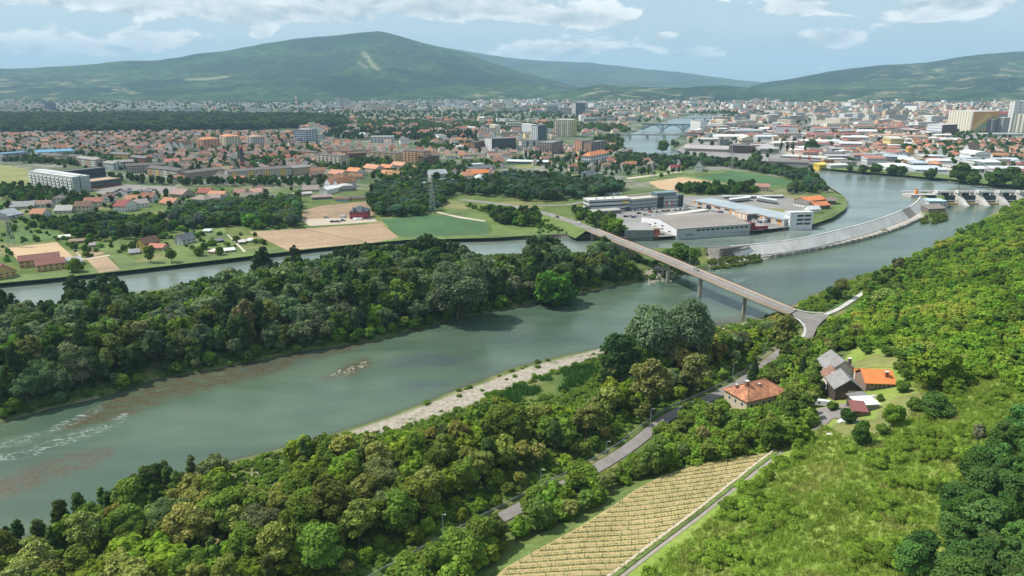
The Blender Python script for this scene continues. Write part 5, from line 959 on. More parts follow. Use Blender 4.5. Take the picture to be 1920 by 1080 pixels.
# far city blocks one can tell apart
for lab, u, v, wd, hp, wc in [('grey-green tower block, left one of the far western pair', 630, 203, 9, 20, (.40, .44, .44)), ('grey-green tower block, right one of the far western pair', 642, 203, 12, 19, (.42, .46, .46)), ('white block beside the far western towers', 656, 203, 8, 14, WHITE), ('dark cube building at the far left', 85, 207, 17, 14, (.13, .16, .20)), ('rosy pale tower in the far housing estate', 690, 205, 9, 11, (.5, .42, .38)), ('cream tower in the far housing estate', 701, 207, 11, 10, CREAM), ('white and peach slab in the far estate', 715, 206, 20, 9, (.56, .48, .42)), ('long peach slab in the far estate', 740, 206, 24, 8, BEIGE),
        ('yellowish far slab behind the estate', 720, 196, 22, 6, CREAM), ('tall stepped tower in the far centre', 838, 200, 6, 14, (.5, .45, .40)), ('second tall stepped tower in the far centre', 845, 200, 7, 13, (.45, .44, .43)), ('long white far slab left of the stepped towers', 806, 200, 30, 7, PALE), ('white cube block in the far centre', 885, 210, 11, 10, WHITE), ('yellow-ended far apartment slab', 908, 212, 15, 9, (.60, .5, .28)), ('cream far apartment slab', 924, 211, 15, 11, CREAM), ('pale far slab with rosy end', 942, 211, 18, 8, BEIGE), ('long pale far slab', 962, 209, 26, 8, PALE), ('blue and red school building far off', 1000, 213, 16, 7, (.25, .35, .48)), ('grey far slab left of the dark tower', 1028, 212, 18, 10, GREY), ('rosy far slab left of the dark tower', 1052, 214, 20, 11, (.45, .38, .34)),
        ('white far slab right of the dark tower', 1094, 212, 10, 8, WHITE), ('red-roofed pale block behind the hospital', 1055, 200, 14, 7, BEIGE), ('bright white flat block in the far city', 1149, 196, 17, 5, WHITE), ('second bright white flat block in the far city', 1169, 196, 20, 5, WHITE), ('long flat shopping centre roof near the river', 1105, 226, 90, 6, (.50, .52, .53)), ('red-topped pale block before the shopping centre', 1090, 224, 18, 8, (.45, .35, .3)), ('blue-white long warehouse far left of the forest top', 317, 211, 56, 6, (.50, .55, .60)), ('yellow-edged long warehouse at the far left', 205, 210, 82, 5, (.50, .46, .30)), ('pale factory roof at the far left', 0, 213, 50, 6, PALE), ('white factory at the far left', 45, 205, 38, 5, WHITE),
        ('white cluster building by the far wood', 462, 209, 42, 6, WHITE), ('grey high slab in the northern town', 1622, 199, 10, 6, PALE), ('pale high slab in the northern town', 1633, 199, 8, 7, WHITE), ('grey long slab in the northern town', 1654, 204, 22, 8, GREY), ('pale long slab in the northern town', 1685, 204, 24, 8, PALE), ('orange block crowning the northern town', 1682, 194, 12, 8, (.60, .36, .1)), ('blue-grey office block in the northern town', 1526, 215, 24, 10, (.35, .42, .48)), ('white tenement tower by the bridge head', 1376, 232, 12, 15, PALE), ('pale tenement row above the railway', 1440, 232, 45, 11, (.52, .50, .44)), ('cream twin tenement above the railway', 1530, 231, 28, 13, CREAM), ('white row above the arch bridge', 1405, 222, 28, 9, WHITE), ('long pale station hall', 1480, 226, 28, 8, BEIGE),
        ('brown-roofed long flats near the cemetery', 900, 244, 50, 9, (.45, .42, .38)), ('second long flats near the cemetery', 952, 244, 44, 8, (.43, .41, .37)), ('long beige flats before the white tower', 940, 256, 40, 8, BEIGE), ('red-roofed block with cream walls in the park', 830, 238, 14, 12, CREAM), ('rosy block beside the park', 853, 238, 13, 9, (.5, .38, .35)), ('orange little house at the cemetery edge', 645, 256, 9, 8, ORA)]:
    n = block('apartment_block' if wd < 30 else 'long_building', lab, 'apartment block' if wd < 30 else 'building', (u, v), (u + wd, v + .1), hp, 16 if wd < 30 else 22, wc, 'flat' if 'red' not in lab and 'orange little' not in lab else 'hip', GREYR if 'red' not in lab else TERRA, max(2, int(hp / 2.2)), max(3, int(wd / 1.6)), 3, rh=5)
a = G(556.5, 203, Z_TOWN); st = empty('striped_chimney', (*a, Z_TOWN), 0, 'slim red and white striped chimney at the foot of the mountain', 'chimney')
for k in range(6): mb = MB(); z0, z1 = 26 * mpp(*a) / 6 * k, 26 * mpp(*a) / 6 * (k + 1); mb.bar((0, 0, z0), (0, 0, z1), 5.5 - k * .5, r2=5.0 - k * .5, n=8); mb.obj('band', M['paint'], st, (.45, .06, .05) if k % 2 else (.6, .6, .6))

# electricity pylons
def pylon(u, v, hpx, label):
    a = G(u, v, Z_TOWN); hh = hpx * mpp(*a); r = empty('pylon', (*a, Z_TOWN), .5, label, 'pylon', 'electricity pylons'); mb = MB(); b = hh * .075
    lv = [0, .2, .38, .54, .68, .8, .9, 1.0]; wd_ = [b * (1 - q) + .35 for q in lv]
    for i in range(len(lv) - 1):
        c0 = [(s * wd_[i], q * wd_[i], lv[i] * hh) for s, q in ((1, 1), (-1, 1), (-1, -1), (1, -1))]; c1 = [(s * wd_[i + 1], q * wd_[i + 1], lv[i + 1] * hh) for s, q in ((1, 1), (-1, 1), (-1, -1), (1, -1))]
        for k in range(4): mb.bar(c0[k], c1[k], .14); mb.bar(c0[k], c1[(k + 1) % 4], .09); mb.bar(c1[k], c1[(k + 1) % 4], .08)
    mb.obj('mast', M['steel'], r)
    for q, L_ in ((.68, .20), (.80, .26), (.92, .16)): mb = MB(); mb.bar((-L_ * hh, 0, q * hh), (L_ * hh, 0, q * hh), .16); mb.bar((-L_ * hh, 0, q * hh), (0, 0, q * hh + 1.8), .1); mb.bar((L_ * hh, 0, q * hh), (0, 0, q * hh + 1.8), .1); mb.obj('cross_arm', M['steel'], r)
pylon(811, 401, 64, 'lattice pylon at the corner of the dark green crop field'); pylon(1222, 338, 34, 'lattice pylon beside the pale ploughed field'); pylon(22, 462, 62, 'slim lattice pylon at the left edge by the dry field'); pylon(1371, 318, 34, 'lattice pylon at the tip of the green field'); pylon(1231, 284, 24, 'small lattice pylon standing before the upper river')

# ------------------------------------------------------------------ ordinary houses of the suburbs
def house_proto(w, l, he, hr, kind, dorm=False):
    r = empty('house', (0, 0, 0)); wm = wall_mesh(kind, w, l, he, hr); sh = lambda mb: [setattr(mb, 'v', [(x - w / 2, y - l / 2, z) for x, y, z in mb.v]), mb][1]
    sh(wm).obj('wall', M['wall'], r, WHITE); sh(roof_mesh(kind, w, l, he, hr, .6)).obj('roof', M['roof'], r, TERRA)
    c = MB(); c.box(w * .62, w * .62 + .9, l * .55, l * .55 + .9, he, he + hr + 1.2); sh(c).obj('chimney', M['conc'], r)
    sh(window_faces(MB(), w, l, he, 2 if he > 4.5 else 1, max(2, int(w / 3.5)), max(2, int(l / 3.5)), .38, .45, pad=.05)).obj('windows', M['window'], r, kind='stuff'); return r
HP = [house_proto(12, 10, 5.6, 3.6, 'gable'), house_proto(14, 11, 5.8, 4.0, 'gable'), house_proto(11, 11, 5.6, 3.0, 'hip'), house_proto(16, 10, 3.4, 3.2, 'gable'), house_proto(10, 13, 5.6, 3.8, 'gabley'), house_proto(18, 11, 5.8, 3.6, 'gable')]
ROOFS = [(TERRA, 'brick-red'), (TERRA2, 'orange'), (ROSE, 'rosy'), ((.21, .105, .070), 'russet'), (BROWNR, 'brown'), (GREYR, 'grey'), ((.195, .155, .135), 'taupe'), (DKR, 'dark slate'), (REDR, 'dark red'), ((.27, .175, .135), 'faded pink')]
RW = np.array([11, 7, 16, 13, 12, 15, 13, 5, 3, 12.]); RW /= RW.sum()
RWC = np.array([26, 24, 12, 12, 8, 5, 4, 2, 4, 4.]); RWC /= RWC.sum()
WALLS = [(WHITE, 'white'), (CREAM, 'cream'), ((.50, .44, .36), 'beige'), (PALE, 'pale grey'), ((.56, .46, .25), 'yellow'), ((.5, .36, .28), 'peach')]
ZONES = [  # outline, street angle, spacing, share of plots built on, where, roof weights
    ([(-60, 256), (110, 251), (330, 249), (560, 250), (600, 262), (640, 300), (560, 318), (420, 318), (330, 318), (240, 300), (120, 284), (-60, 292)], .35, 21, .80, 'in the dense suburb below the dark forest', RW), ([(600, 262), (700, 276), (850, 284), (905, 292), (860, 300), (760, 296), (640, 290)], .2, 22, .8, 'in the suburb below the cemetery', RW),
    ([(820, 292), (1000, 300), (1180, 300), (1290, 306), (1280, 322), (1180, 334), (1080, 326), (920, 338), (850, 330), (880, 312)], .1, 25, .62, 'in the garden suburb before the tower blocks', RW), ([(860, 286), (1180, 268), (1190, 290), (1130, 298), (900, 298)], .15, 24, .6, 'between the apartment blocks in mid town', RW),
    ([(300, 318), (480, 314), (600, 318), (640, 330), (580, 348), (300, 345)], .3, 24, .45, 'behind the long grey apartment rows', RW), ([(0, 376), (190, 372), (300, 375), (430, 362), (560, 362), (560, 372), (420, 382), (290, 392), (180, 396), (0, 400)], .1, 24, .62, 'among gardens above the canal wood', RW), ([(560, 340), (760, 312), (800, 325), (700, 345), (600, 362)], .15, 25, .45, 'in the orange-roofed street left of the wood', RWC),
    ([(1560, 230), (1780, 232), (1780, 262), (1600, 300), (1560, 270)], .1, 26, .55, 'in the trading town across the lake', RWC), ([(1700, 268), (1925, 262), (1925, 300), (1820, 300), (1720, 290)], .2, 25, .7, 'among trees below the silos', RWC), ([(1780, 330), (1925, 336), (1925, 348), (1830, 342)], .2, 30, .3, 'in the garden row on the lake shore', RWC), ([(1290, 240), (1560, 235), (1560, 262), (1440, 300), (1290, 262)], .1, 30, .25, 'around the river works', RW)]
FIELDS_PX = [[(-30, 305), (58, 318), (62, 352), (-30, 356)], [(1160, 318), (1520, 318), (1520, 356), (1160, 362)], [(960, 306), (1095, 324), (1095, 340), (960, 320)], [(-20, 396), (330, 400), (600, 470), (-20, 540)], [(176, 346), (335, 346), (335, 368), (176, 374)], [(1085, 360), (1520, 360), (1520, 446), (1085, 446)], [(540, 376), (710, 376), (710, 420), (540, 420)]]
FIELDS_W = [GL(f, Z_TOWN) for f in FIELDS_PX]
def in_field(x, y): return any(inside([(x, y)], f)[0] for f in FIELDS_W)
cand = []
for poly, ang, sp_, share, where, rw in ZONES:
    W_ = GL(poly, Z_TOWN); c, s = math.cos(ang), math.sin(ang); rot = W_ @ np.array(((c, -s), (s, c))); lo, hi = rot.min(0), rot.max(0)
    xs = np.arange(lo[0], hi[0], sp_); ys = np.arange(lo[1], hi[1], sp_ * 1.15); XX, YY = np.meshgrid(xs, ys); XX = XX + RNG.normal(0, 2.2, XX.shape); YY = YY + RNG.normal(0, 2.2, XX.shape) + (np.floor(XX / (sp_ * 6)) % 2) * 6
    p = np.stack([XX.ravel(), YY.ravel()], 1) @ np.array(((c, s), (-s, c))); k = inside(p, W_) & (RNG.random(len(p)) < share * (0.75 + .5 * vnoise(p[:, 0] / 120, p[:, 1] / 120, 3)))
    p = p[k]; dl_ = sd(p, LAKE); p = p[dl_ > 9]
    for x, y in p:
        if taken(x, y, 6) or in_field(x, y): continue
        cand.append((proj(x, y, Z_TOWN)[2], x, y, ang + (0 if RNG.random() < .6 else math.pi / 2) + RNG.normal(0, .06), where, rw))
cand.sort(key=lambda c: c[0])
N_HOUSE = max(0, 285 - sum(1 for o in COL.objects if o.get('category') == 'house'))
used_proto = set()
for D_, x, y, a, where, rw in cand[:N_HOUSE]:
    ri = RNG.choice(len(ROOFS), p=rw); wi = RNG.choice(len(WALLS), p=[.34, .2, .16, .14, .09, .07]); pi_ = RNG.integers(len(HP)); k = RNG.uniform(.85, 1.12)
    q = copy_tree(HP[pi_], (x, y, Z_TOWN), a, (k, k, k), dict(wall=WALLS[wi][0], roof=tuple(v * RNG.uniform(.85, 1.15) for v in ROOFS[ri][0])))
    tag(q, f"{WALLS[wi][1]} house, {ROOFS[ri][1]} {'hipped' if pi_ == 2 else 'gabled'} roof, {where}", 'house', f'houses {where}')
for r in HP: drop(r)
# the rest, and the far city, in one mesh
class CB:
    def __init__(s): s.v = []; s.f = []; s.c = []
    def face(s, pts, col): n = len(s.v); s.v += pts; s.c += [(*col, 1)] * len(pts); s.f.append(tuple(range(n, n + len(pts))))
    def house(s, x, y, z, a, w, l, h, hr, wc, rc, kind='gable', wins=False):
        c, sn = math.cos(a), math.sin(a); P = lambda u, v, q: (x + u * c - v * sn, y + u * sn + v * c, z + q); w /= 2; l /= 2
        A = [P(-w, -l, -2), P(w, -l, -2), P(w, l, -2), P(-w, l, -2)]; B = [P(-w, -l, h), P(w, -l, h), P(w, l, h), P(-w, l, h)]
        for i in range(4): s.face([A[i], A[(i + 1) % 4], B[(i + 1) % 4], B[i]], wc)
        if wins:
            fl = max(1, int(h / 3))
            for k in range(fl):
                zz = h * (k + .35) / fl; z2 = zz + h / fl * .42
                for i in range(max(1, int(w * 2 / 7))):
                    u0 = -w + 2 * w * (i + .25) / max(1, int(w * 2 / 7)); u1 = u0 + w / max(1, int(w * 2 / 7))
                    s.face([P(u0, -l - .08, zz), P(u1, -l - .08, zz), P(u1, -l - .08, z2), P(u0, -l - .08, z2)], (.06, .07, .085)); s.face([P(u1, l + .08, zz), P(u0, l + .08, zz), P(u0, l + .08, z2), P(u1, l + .08, z2)], (.06, .07, .085))
        if kind == 'flat': s.face(B, rc)
        elif kind == 'hip':
            k = min(w, l); R0, R1 = P(-w + k, 0, h + hr), P(w - k, 0, h + hr); s.face([B[0], B[1], R1, R0], rc); s.face([B[2], B[3], R0, R1], rc); s.face([B[1], B[2], R1], rc); s.face([B[3], B[0], R0], rc)
        else:
            o = 1.08; e = [P(-w * o, -l * o, h - .2), P(w * o, -l * o, h - .2), P(w * o, l * o, h - .2), P(-w * o, l * o, h - .2)]; R0, R1 = P(-w * o, 0, h + hr), P(w * o, 0, h + hr)
            s.face([e[0], e[1], R1, R0], rc); s.face([e[2], e[3], R0, R1], rc); s.face([B[1], B[2], P(w, 0, h + hr * .95)], wc); s.face([B[3], B[0], P(-w, 0, h + hr * .95)], wc)
    def obj(s, name, kind):
        me = bpy.data.meshes.new(name); me.from_pydata(s.v, [], s.f); setmat(me, M['farcol']); at = me.attributes.new('col', 'FLOAT_COLOR', 'POINT'); at.data.foreach_set('color', np.array(s.c, np.float32).ravel()); me.update(); return mobj(name, me, kind=kind)
cb = CB()
def jit(c, k=.12): f = RNG.uniform(1 - k, 1 + k); return tuple(min(.75, v * f) for v in c)
for D_, x, y, a, where, rw in cand[N_HOUSE:]:
    k = RNG.uniform(.85, 1.15); cb.house(x, y, Z_TOWN, a, 12 * k, 10.5 * k, 5.6 * k, 3.6 * k, jit(WALLS[RNG.choice(len(WALLS), p=[.34, .2, .16, .14, .09, .07])][0]), jit(ROOFS[RNG.choice(len(ROOFS), p=rw)][0]), RNG.choice(['gable', 'gable', 'hip']), True)
FAR = [  # outline, number, share of blocks, roofs
    ([(560, 250), (700, 270), (900, 284), (1010, 262), (1180, 250), (1180, 232), (900, 228), (640, 222), (560, 232)], 300, .14, RW), ([(560, 214), (1100, 210), (1100, 190), (900, 189), (640, 192), (560, 200)], 540, .56, RW), ([(0, 210), (560, 212), (560, 196), (300, 196), (0, 196)], 130, .45, RW), ([(1090, 232), (1300, 222), (1420, 206), (1420, 186), (1090, 188)], 620, .34, RWC), ([(1380, 228), (1920, 226), (1920, 190), (1600, 188), (1420, 187)], 1150, .26, RWC),
    ([(1530, 246), (1780, 240), (1780, 226), (1530, 226)], 150, .30, RWC), ([(870, 188), (1090, 188), (1060, 181), (960, 180)], 260, .05, RW), ([(1300, 250), (1480, 246), (1480, 226), (1330, 226)], 60, .4, RW), ([(0, 196), (560, 196), (300, 189), (0, 188)], 120, .15, RW)]
for poly, n, bs, rw in FAR:
    W_ = GL(poly, Z_TOWN); lo, hi = W_.min(0), W_.max(0); got = 0; tries = 0
    while got < n and tries < 20:
        tries += 1; p = lo + RNG.random((n * 2, 2)) * (hi - lo); p = p[inside(p, W_) & (vnoise(p[:, 0] / 260, p[:, 1] / 200, 9) > .30) & (sd(p, LAKE) > 8)]
        for x, y in p:
            if got >= n: break
            if taken(x, y, 8): continue
            got += 1; a = .2 + (0 if RNG.random() < .55 else math.pi / 2) + RNG.normal(0, .12)
            if RNG.random() < bs:
                hgt = RNG.choice([8, 11, 14, 18, 27], p=[.28, .25, .22, .17, .08]); cb.house(x, y, Z_TOWN, a, RNG.uniform(22, 75), RNG.uniform(13, 22), hgt, 0, jit([WHITE, PALE, CREAM, BEIGE, (.52, .38, .28), GREY][RNG.choice(6, p=[.28, .20, .20, .15, .13, .04])]), jit([GREYR, PALE, (.4, .39, .37)][RNG.integers(3)]), 'flat', y < 3600)
            else:
                k = RNG.uniform(.9, 1.6); cb.house(x, y, Z_TOWN, a, 14 * k, 11 * k, 6 * k, 4 * k, jit(WALLS[RNG.choice(len(WALLS), p=[.40, .2, .14, .14, .06, .06])][0]), jit(ROOFS[RNG.choice(len(ROOFS), p=rw)][0]), RNG.choice(['gable', 'hip']))
tag(cb.obj('far_houses', 'stuff'), 'houses of the far city seen as one spread of red and grey roofs', 'houses')
# ------------------------------------------------------------------ the farm on the slope
def farm(name, label, p1, p2, hm, depth, wall, roof, rc, rh, zpx, cat='house', **k):
    z = T(*zpx)[2]; return block(name, label, cat, p1, p2, 0, depth, wall, roof, rc, k.pop('floors', 0), rh=rh, z=z, hm=hm, win=False, **k)
def farm_windows(r, spots, w, frame=True):
    """(side, along, sill, width, height) -> window with pane, frame and sill"""
    for s, a, z, ww, hh, *door in spots:
        mb = MB(); fr = MB()
        def q(m_, o, a0, a1, z0, z1):
            P = (lambda t, zz: (t, -o, zz)) if s == 'f' else (lambda t, zz: (w + o, t, zz)) if s == 'r' else (lambda t, zz: (-o, -t, zz))
            if s == 'l': m_.quad((-o, a1, z0), (-o, a0, z0), (-o, a0, z1), (-o, a1, z1))
            else: m_.quad(P(a0, z0), P(a1, z0), P(a1, z1), P(a0, z1))
        q(mb, .05, a, a + ww, z, z + hh); o = mb.obj('door' if door else 'window', M['wood'] if door else M['window'], r)
        for b in ((a - .12, a, z - .1, z + hh + .1), (a + ww, a + ww + .12, z - .1, z + hh + .1), (a, a + ww, z + hh, z + hh + .12), (a - .15, a + ww + .15, z - .14, z)): q(fr, .08, *b)
        fr.obj('frame', M['trim'], o)
def chimney(r, x, y, z0, z1, s=.5, cap=True, col=(.20, .10, .07)):
    mb = MB(); mb.box(x - s, x + s, y - s, y + s, z0, z1); o = mb.obj('chimney', M['wall'], r, col)
    if cap: mb = MB(); mb.box(x - s - .15, x + s + .15, y - s - .15, y + s + .15, z1 + .01, z1 + .2); mb.obj('chimney_cap', M['conc_pale'], o)
old_tile = mat('old_mottled_tiles', (0.37, 0.165, 0.095), var=.42, scale=.9, streak=9.0, var2=.35, scale2=.25, bump=.4)
brown_tile = mat('brown_old_tiles', (0.20, 0.115, 0.08), var=.35, scale=1.1, streak=9.0, var2=.25, scale2=.3, bump=.4)
grey_slate = mat('grey_fibre_slates', (0.215, 0.21, 0.205), var=.14, scale=.9, streak=7.0, var2=.14, scale2=.3)
new_tile = mat('new_orange_tiles', (0.58, 0.20, 0.065), var=.10, scale=1.2, streak=9.0, var2=.06, scale2=.4)
r, w_, d_, h_ = farm('house', 'old house with a mottled orange hipped roof below the bend of the road', (1399, 771), (1473, 753), 4.2, 12.5, (.47, .40, .29), 'hip', TERRA2, 4.2, (1410, 765), rm=old_tile, ov=.7)
farm_windows(r, [('l', 2.0, 1.2, 1.1, 1.3), ('l', 5.6, 1.2, 1.1, 1.3), ('l', 9.0, 1.2, 1.1, 1.3), ('f', 2, 1.2, 1.1, 1.3), ('f', 5, 0, 1.1, 2.1, 1), ('f', 8, 1.2, 1.1, 1.3), ('f', 11, 1.2, 1.1, 1.3)], w_); chimney(r, 4.6, 5.6, h_ + 1.5, h_ + 5.4, .6); chimney(r, 2.2, 8.5, h_ + 1.0, h_ + 3.2, .35); chimney(r, 10, 4.5, h_ + 2.0, h_ + 3.6, .3)
mb = MB(); 
for a, b in (((-.7, -.7, h_), (5.6, 6.25, h_ + 4.2)), ((-.7, 13.2, h_), (5.6, 6.25, h_ + 4.2)), ((w_ + .7, -.7, h_), (w_ - 5.6, 6.25, h_ + 4.2)), ((5.6, 6.25, h_ + 4.2), (w_ - 5.6, 6.25, h_ + 4.2))): mb.bar(a, b, .17)
mb.obj('ridge_tiles', M['roof'], r, (.46, .22, .13))
r, w_, d_, h_ = farm('house', 'tall farmhouse with a grey slate gable roof at the back of the farm', (1551, 719), (1604, 719), 5.6, 12, (.46, .44, .41), 'gabley', GREYR, 4.4, (1575, 716), rm=grey_slate); chimney(r, w_ * .86, 4, h_ + 1, h_ + 3.6, .55, col=(.12, .10, .09)); farm_windows(r, [('l', 2.5, 3.2, 1, 1.2), ('l', 6, 3.2, 1, 1.2), ('r', 3, 3.2, 1, 1.2), ('f', 2, 3.3, 1, 1.2)], w_)
r, w_, d_, h_ = farm('house', 'middle farmhouse wing with a worn brown tiled roof and whitewashed side', (1551, 736), (1585, 738), 4.6, 10, (.55, .52, .47), 'gabley', BROWNR, 3.0, (1568, 735), rm=brown_tile); farm_windows(r, [('l', 2, 1.2, 1, 1.3), ('l', 5.5, 1.2, 1, 1.3), ('f', 1, 0, 1.0, 2.0, 1)], w_); chimney(r, 2.0, 3, h_ + .6, h_ + 2.6, .3)
r, w_, d_, h_ = farm('barn', 'front barn with a grey slate roof and a dark timber gable', (1565, 746), (1612, 748), 4.0, 9.5, (.060, .045, .035), 'gabley', GREYR, 3.9, (1590, 746), cat='barn', rm=grey_slate, ov=.9)
for i in range(14): mb = MB(); x = w_ * (i + .08) / 14; x2 = w_ * (i + .92) / 14; hx = h_ + 3.6 * (1 - abs((x + x2) / 2 - w_ / 2) / (w_ / 2)) - .3; mb.box(x, x2, -.09, -.02, 0 if not 3 <= i <= 5 else 2.4, hx); mb.obj('board', M['wood'], r)
mb = MB(); mb.box(w_ * .22, w_ * .43, -.16, -.10, 0, 2.4); mb.obj('door', mat('barn_door', (.16, .075, .05), var=.3), r); mb = MB(); mb.box(w_ * .45, w_ * .98, -1.5, -.12, 2.6, 2.8); mb.box(w_ * .45, w_ * .98, -1.5, -1.4, 2.8, 3.7); mb.obj('balcony', M['wall'], r, (.34, .29, .23)); mb = MB(); mb.box(w_ * .5, w_ * .95, -2.4, -.6, .0, .9); mb.obj('log_stack', M['wood'], r)
r, w_, d_, h_ = farm('house', 'long low farm wing under a bright new orange tiled roof', (1623, 729), (1676, 731), 2.7, 11, (.22, .15, .12), 'gable', BRIGHT, 3.3, (1650, 727), rm=new_tile, ov=.7); chimney(r, w_ * .78, 2.6, h_ + .6, h_ + 3.4, .55, col=(.30, .08, .05)); farm_windows(r, [('f', 1.5, .9, 1.1, 1.2), ('f', 4.5, 0, 1.0, 2.1, 1), ('f', 7.5, .9, 1.1, 1.2), ('r', 3, .9, 1.1, 1.2)], w_)
r, w_, d_, h_ = farm('house', 'little orange-roofed link between the grey farmhouse and the orange wing', (1604, 716), (1621, 717), 3.0, 5.5, (.5, .48, .45), 'gable', BRIGHT, 1.5, (1612, 714), rm=new_tile, ov=.3)
r, w_, d_, h_ = farm('shed', 'garden shed with a maroon sloping roof on the farm yard', (1600, 781), (1624, 783), 2.3, 6, (.20, .15, .11), 'shed', (.20, .075, .065), .9, (1612, 780), cat='shed'); mb = MB(); mb.box(w_ * .2, w_ * .42, -.08, -.02, 0, 1.9); mb.obj('door', M['wood'], r)
r, w_, d_, h_ = farm('carport', 'white flat-roofed carport behind the maroon shed', (1612, 771), (1646, 769), 2.5, 5.5, (.26, .24, .22), 'shed', (.64, .65, .66), .3, (1628, 770), cat='carport')
r, w_, d_, h_ = farm('shed', 'open lean-to with a dark grey roof beside the carport', (1602, 763), (1630, 759), 2.8, 4, (.07, .06, .05), 'shed', (.17, .165, .16), .5, (1615, 762), cat='shed')
def lump(name, label, cat, u, v, sx, sy, sz, col, rz=0.0, seed=1):
    p = T(u, v); g = random.Random(seed); bm = bmesh.new(); bmesh.ops.create_icosphere(bm, subdivisions=2, radius=1)
    for q in bm.verts: q.co *= g.uniform(.85, 1.12); q.co = Vector((math.copysign(abs(q.co.x) ** .7, q.co.x) * sx, math.copysign(abs(q.co.y) ** .7, q.co.y) * sy, max(q.co.z, 0) * sz))
    me = bpy.data.meshes.new(name); bm.to_mesh(me); bm.free(); setmat(me, M['paint']); o = mobj(name, me, None, col); o.location = p; o.rotation_euler = (0, 0, rz); tag(o, label, cat)
lump('tarpaulin', 'white tarpaulin over a wood pile at the lawn edge', 'tarpaulin', 1583, 791, 2.6, 1.2, 1.1, (.6, .6, .61), .2); lump('tarpaulin', 'small grey-white tarpaulin beside the maroon shed', 'tarpaulin', 1600, 790, 1.4, 1.0, 1.2, (.42, .45, .47), .1, 4); lump('tarpaulin', 'grey covered pile left of the farmhouse', 'tarpaulin', 1541, 722, 1.6, 2.2, 1.3, (.42, .41, .40), .3, 5); lump('barrel', 'turquoise barrel by the wood pile', 'barrel', 1602, 793, .5, .5, 1.1, (.06, .38, .36), 0, 6); lump('tarpaulin', 'pale pile of stones at the end of the orange wing', 'stone pile', 1640, 744, 1.6, 1.0, .8, (.42, .40, .36), 0, 7); lump('table', 'pale flat slab lying on the lawn', 'slab', 1557, 814, 1.3, .8, .25, (.5, .46, .40), 0, 8)

# ------------------------------------------------------------------ the vineyard
V0 = np.array([T(u, v)[:2] for u, v in VINE_PX]); rowdir = np.array((.985, -.17)); rown = np.array((.17, .985)); post_me = None
mb = MB(); mb.bar((0, 0, -.4), (0, 0, 1.75), .055, n=5); post_me = mb.mesh('post', mat('grey_post', (.14, .115, .095), var=.3)); vine_bark = mat('vine_wood', (.085, .06, .04), var=.3)
cn = V0 @ rown; nrow = 0
for c in np.arange(cn.min() + 1.6, cn.max() - .8, 3.1):
    cl_ = V0 @ rowdir; ts = np.arange(cl_.min() - 2, cl_.max() + 2, .9); P_r = rowdir * ts[:, None] + rown * c; t_m = (ts - (cl_.min() + cl_.max()) / 2) / 40; P_r = P_r + rown * (2.2 * t_m ** 2 + .5 * vnoise(ts / 9, ts * 0 + c, 4))[:, None]
    k = inside(P_r, V0) & (sd(P_r, V0) < -.9); P_r, ts_ = P_r[k], ts[k]
    if len(P_r) < 6: continue
    zr_ = H(P_r[:, 0], P_r[:, 1]); u0, v0, _ = proj(P_r[0, 0], P_r[0, 1], zr_[0])
    if v0 > 1150: continue
    nrow += 1; ro = empty('vine_row', (P_r[0, 0], P_r[0, 1], zr_[0]), 0, 'row of young vines tied to thin posts across the straw-coloured vineyard', 'vine row', 'rows of the vineyard'); L0 = Vector(ro.location)
    vm = MB(); ph_ = int(RNG.integers(5))
    for i, ((x, y), z) in enumerate(zip(P_r, zr_)):
        a = Vector((x, y, z + .15)) - L0
        if (i + ph_) % 5 == 0: o = mobj('post', post_me, ro); o.location = a; o.rotation_euler = (RNG.normal(0, .05), RNG.normal(0, .05), 0)
        if RNG.random() < .7:
            top = a + Vector((RNG.normal(0, .12), RNG.normal(0, .12), RNG.uniform(.55, .95))); vm.bar(a, top, .045, n=4); vm.bar(top, top + Vector((rowdir[0] * RNG.uniform(-.6, .6), rowdir[1] * RNG.uniform(-.6, .6), RNG.uniform(-.1, .35))), .035, n=3)
            for _ in range(3): q = top + Vector((RNG.normal(0, .25), RNG.normal(0, .2), RNG.normal(0, .15))); s_ = RNG.uniform(.14, .26); vm.quad(q + Vector((-s_, 0, -.04)), q + Vector((0, -s_, .04)), q + Vector((s_, 0, .06)), q + Vector((0, s_, -.02)), 1)
        if i and (i * 7 + nrow * 3) % 29: b = Vector((*P_r[i - 1], zr_[i - 1] + .85)) - L0; vm.bar(b, a + Vector((0, 0, .82)), .038, n=3)
    if 'weeds' not in M: M['weeds'] = mat('weeds', (.15, .155, .055), var=.35, scale=1.6)
    wd = MB()
    for i in range(len(P_r) - 1):
        w0, w1 = (.30 + .14 * vnoise(np.array([ts_[i] * .8, ts_[i + 1] * .8]), np.array([c, c]), 8)); q0, q1 = P_r[i] - L0.xy, P_r[i + 1] - L0.xy; n0, n1 = zr_[i] + .22 - L0.z, zr_[i + 1] + .22 - L0.z
        if np.linalg.norm(q1 - q0) < 2: wd.quad((*(q0 - rown * w0), n0), (*(q1 - rown * w1), n1), (*(q1 + rown * w1), n1), (*(q0 + rown * w0), n0))
    wd.obj('weed_strip', M['weeds'], ro)
    vm.obj('vines', [vine_bark, M['vine_leaf']] if 'vine_leaf' in M else [vine_bark, M.setdefault('vine_leaf', mat('vine_leaf', (.19, .24, .045), var=.3))], ro, kind='stuff')
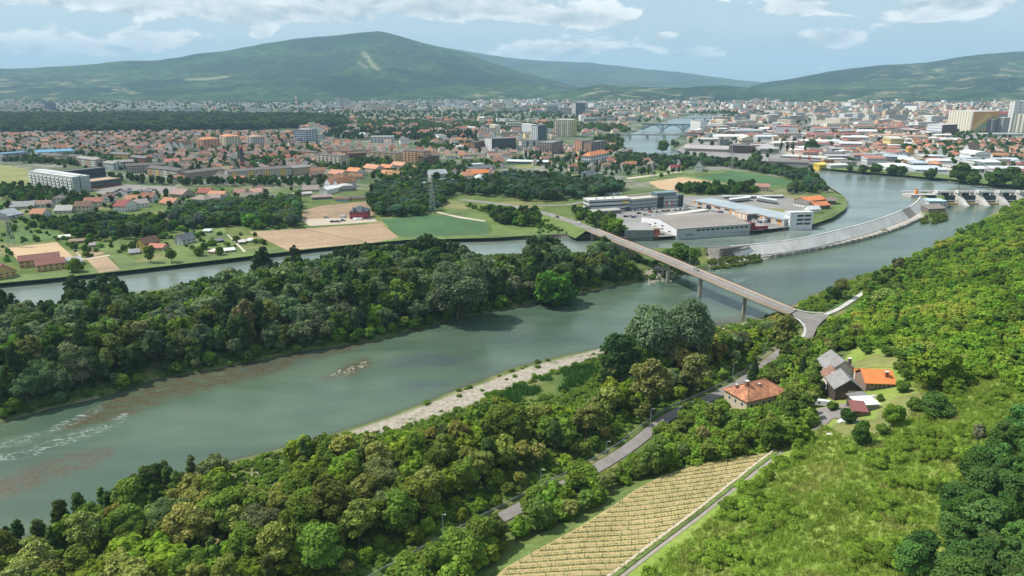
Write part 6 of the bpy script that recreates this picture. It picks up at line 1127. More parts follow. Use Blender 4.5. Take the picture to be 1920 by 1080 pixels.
# ------------------------------------------------------------------ vehicles
def taper_box(mb, x0, x1, w0, z0, x2, x3, w1, z1):
    a = [(x0, -w0, z0), (x1, -w0, z0), (x1, w0, z0), (x0, w0, z0)]; b = [(x2, -w1, z1), (x3, -w1, z1), (x3, w1, z1), (x2, w1, z1)]
    for i in range(4): j = (i + 1) % 4; mb.quad(a[i], a[j], b[j], b[i])
    mb.quad(*b); mb.quad(*a[::-1])
def wheels(r, xs, y, rad, wd=.22):
    me = None
    for x in xs:
        for s in (-1, 1):
            if me is None:
                mb = MB(); mb.bar((0, -wd / 2, 0), (0, wd / 2, 0), rad, n=12); me = mb.mesh('wheel', M['black'])
            o = mobj('wheel', me, r); o.location = (x, s * y, rad)
def car_proto():
    r = empty('parked_car', (0, 0, 0)); mb = MB(); taper_box(mb, -2.1, 2.1, .86, .32, -2.15, 2.15, .90, .75); taper_box(mb, -2.15, 2.15, .90, .75, -2.05, 1.95, .84, .98); taper_box(mb, -1.35, .45, .66, 1.46, -1.25, .35, .62, 1.50); mb.obj('body', M['paint'], r, WHITE)
    mb = MB(); taper_box(mb, -1.95, 1.15, .80, .98, -1.35, .45, .66, 1.455); mb.obj('windows', M['window'], r); wheels(r, (-1.3, 1.35), .80, .33); return r
def van_proto(lx=5.6, h=2.5, name='white_van'):
    r = empty(name, (0, 0, 0)); mb = MB(); taper_box(mb, -lx / 2, lx / 2 - .9, .98, .45, -lx / 2, lx / 2 - 1.1, .92, h); taper_box(mb, lx / 2 - .9, lx / 2, .98, .45, lx / 2 - .9, lx / 2 - .15, .92, 1.15); taper_box(mb, lx / 2 - .9, lx / 2 - .15, .92, 1.15, lx / 2 - 1.1, lx / 2 - .95, .88, h - .25); mb.obj('body', M['paint'], r, (.62, .63, .64))
    mb = MB(); mb.quad((lx / 2 - .13, -.8, 1.2), (lx / 2 - .13, .8, 1.2), (lx / 2 - .88, .76, h - .35), (lx / 2 - .88, -.76, h - .35))
    for s in (-1, 1): mb.quad((lx / 2 - 1.75, s * 1.0, 1.25), (lx / 2 - .75, s * 1.0, 1.25), (lx / 2 - 1.05, s * .95, h - .5), (lx / 2 - 1.75, s * .96, h - .5))
    for y in (-.8, .1): mb.quad((-lx / 2 - .02, y, 1.35), (-lx / 2 - .02, y + .7, 1.35), (-lx / 2 - .02, y + .7, 2.0), (-lx / 2 - .02, y, 2.0))
    mb.obj('windows', M['window'], r); wheels(r, (-lx / 2 + 1.1, lx / 2 - 1.0), .86, .36); mb = MB(); mb.box(lx / 2 - .05, lx / 2 + .06, -.9, .9, .42, .68); mb.obj('bumper', M['black'], r); return r
CARC = [((.62, .62, .62), 'white', .30), ((.36, .37, .38), 'silver', .2), ((.10, .105, .11), 'dark grey', .18), ((.02, .02, .025), 'black', .14), ((.05, .09, .20), 'blue', .10), ((.36, .03, .03), 'red', .08)]
CP_ = car_proto(); ncar = 0
def car(x, y, z, rz, label, group, ci=None, name='parked_car', sc=1.0):
    global ncar
    ci = int(RNG.choice(6, p=[c[2] for c in CARC])) if ci is None else ci; r = copy_tree(CP_, (x, y, z), rz, (sc, sc, sc * RNG.uniform(.97, 1.1)), dict(body=CARC[ci][0])); r.name = name; tag(r, label.replace('#', CARC[ci][1]), 'car', group); ncar += 1; return r
def lot(pts, group, label, rz, sx=8.0, org=(1060, 350), ci=None):
    for u, v in pts: x, y = G(org[0] + u / sx, org[1] + v / sx, Z_TOWN + .5); car(x, y, Z_TOWN + .12, rz + RNG.normal(0, .06), label, group, ci, sc=1.08)
lot([(1010, 358), (1075, 352), (1112, 352), (1215, 344), (1262, 338), (1300, 334), (1350, 330), (1190, 350)], 'cars below the grey office', '# car parked along the front of the grey office block', 1.5); lot([(1262, 374), (1290, 376), (1340, 380), (1370, 379), (1405, 376), (1460, 366), (1500, 368), (1545, 362), (1610, 356), (1650, 354), (1690, 348), (1725, 344), (1775, 346), (1810, 342), (1860, 336), (1885, 340), (1765, 296), (1800, 302), (1790, 285)], 'cars in the main row of the trading estate', '# car in the main parking row of the trading estate', 1.5)
lot([(1105, 402), (1205, 424), (1250, 428), (1360, 432), (905, 448), (985, 438), (1020, 458), (1050, 440), (965, 440)], 'cars scattered over the trading yard', '# car standing apart on the open yard of the trading estate', .3); lot([(600, 125), (625, 112), (650, 105), (680, 122), (700, 95), (730, 110), (760, 92), (790, 105), (840, 112), (660, 92), (745, 120)], 'cars behind the banded office', '# car parked on the lot behind the banded office', .8)
lot([(20, 552), (80, 592), (105, 596), (130, 594), (285, 572), (320, 575), (385, 600), (545, 628), (600, 640), (660, 652), (700, 650), (30, 600), (10, 540), (45, 530)], 'cars along the long orange hall', '# car parked before the long orange and white hall', 1.1, 9.6, (1280, 330)); lot([(1190, 795), (1250, 790), (1290, 798), (1345, 820), (1400, 832)], 'cars before the striped bay', '# car in the corner beside the striped bay', .7, 9.6, (1280, 330))
lot([(225 + k * 47, 785 - k * 6 + (k % 2) * 4) for k in range(13)], 'cars of the showroom row', '# show car lined up behind the quay workshop', .9, 9.6, (1280, 330), None); lot([(-60 + k * 40, 805 - k * 5) for k in range(6)], 'red cars of the showroom', '# car at the showroom front', .9, 9.6, (1280, 330), 5)
Lp = GL([(200, 362), (232, 354), (322, 356), (322, 361), (270, 368), (215, 370)], Z_TOWN); q = []
a0 = .2
for i in range(13):
    for j_ in range(26): q.append((i * 8.0, j_ * 3.1))
q = np.array(q) - (52, 40); q = q @ np.array(((math.cos(a0), math.sin(a0)), (-math.sin(a0), math.cos(a0)))) + Lp.mean(0); q = q[inside(q, Lp) & (RNG.random(len(q)) < .55)][:60]
for x, y in q: car(x, y, Z_TOWN + .14, a0 + RNG.normal(0, .05), '# car in the supermarket parking lot by the white slab', 'cars of the supermarket lot', sc=1.1)
for k_u, ci, lab in ((1300, 1, 'silver car driving over the middle of the bridge'), (1000, 2, 'dark car coming down the ramp towards the bridge'), (1047, 3, 'black car on the bridge ramp'), (1084, 0, 'white car on the bridge ramp beside the trees')):
    k = int(np.argmin(np.abs(proj(BR[:, 0], BR[:, 1], BR[:, 2])[0] - k_u))); d = BR[k + 1] - BR[k - 1]; n = np.array((d[1], -d[0])) / np.hypot(*d[:2]); s_ = -1.7 if k_u in (1300, 1084) else 1.7; car(BR[k, 0] + n[0] * s_, BR[k, 1] + n[1] * s_, BR[k, 2] + .06, math.atan2(d[1], d[0]), lab, None, ci, 'car', 1.05)
for u, v, ci, lab in ((612, 409, 1, 'silver car left of the crimson villa on the track'), (624, 417, 3, 'black car on the builders yard, left of two'), (633, 417, 2, 'dark car on the builders yard, right of two'), (643, 415, 2, 'dark car nearest the crimson villa')): x, y = G(u, v, Z_TOWN); car(x, y, Z_TOWN + .2, .1, lab, None, ci, sc=1.15)
drop(CP_)
VP = van_proto(); p = T(1542, 762); VP.location = (p[0], p[1], p[2] + .2); VP.rotation_euler = (0, 0, math.pi - .35); VP.scale = (.95, .95, .95); tag(VP, 'white panel van parked on the farm driveway', 'van')
for u, v, rz, lab in ((644, 409, .1, 'white delivery van beside the crimson villa'), (1436, 417, .3, 'white van before the orange bays of the long hall')): x, y = G(u, v, Z_TOWN); tag(copy_tree(VP, (x, y, Z_TOWN + .15), rz, (1.1, 1.1, 1.1)), lab, 'van')
x, y = G(1427, 430, Z_TOWN); bus = empty('red_bus', (x, y, Z_TOWN + .15), .22, 'red city bus standing on the quay', 'bus'); mb = MB(); mb.box(-5.8, 5.8, -1.27, 1.27, .4, 3.0); mb.obj('body', M['paint'], bus, (.42, .035, .045)); mb = MB()
for k in range(6): mb.box(-5.3 + k * 1.75, -3.8 + k * 1.75, -1.31, 1.31, 1.35, 2.55)
mb.box(5.79, 5.84, -1.1, 1.1, 1.2, 2.7); mb.obj('windows', M['window'], bus); wheels(bus, (-3.4, 3.5), 1.15, .5, .3); mb = MB(); mb.box(-3, 3, -.8, .8, 3.0, 3.25); mb.obj('roof_unit', M['paint'], bus, (.5, .5, .5))
def trailer(u, v, rz, lab):
    x, y = G(u, v, Z_TOWN); r = empty('box_trailer', (x, y, Z_TOWN + .12), rz, lab, 'trailer', 'white box trailers on the yard'); mb = MB(); mb.box(-5.5, 5.5, -1.3, 1.3, 1.1, 4.0); mb.obj('box', M['paint'], r, (.60, .60, .58)); mb = MB(); mb.box(-5.6, -5.51, -1.25, 1.25, 1.15, 3.95); mb.obj('rear_door', M['metal'], r); wheels(r, (-4.2, -2.9, 3.6), 1.1, .5, .35)
for k in range(8): trailer(1369 + k * 5.0, 379.8 - k * .55, 1.25, 'white box trailer in the left row behind the very long hall')
for k in range(8): trailer(1421 + k * 4.6, 376.5 + k * .75, 1.3, 'white box trailer in the right row behind the very long hall')

# ------------------------------------------------------------------ more halls of the trading town
tr = random.Random(12); tw = [('white', WHITE), ('pale grey', PALE), ('cream', CREAM), ('beige', BEIGE), ('grey', GREY), ('brown', BRN)]; tro = [('pale', (.52, .53, .53)), ('grey', (.32, .32, .33)), ('white', (.60, .60, .60)), ('brick-red', TERRA), ('bluish', (.36, .42, .47)), ('dark', (.14, .135, .13)), ('maroon', (.24, .07, .06))]; got = 0
for zi, (poly, n, where) in enumerate([([(1296, 246), (1440, 238), (1560, 240), (1570, 262), (1440, 262), (1300, 264)], 34, 'behind the river works'), ([(1560, 240), (1770, 246), (1780, 262), (1700, 272), (1560, 268)], 24, 'between railway and silos'), ([(1560, 266), (1700, 272), (1700, 300), (1690, 314), (1590, 312), (1480, 296), (1500, 272)], 38, 'in the market yards across the lake'), ([(1700, 296), (1925, 306), (1925, 328), (1740, 324), (1690, 316)], 26, 'among the white halls near the right edge')]):
    W_ = GL(poly, Z_TOWN); lo, hi = W_.min(0), W_.max(0); g_ = 0
    for _ in range(900):
        if g_ >= n: break
        x, y = lo + RNG.random(2) * (hi - lo)
        if not inside([(x, y)], W_)[0]: continue
        wd, dp = tr.uniform(20, 60), tr.uniform(14, 30)
        if any(taken(x + a * wd * .5, y + b * dp * .5, 3) for a in (-1, 0, 1) for b in (-1, 0, 1)) or sd([(x, y)], LAKE)[0] < 30: continue
        g_ += 1; wi, ri = tr.randrange(6), tr.randrange(7); rk = tr.choice(['gable', 'flat', 'shed', 'flat', 'gable']); h = tr.choice([5, 6, 7, 8, 10]); a = -.08 + (math.pi / 2 if tr.random() < .3 else 0) + tr.gauss(0, .05); c, s = math.cos(a), math.sin(a); ox, oy = x - (wd / 2 * c - dp / 2 * s), y - (wd / 2 * s + dp / 2 * c)
        r = empty('industrial_hall', (ox, oy, Z_TOWN), a, f"{tw[wi][0]} {'flat-roofed' if rk == 'flat' else 'gabled' if rk == 'gable' else 'slant-roofed'} hall with a {tro[ri][0]} roof {where}", 'industrial hall', f'halls {where}'); FOOT.append((x, y, wd / 2, dp / 2, a)); rh_ = 0 if rk == 'flat' else tr.uniform(1.5, 3.5)
        wall_mesh(rk, wd, dp, h, rh_).obj('wall', M['wall'], r, jit(tw[wi][1])); roof_mesh(rk, wd, dp, h, rh_).obj('roof', M['sheet'], r, jit(tro[ri][1])); window_faces(MB(), wd, dp, h, 1 if h < 8 else 2, int(wd / 5), int(dp / 6), .6, .3, pad=.1).obj('windows', M['window'], r, kind='stuff')
# ------------------------------------------------------------------ foliage
def crown_mesh(name, seed, h, r, cz, rz, nl, lr, n, leaf, mats, flow=0.0, low=-.45, taper=0.0):
    """a crown of leaf sprays on many lobes; z from the ground"""
    g = np.random.default_rng(seed); d = g.normal(size=(nl, 3)); d /= np.linalg.norm(d, axis=1)[:, None]; q = g.random(nl) ** .45
    c = d * q[:, None] * np.array((r * .72, r * .72, rz * .78)); k = 1 - taper * (c[:, 2] / rz + 1) / 2; c[:, 0] *= k; c[:, 1] *= k
    rad = r * lr * g.uniform(.65, 1.2, nl) * (1 - taper * .4 * (c[:, 2] / rz + 1) / 2); c[:, 2] += cz; lv = g.uniform(.80, 1.2, nl)
    P, N, V = [], [], []; need = n
    while need > 0:
        m = need * 2; li = g.choice(nl, m, p=rad ** 2 / (rad ** 2).sum()); u = g.normal(size=(m, 3)); u[:, 2] += .35; u /= np.linalg.norm(u, axis=1)[:, None]
        p = c[li] + u * (rad[li] * g.uniform(.62, 1.22, m))[:, None] * np.array((1, 1, .85))
        dd = np.linalg.norm(p[:, None, :] - c[None], axis=2) / rad[None]; dd[np.arange(m), li] = 9
        ok = (dd.min(1) > .66) & (u[:, 2] > low) & (p[:, 2] > .1); p, uu, ll = p[ok][:need], u[ok][:need], li[ok][:need]
        P.append(p); N.append(uu); V.append(np.stack([lv[ll]] * 3, 1) * g.uniform(.68, 1.32, (len(p), 1)) * np.array((1, 1, 1)) + g.normal(0, .05, (len(p), 3)))
        need -= len(p)
        if ok.sum() < m * .02: break
    P, N, V = map(np.concatenate, (P, N, V)); m = len(P)
    if flow: f = (g.random(m) < flow * (N[:, 2] > -.1)); V[f] = np.array((1.75, 1.65, 2.6)) * g.uniform(.8, 1.2, (f.sum(), 1))
    N = N * np.array((1, 1, 1)) + np.array((0, 0, .45)) + g.normal(0, .5, (m, 3)); N /= np.linalg.norm(N, axis=1)[:, None]; a = np.cross(N, g.normal(size=(m, 3))); a /= np.linalg.norm(a, axis=1)[:, None] + 1e-9; b = np.cross(N, a)
    s = leaf * g.uniform(.6, 1.35, (m, 1)); s2 = s * g.uniform(.5, .9, (m, 1)); v = np.stack([P - a * s, P - b * s2, P + a * s, P + b * s2], 1).reshape(-1, 3)
    return leaf_mesh(name, v, np.repeat(V, 4, axis=0), mats)
def leaf_mesh(name, v, col, mats):
    m = len(v) // 4; me = bpy.data.meshes.new(name); me.vertices.add(len(v)); me.vertices.foreach_set('co', v.astype(np.float32).ravel()); me.loops.add(len(v)); me.loops.foreach_set('vertex_index', np.arange(len(v), dtype=np.int32))
    me.polygons.add(m); me.polygons.foreach_set('loop_start', np.arange(0, len(v), 4, dtype=np.int32)); setmat(me, mats)
    at = me.attributes.new('leafvar', 'FLOAT_COLOR', 'POINT'); at.data.foreach_set('color', np.c_[np.clip(col, .2, 5), np.ones(len(v))].astype(np.float32).ravel()); me.update(calc_edges=True); return me
def spruce_mesh(name, seed, h, r, n, leaf, mats):
    g = np.random.default_rng(seed); t = g.random(n) ** .75; tier = np.floor(t * 11) / 11; fr = t * 11 - np.floor(t * 11); z = h * (.08 + .92 * t); a = g.random(n) * 2 * math.pi; rr = r * (1 - t) ** .8 * (1.08 - .35 * fr) * g.uniform(.55, 1.0, n) + .12
    P = np.stack([np.cos(a) * rr, np.sin(a) * rr, z - rr * .25], 1); N = np.stack([np.cos(a) * .5, np.sin(a) * .5, np.ones(n)], 1) + g.normal(0, .5, (n, 3)); N /= np.linalg.norm(N, axis=1)[:, None]
    A = np.cross(N, g.normal(size=(n, 3))); A /= np.linalg.norm(A, axis=1)[:, None]; B = np.cross(N, A); s = leaf * g.uniform(.6, 1.2, (n, 1)); v = np.stack([P - A * s, P - B * s * .6, P + A * s, P + B * s * .6], 1).reshape(-1, 3)
    return leaf_mesh(name, v, np.repeat(g.uniform(.7, 1.25, (n, 1)) * np.ones((1, 3)), 4, axis=0), mats)
def trunk_mesh(seed, h, r, top):
    g = random.Random(seed); mb = MB(); p = Vector((0, 0, -1.0)); tr = max(.12, r * .055)
    for i in range(3): q = Vector((g.uniform(-.25, .25) * i, g.uniform(-.25, .25) * i, top * (i + 1) / 3)); mb.bar(p, q, tr * (1 - .22 * i), r2=tr * (.78 - .2 * i), n=6); p = q
    for i in range(5): t = i / 5 * 6.283 + g.uniform(0, 1); b = Vector((0, 0, top * g.uniform(.5, .95))); e = Vector((math.cos(t) * r * .62, math.sin(t) * r * .62, b.z + h * g.uniform(.12, .3))); mb.bar(b, e, tr * .45, r2=tr * .12, n=5)
    return mb.mesh('trunk', M['bark'])
#          h   r   cz  rz  lobes lr   flow low   taper
SPEC = {'poplar': (22, 4.7, 12.5, 9.4, 52, .27, 0, -.6, .48), 'broadleaf': (14, 5.2, 7.7, 6.0, 42, .28, 0, -.7, .22), 'willow': (13, 6.2, 7.0, 5.6, 48, .26, 0, -.75, .1), 'acacia': (14, 4.8, 8.8, 5.2, 40, .27, .32, -.35, .1), 'bushy': (9, 4.6, 4.2, 4.5, 36, .30, 0, -.9, .1), 'shrub': (4, 2.7, 1.9, 2.0, 20, .36, 0, -.4, .1), 'lombardy': (24, 2.3, 12.5, 11, 22, .60, 0, -.7, .3)}
def make_set(level, n, leaf, nv, m):
    out = {}
    for si, (k, (h, r, cz, rz, nl, lr, fl, low, tp)) in enumerate(SPEC.items()):
        f = {'shrub': .42, 'lombardy': .7}.get(k, 1.0); fl_ = leaf * {'shrub': .62, 'willow': .8}.get(k, 1.0); nn = int(n * f * {'willow': 1.5, 'poplar': 1.25}.get(k, 1.0))
        out[k] = [crown_mesh(f'{k}_crown', 1000 * level + 37 * si + i, h, r, cz, rz, nl, lr, nn, fl_, m, fl, low, tp) for i in range(nv if k not in ('lombardy',) else 1)]
    out['spruce'] = [spruce_mesh('spruce_crown', 900 + level * 7 + i, 15, 3.4, n, leaf * .9, m) for i in range(2 if level < 3 else 1)]
    return out
NEAR = make_set(1, 6000, .34, 3, M['leaf']); MID = make_set(2, 2600, .52, 3, M['leaf'])
TRUNK = {k: [trunk_mesh(i, v[0], v[1], v[2]) for i in range(3)] for k, v in SPEC.items()}; TRUNK['spruce'] = [trunk_mesh(9, 14, 2, 12)]
HREF = {k: v[0] for k, v in SPEC.items()}; HREF['spruce'] = 15
# scattering of many
PROTO = bpy.data.collections.new('foliage_stock'); stock = {}
def stock_up(level, n, leaf, nv):
    for k, ms in make_set(level, n, leaf, nv, M['leaf_stuff']).items():
        for i, me in enumerate(ms): o = bpy.data.objects.new(f'stock_{len(stock):03d}', me); PROTO.objects.link(o); stock[(level, k, i)] = len(stock)
stock_up(3, 1500, .70, 2); stock_up(4, 260, 1.75, 1); 
def tuft_mesh(seed, n, hgt, sp, lean=.35):
    g = np.random.default_rng(seed); p = g.normal(0, sp, (n, 2)); a = g.random(n) * 6.283; w = hgt * .09 * g.uniform(.7, 1.4, n); hh = hgt * g.uniform(.5, 1.1, n); dx_, dy_ = np.cos(a), np.sin(a); lx, ly = g.normal(0, lean, n) * hh, g.normal(0, lean, n) * hh
    B0 = np.stack([p[:, 0] - dx_ * w, p[:, 1] - dy_ * w, 0 * w - .1], 1); B1 = np.stack([p[:, 0] + dx_ * w, p[:, 1] + dy_ * w, 0 * w - .1], 1); T0 = np.stack([p[:, 0] + lx - dx_ * w * .3, p[:, 1] + ly - dy_ * w * .3, hh], 1); T1 = np.stack([p[:, 0] + lx + dx_ * w * .3, p[:, 1] + ly + dy_ * w * .3, hh], 1)
    return leaf_mesh('tuft', np.stack([B0, B1, T1, T0], 1).reshape(-1, 3), np.repeat(g.uniform(.75, 1.25, (n, 1)) * np.ones((1, 3)), 4, axis=0), M['leaf_stuff'])
for i, (n, hg, sp_) in enumerate(((90, 1.1, .75), (110, .8, 1.0), (70, 2.2, .8))): o = bpy.data.objects.new(f'stock_{len(stock):03d}', tuft_mesh(70 + i, n, hg, sp_)); PROTO.objects.link(o); stock[('tuft', i)] = len(stock)
def rock_mesh(seed, r, m):
    g = random.Random(seed); bm = bmesh.new(); bmesh.ops.create_icosphere(bm, subdivisions=1, radius=r)
    for v in bm.verts: v.co *= g.uniform(.7, 1.2); v.co.z *= .6
    me = bpy.data.meshes.new('stone'); bm.to_mesh(me); bm.free(); setmat(me, m); return me
rk_m = mat('pale_river_stone', (0.32, 0.29, 0.24), var=.25, scale=.8)
for i in range(3): o = bpy.data.objects.new(f'stock_{len(stock):03d}', rock_mesh(i, .5, rk_m)); PROTO.objects.link(o); stock[('stone', i)] = len(stock)
def scatter(name, rows, label, cat):
    """rows: (x, y, z, turn, sx, sy, sz, stock index, r, g, b)"""
    if len(rows) == 0: return
    a = np.array(rows, np.float32); me = bpy.data.meshes.new(name); me.vertices.add(len(a)); me.vertices.foreach_set('co', a[:, :3].ravel())
    def put(nm, ty, arr, key): at = me.attributes.new(nm, ty, 'POINT'); at.data.foreach_set(key, np.ascontiguousarray(arr).ravel())
    put('turn', 'FLOAT', a[:, 3], 'value'); put('size', 'FLOAT_VECTOR', a[:, 4:7], 'vector'); put('pick', 'INT', a[:, 7].astype(np.int32), 'value'); put('tint', 'FLOAT_COLOR', np.c_[a[:, 8:11], np.ones(len(a), np.float32)].astype(np.float32), 'color'); me.update()
    o = mobj(name, me, kind='stuff'); tag(o, label, cat)
    ng = bpy.data.node_groups.new(name, 'GeometryNodeTree'); ng.interface.new_socket('Geometry', in_out='INPUT', socket_type='NodeSocketGeometry'); ng.interface.new_socket('Geometry', in_out='OUTPUT', socket_type='NodeSocketGeometry')
    N_, L_ = ng.nodes, ng.links; gi_ = N_.new('NodeGroupInput'); go = N_.new('NodeGroupOutput'); ip = N_.new('GeometryNodeInstanceOnPoints'); ci = N_.new('GeometryNodeCollectionInfo'); ci.inputs['Collection'].default_value = PROTO; ci.inputs['Separate Children'].default_value = True; ci.inputs['Reset Children'].default_value = True
    def at(nm, ty): q = N_.new('GeometryNodeInputNamedAttribute'); q.data_type = ty; q.inputs['Name'].default_value = nm; return q.outputs['Attribute']
    cx = N_.new('ShaderNodeCombineXYZ'); L_.new(at('turn', 'FLOAT'), cx.inputs[2]); er = N_.new('FunctionNodeEulerToRotation'); L_.new(cx.outputs[0], er.inputs[0]); L_.new(er.outputs[0], ip.inputs['Rotation'])
    L_.new(gi_.outputs[0], ip.inputs['Points']); L_.new(ci.outputs[0], ip.inputs['Instance']); ip.inputs['Pick Instance'].default_value = True; L_.new(at('pick', 'INT'), ip.inputs['Instance Index']); L_.new(at('size', 'FLOAT_VECTOR'), ip.inputs['Scale']); L_.new(ip.outputs[0], go.inputs[0])
    md = o.modifiers.new('scatter', 'NODES'); md.node_group = ng; return o

GRN = {'poplar': (0.070, 0.114, 0.038), 'broadleaf': (0.102, 0.159, 0.032), 'willow': (0.128, 0.178, 0.082), 'acacia': (0.140, 0.172, 0.040), 'bushy': (0.128, 0.205, 0.027), 'shrub': (0.139, 0.218, 0.029), 'lombardy': (0.052, 0.091, 0.032), 'spruce': (0.041, 0.073, 0.029)}
LOOK = {'poplar': ('tall dark green poplar', 'tall mid green poplar'), 'broadleaf': ('broad dark green leafy tree', 'broad fresh green leafy tree'), 'willow': ('rounded grey-green willow', 'pale silvery willow'), 'acacia': ('yellowish blossoming tree', 'olive blossoming tree'), 'bushy': ('low bushy deep green tree', 'low bushy bright green tree'), 'shrub': ('deep green shrub', 'bright green shrub'), 'lombardy': ('slender column poplar', 'slender column poplar'), 'spruce': ('dark pointed spruce', 'dark pointed spruce')}
TREES = []                                                   # (size seen, kind, x, y, z, h, spread, colour, label, group)
def px_poly(l): return np.array(l, float)
TOP1 = np.array([(-60, 528), (38, 530), (45, 553), (116, 558), (120, 508), (150, 500), (180, 512), (187, 538), (190, 503), (215, 496), (246, 518), (252, 545), (318, 540), (330, 524), (400, 511), (430, 489), (470, 503), (480, 460), (500, 458), (514, 485), (540, 478), (548, 454), (570, 454), (577, 485), (600, 470), (640, 454), (690, 444), (750, 451), (780, 431), (800, 424), (840, 439), (880, 451), (905, 473), (972, 473), (985, 435), (1023, 429), (1055, 441), (1075, 470), (1098, 470), (1110, 435), (1140, 431), (1160, 454), (1185, 478), (1212, 505), (1260, 515)], float)
TOP2 = np.array([(-60, 985), (0, 975), (55, 945), (80, 955), (100, 925), (150, 905), (200, 900), (240, 880), (270, 860), (300, 848), (330, 853), (350, 842), (420, 838), (436, 860), (440, 905), (500, 905), (540, 868), (548, 808), (600, 800), (650, 803), (720, 806), (800, 793), (850, 774), (900, 740), (930, 734), (1000, 754), (1060, 750), (1100, 738), (1118, 705), (1130, 650), (1160, 620), (1185, 590), (1240, 556), (1290, 553), (1330, 580), (1340, 612), (1400, 615), (1450, 580), (1470, 584), (1500, 600), (1560, 600)], float)
CLEAR = [px_poly(l) for l in ([(955, 978), (945, 968), (985, 948), (990, 958)], [(1028, 930), (1024, 918), (1060, 898), (1064, 908)], [(1108, 888), (1112, 878), (1200, 826), (1240, 790), (1272, 768), (1284, 774), (1250, 802), (1212, 835), (1150, 876)], [(1322, 752), (1326, 742), (1390, 706), (1398, 716), (1345, 755)], [(1418, 692), (1424, 682), (1458, 655), (1466, 662)],
    [(1484, 600), (1490, 585), (1548, 585), (1556, 596), (1536, 612), (1528, 632), (1506, 634), (1508, 612)], [(1366, 762), (1368, 735), (1408, 712), (1474, 730), (1450, 752), (1390, 766)], [(1546, 748), (1546, 672), (1576, 664), (1612, 690), (1676, 688), (1676, 722), (1615, 724), (1612, 748)], [(1526, 766), (1526, 748), (1558, 748), (1560, 764)], [(1530, 800), (1562, 764), (1598, 752), (1646, 752), (1626, 778), (1590, 784)],
    [(1552, 806), (1600, 782), (1650, 790), (1660, 770), (1730, 738), (1690, 795), (1650, 815), (1580, 815)], [(1568, 587), (1596, 566), (1612, 553), (1618, 557), (1600, 574), (1575, 592)], [(1590, 680), (1640, 668), (1680, 672), (1676, 686), (1620, 686)])] + [px_poly(VINE_PX)]
CLEAR_LOW = [px_poly(l) for l in (GRAVEL_PX, [(880, 760), (960, 728), (1060, 690), (1120, 680), (1124, 712), (1060, 738), (1000, 752), (930, 740), (870, 775)], [(440, 870), (545, 838), (548, 862), (500, 880), (440, 900)])]
def blocked(x, y, z, h, r, polys):
    pts = np.array([proj(x + dx_ * r, y, z + h * q)[:2] for dx_, q in ((0, .98), (0, .6), (-.75, .65), (.75, .65), (0, .25))])
    return any(inside(pts, p).any() for p in polys)
def fit_top(x, y, z, h, r, top):
    """largest height up to h whose crown stays under the skyline of the wood"""
    u, v, d = proj(x, y, z); rp = r * F_PX / d; us = np.array((u - rp * .8, u, u + rp * .8)); vt = np.interp(us, top[:, 0], top[:, 1]).max(); vt = max(vt, np.interp(u, top[:, 0], top[:, 1]))
    for k in range(8):
        if proj(x, y, z + h)[1] >= vt: return h, vt
        h *= .86
    return h if proj(x, y, z + h)[1] >= vt else 0, vt
def hexgrid(lo, hi, sp_):
    xs = np.arange(lo[0], hi[0], sp_); ys = np.arange(lo[1], hi[1], sp_ * .87); X, Y = np.meshgrid(xs, ys); X = X + (np.arange(len(ys)) % 2)[:, None] * sp_ / 2; return np.stack([X.ravel(), Y.ravel()], 1) + RNG.normal(0, sp_ * .17, (X.size, 2))
def in_view(p, pad=90, z=None):
    u, v, d = proj(p[:, 0], p[:, 1], H(p[:, 0], p[:, 1]) if z is None else np.full(len(p), z)); return (d > 5) & (u > -pad) & (u < 1920 + pad) & (v < 1080 + 140)
def tree(kind, x, y, z, h, where, group, spread=1.0, col=None, label=None, bonus=1.0, always=False):
    ut, vt_, _ = proj(x, y, z + h)
    if vt_ > 1090 or not -70 < ut < 1990: return
    c = np.array(col if col is not None else GRN[kind]) * (1.0 if always else RNG.uniform(.72, 1.38)); c = np.clip(c * (1 + RNG.normal(0, .03 if always else .07, 3)), .012, .3); d = proj(x, y, z)[2]
    lab = label or f"{LOOK[kind][int(c[1] > GRN[kind][1] * 1.02)]} {where}"
    TREES.append((99 if always else h * spread ** .5 / d * bonus, kind, x, y, z, h, spread, tuple(c), lab, group, d))
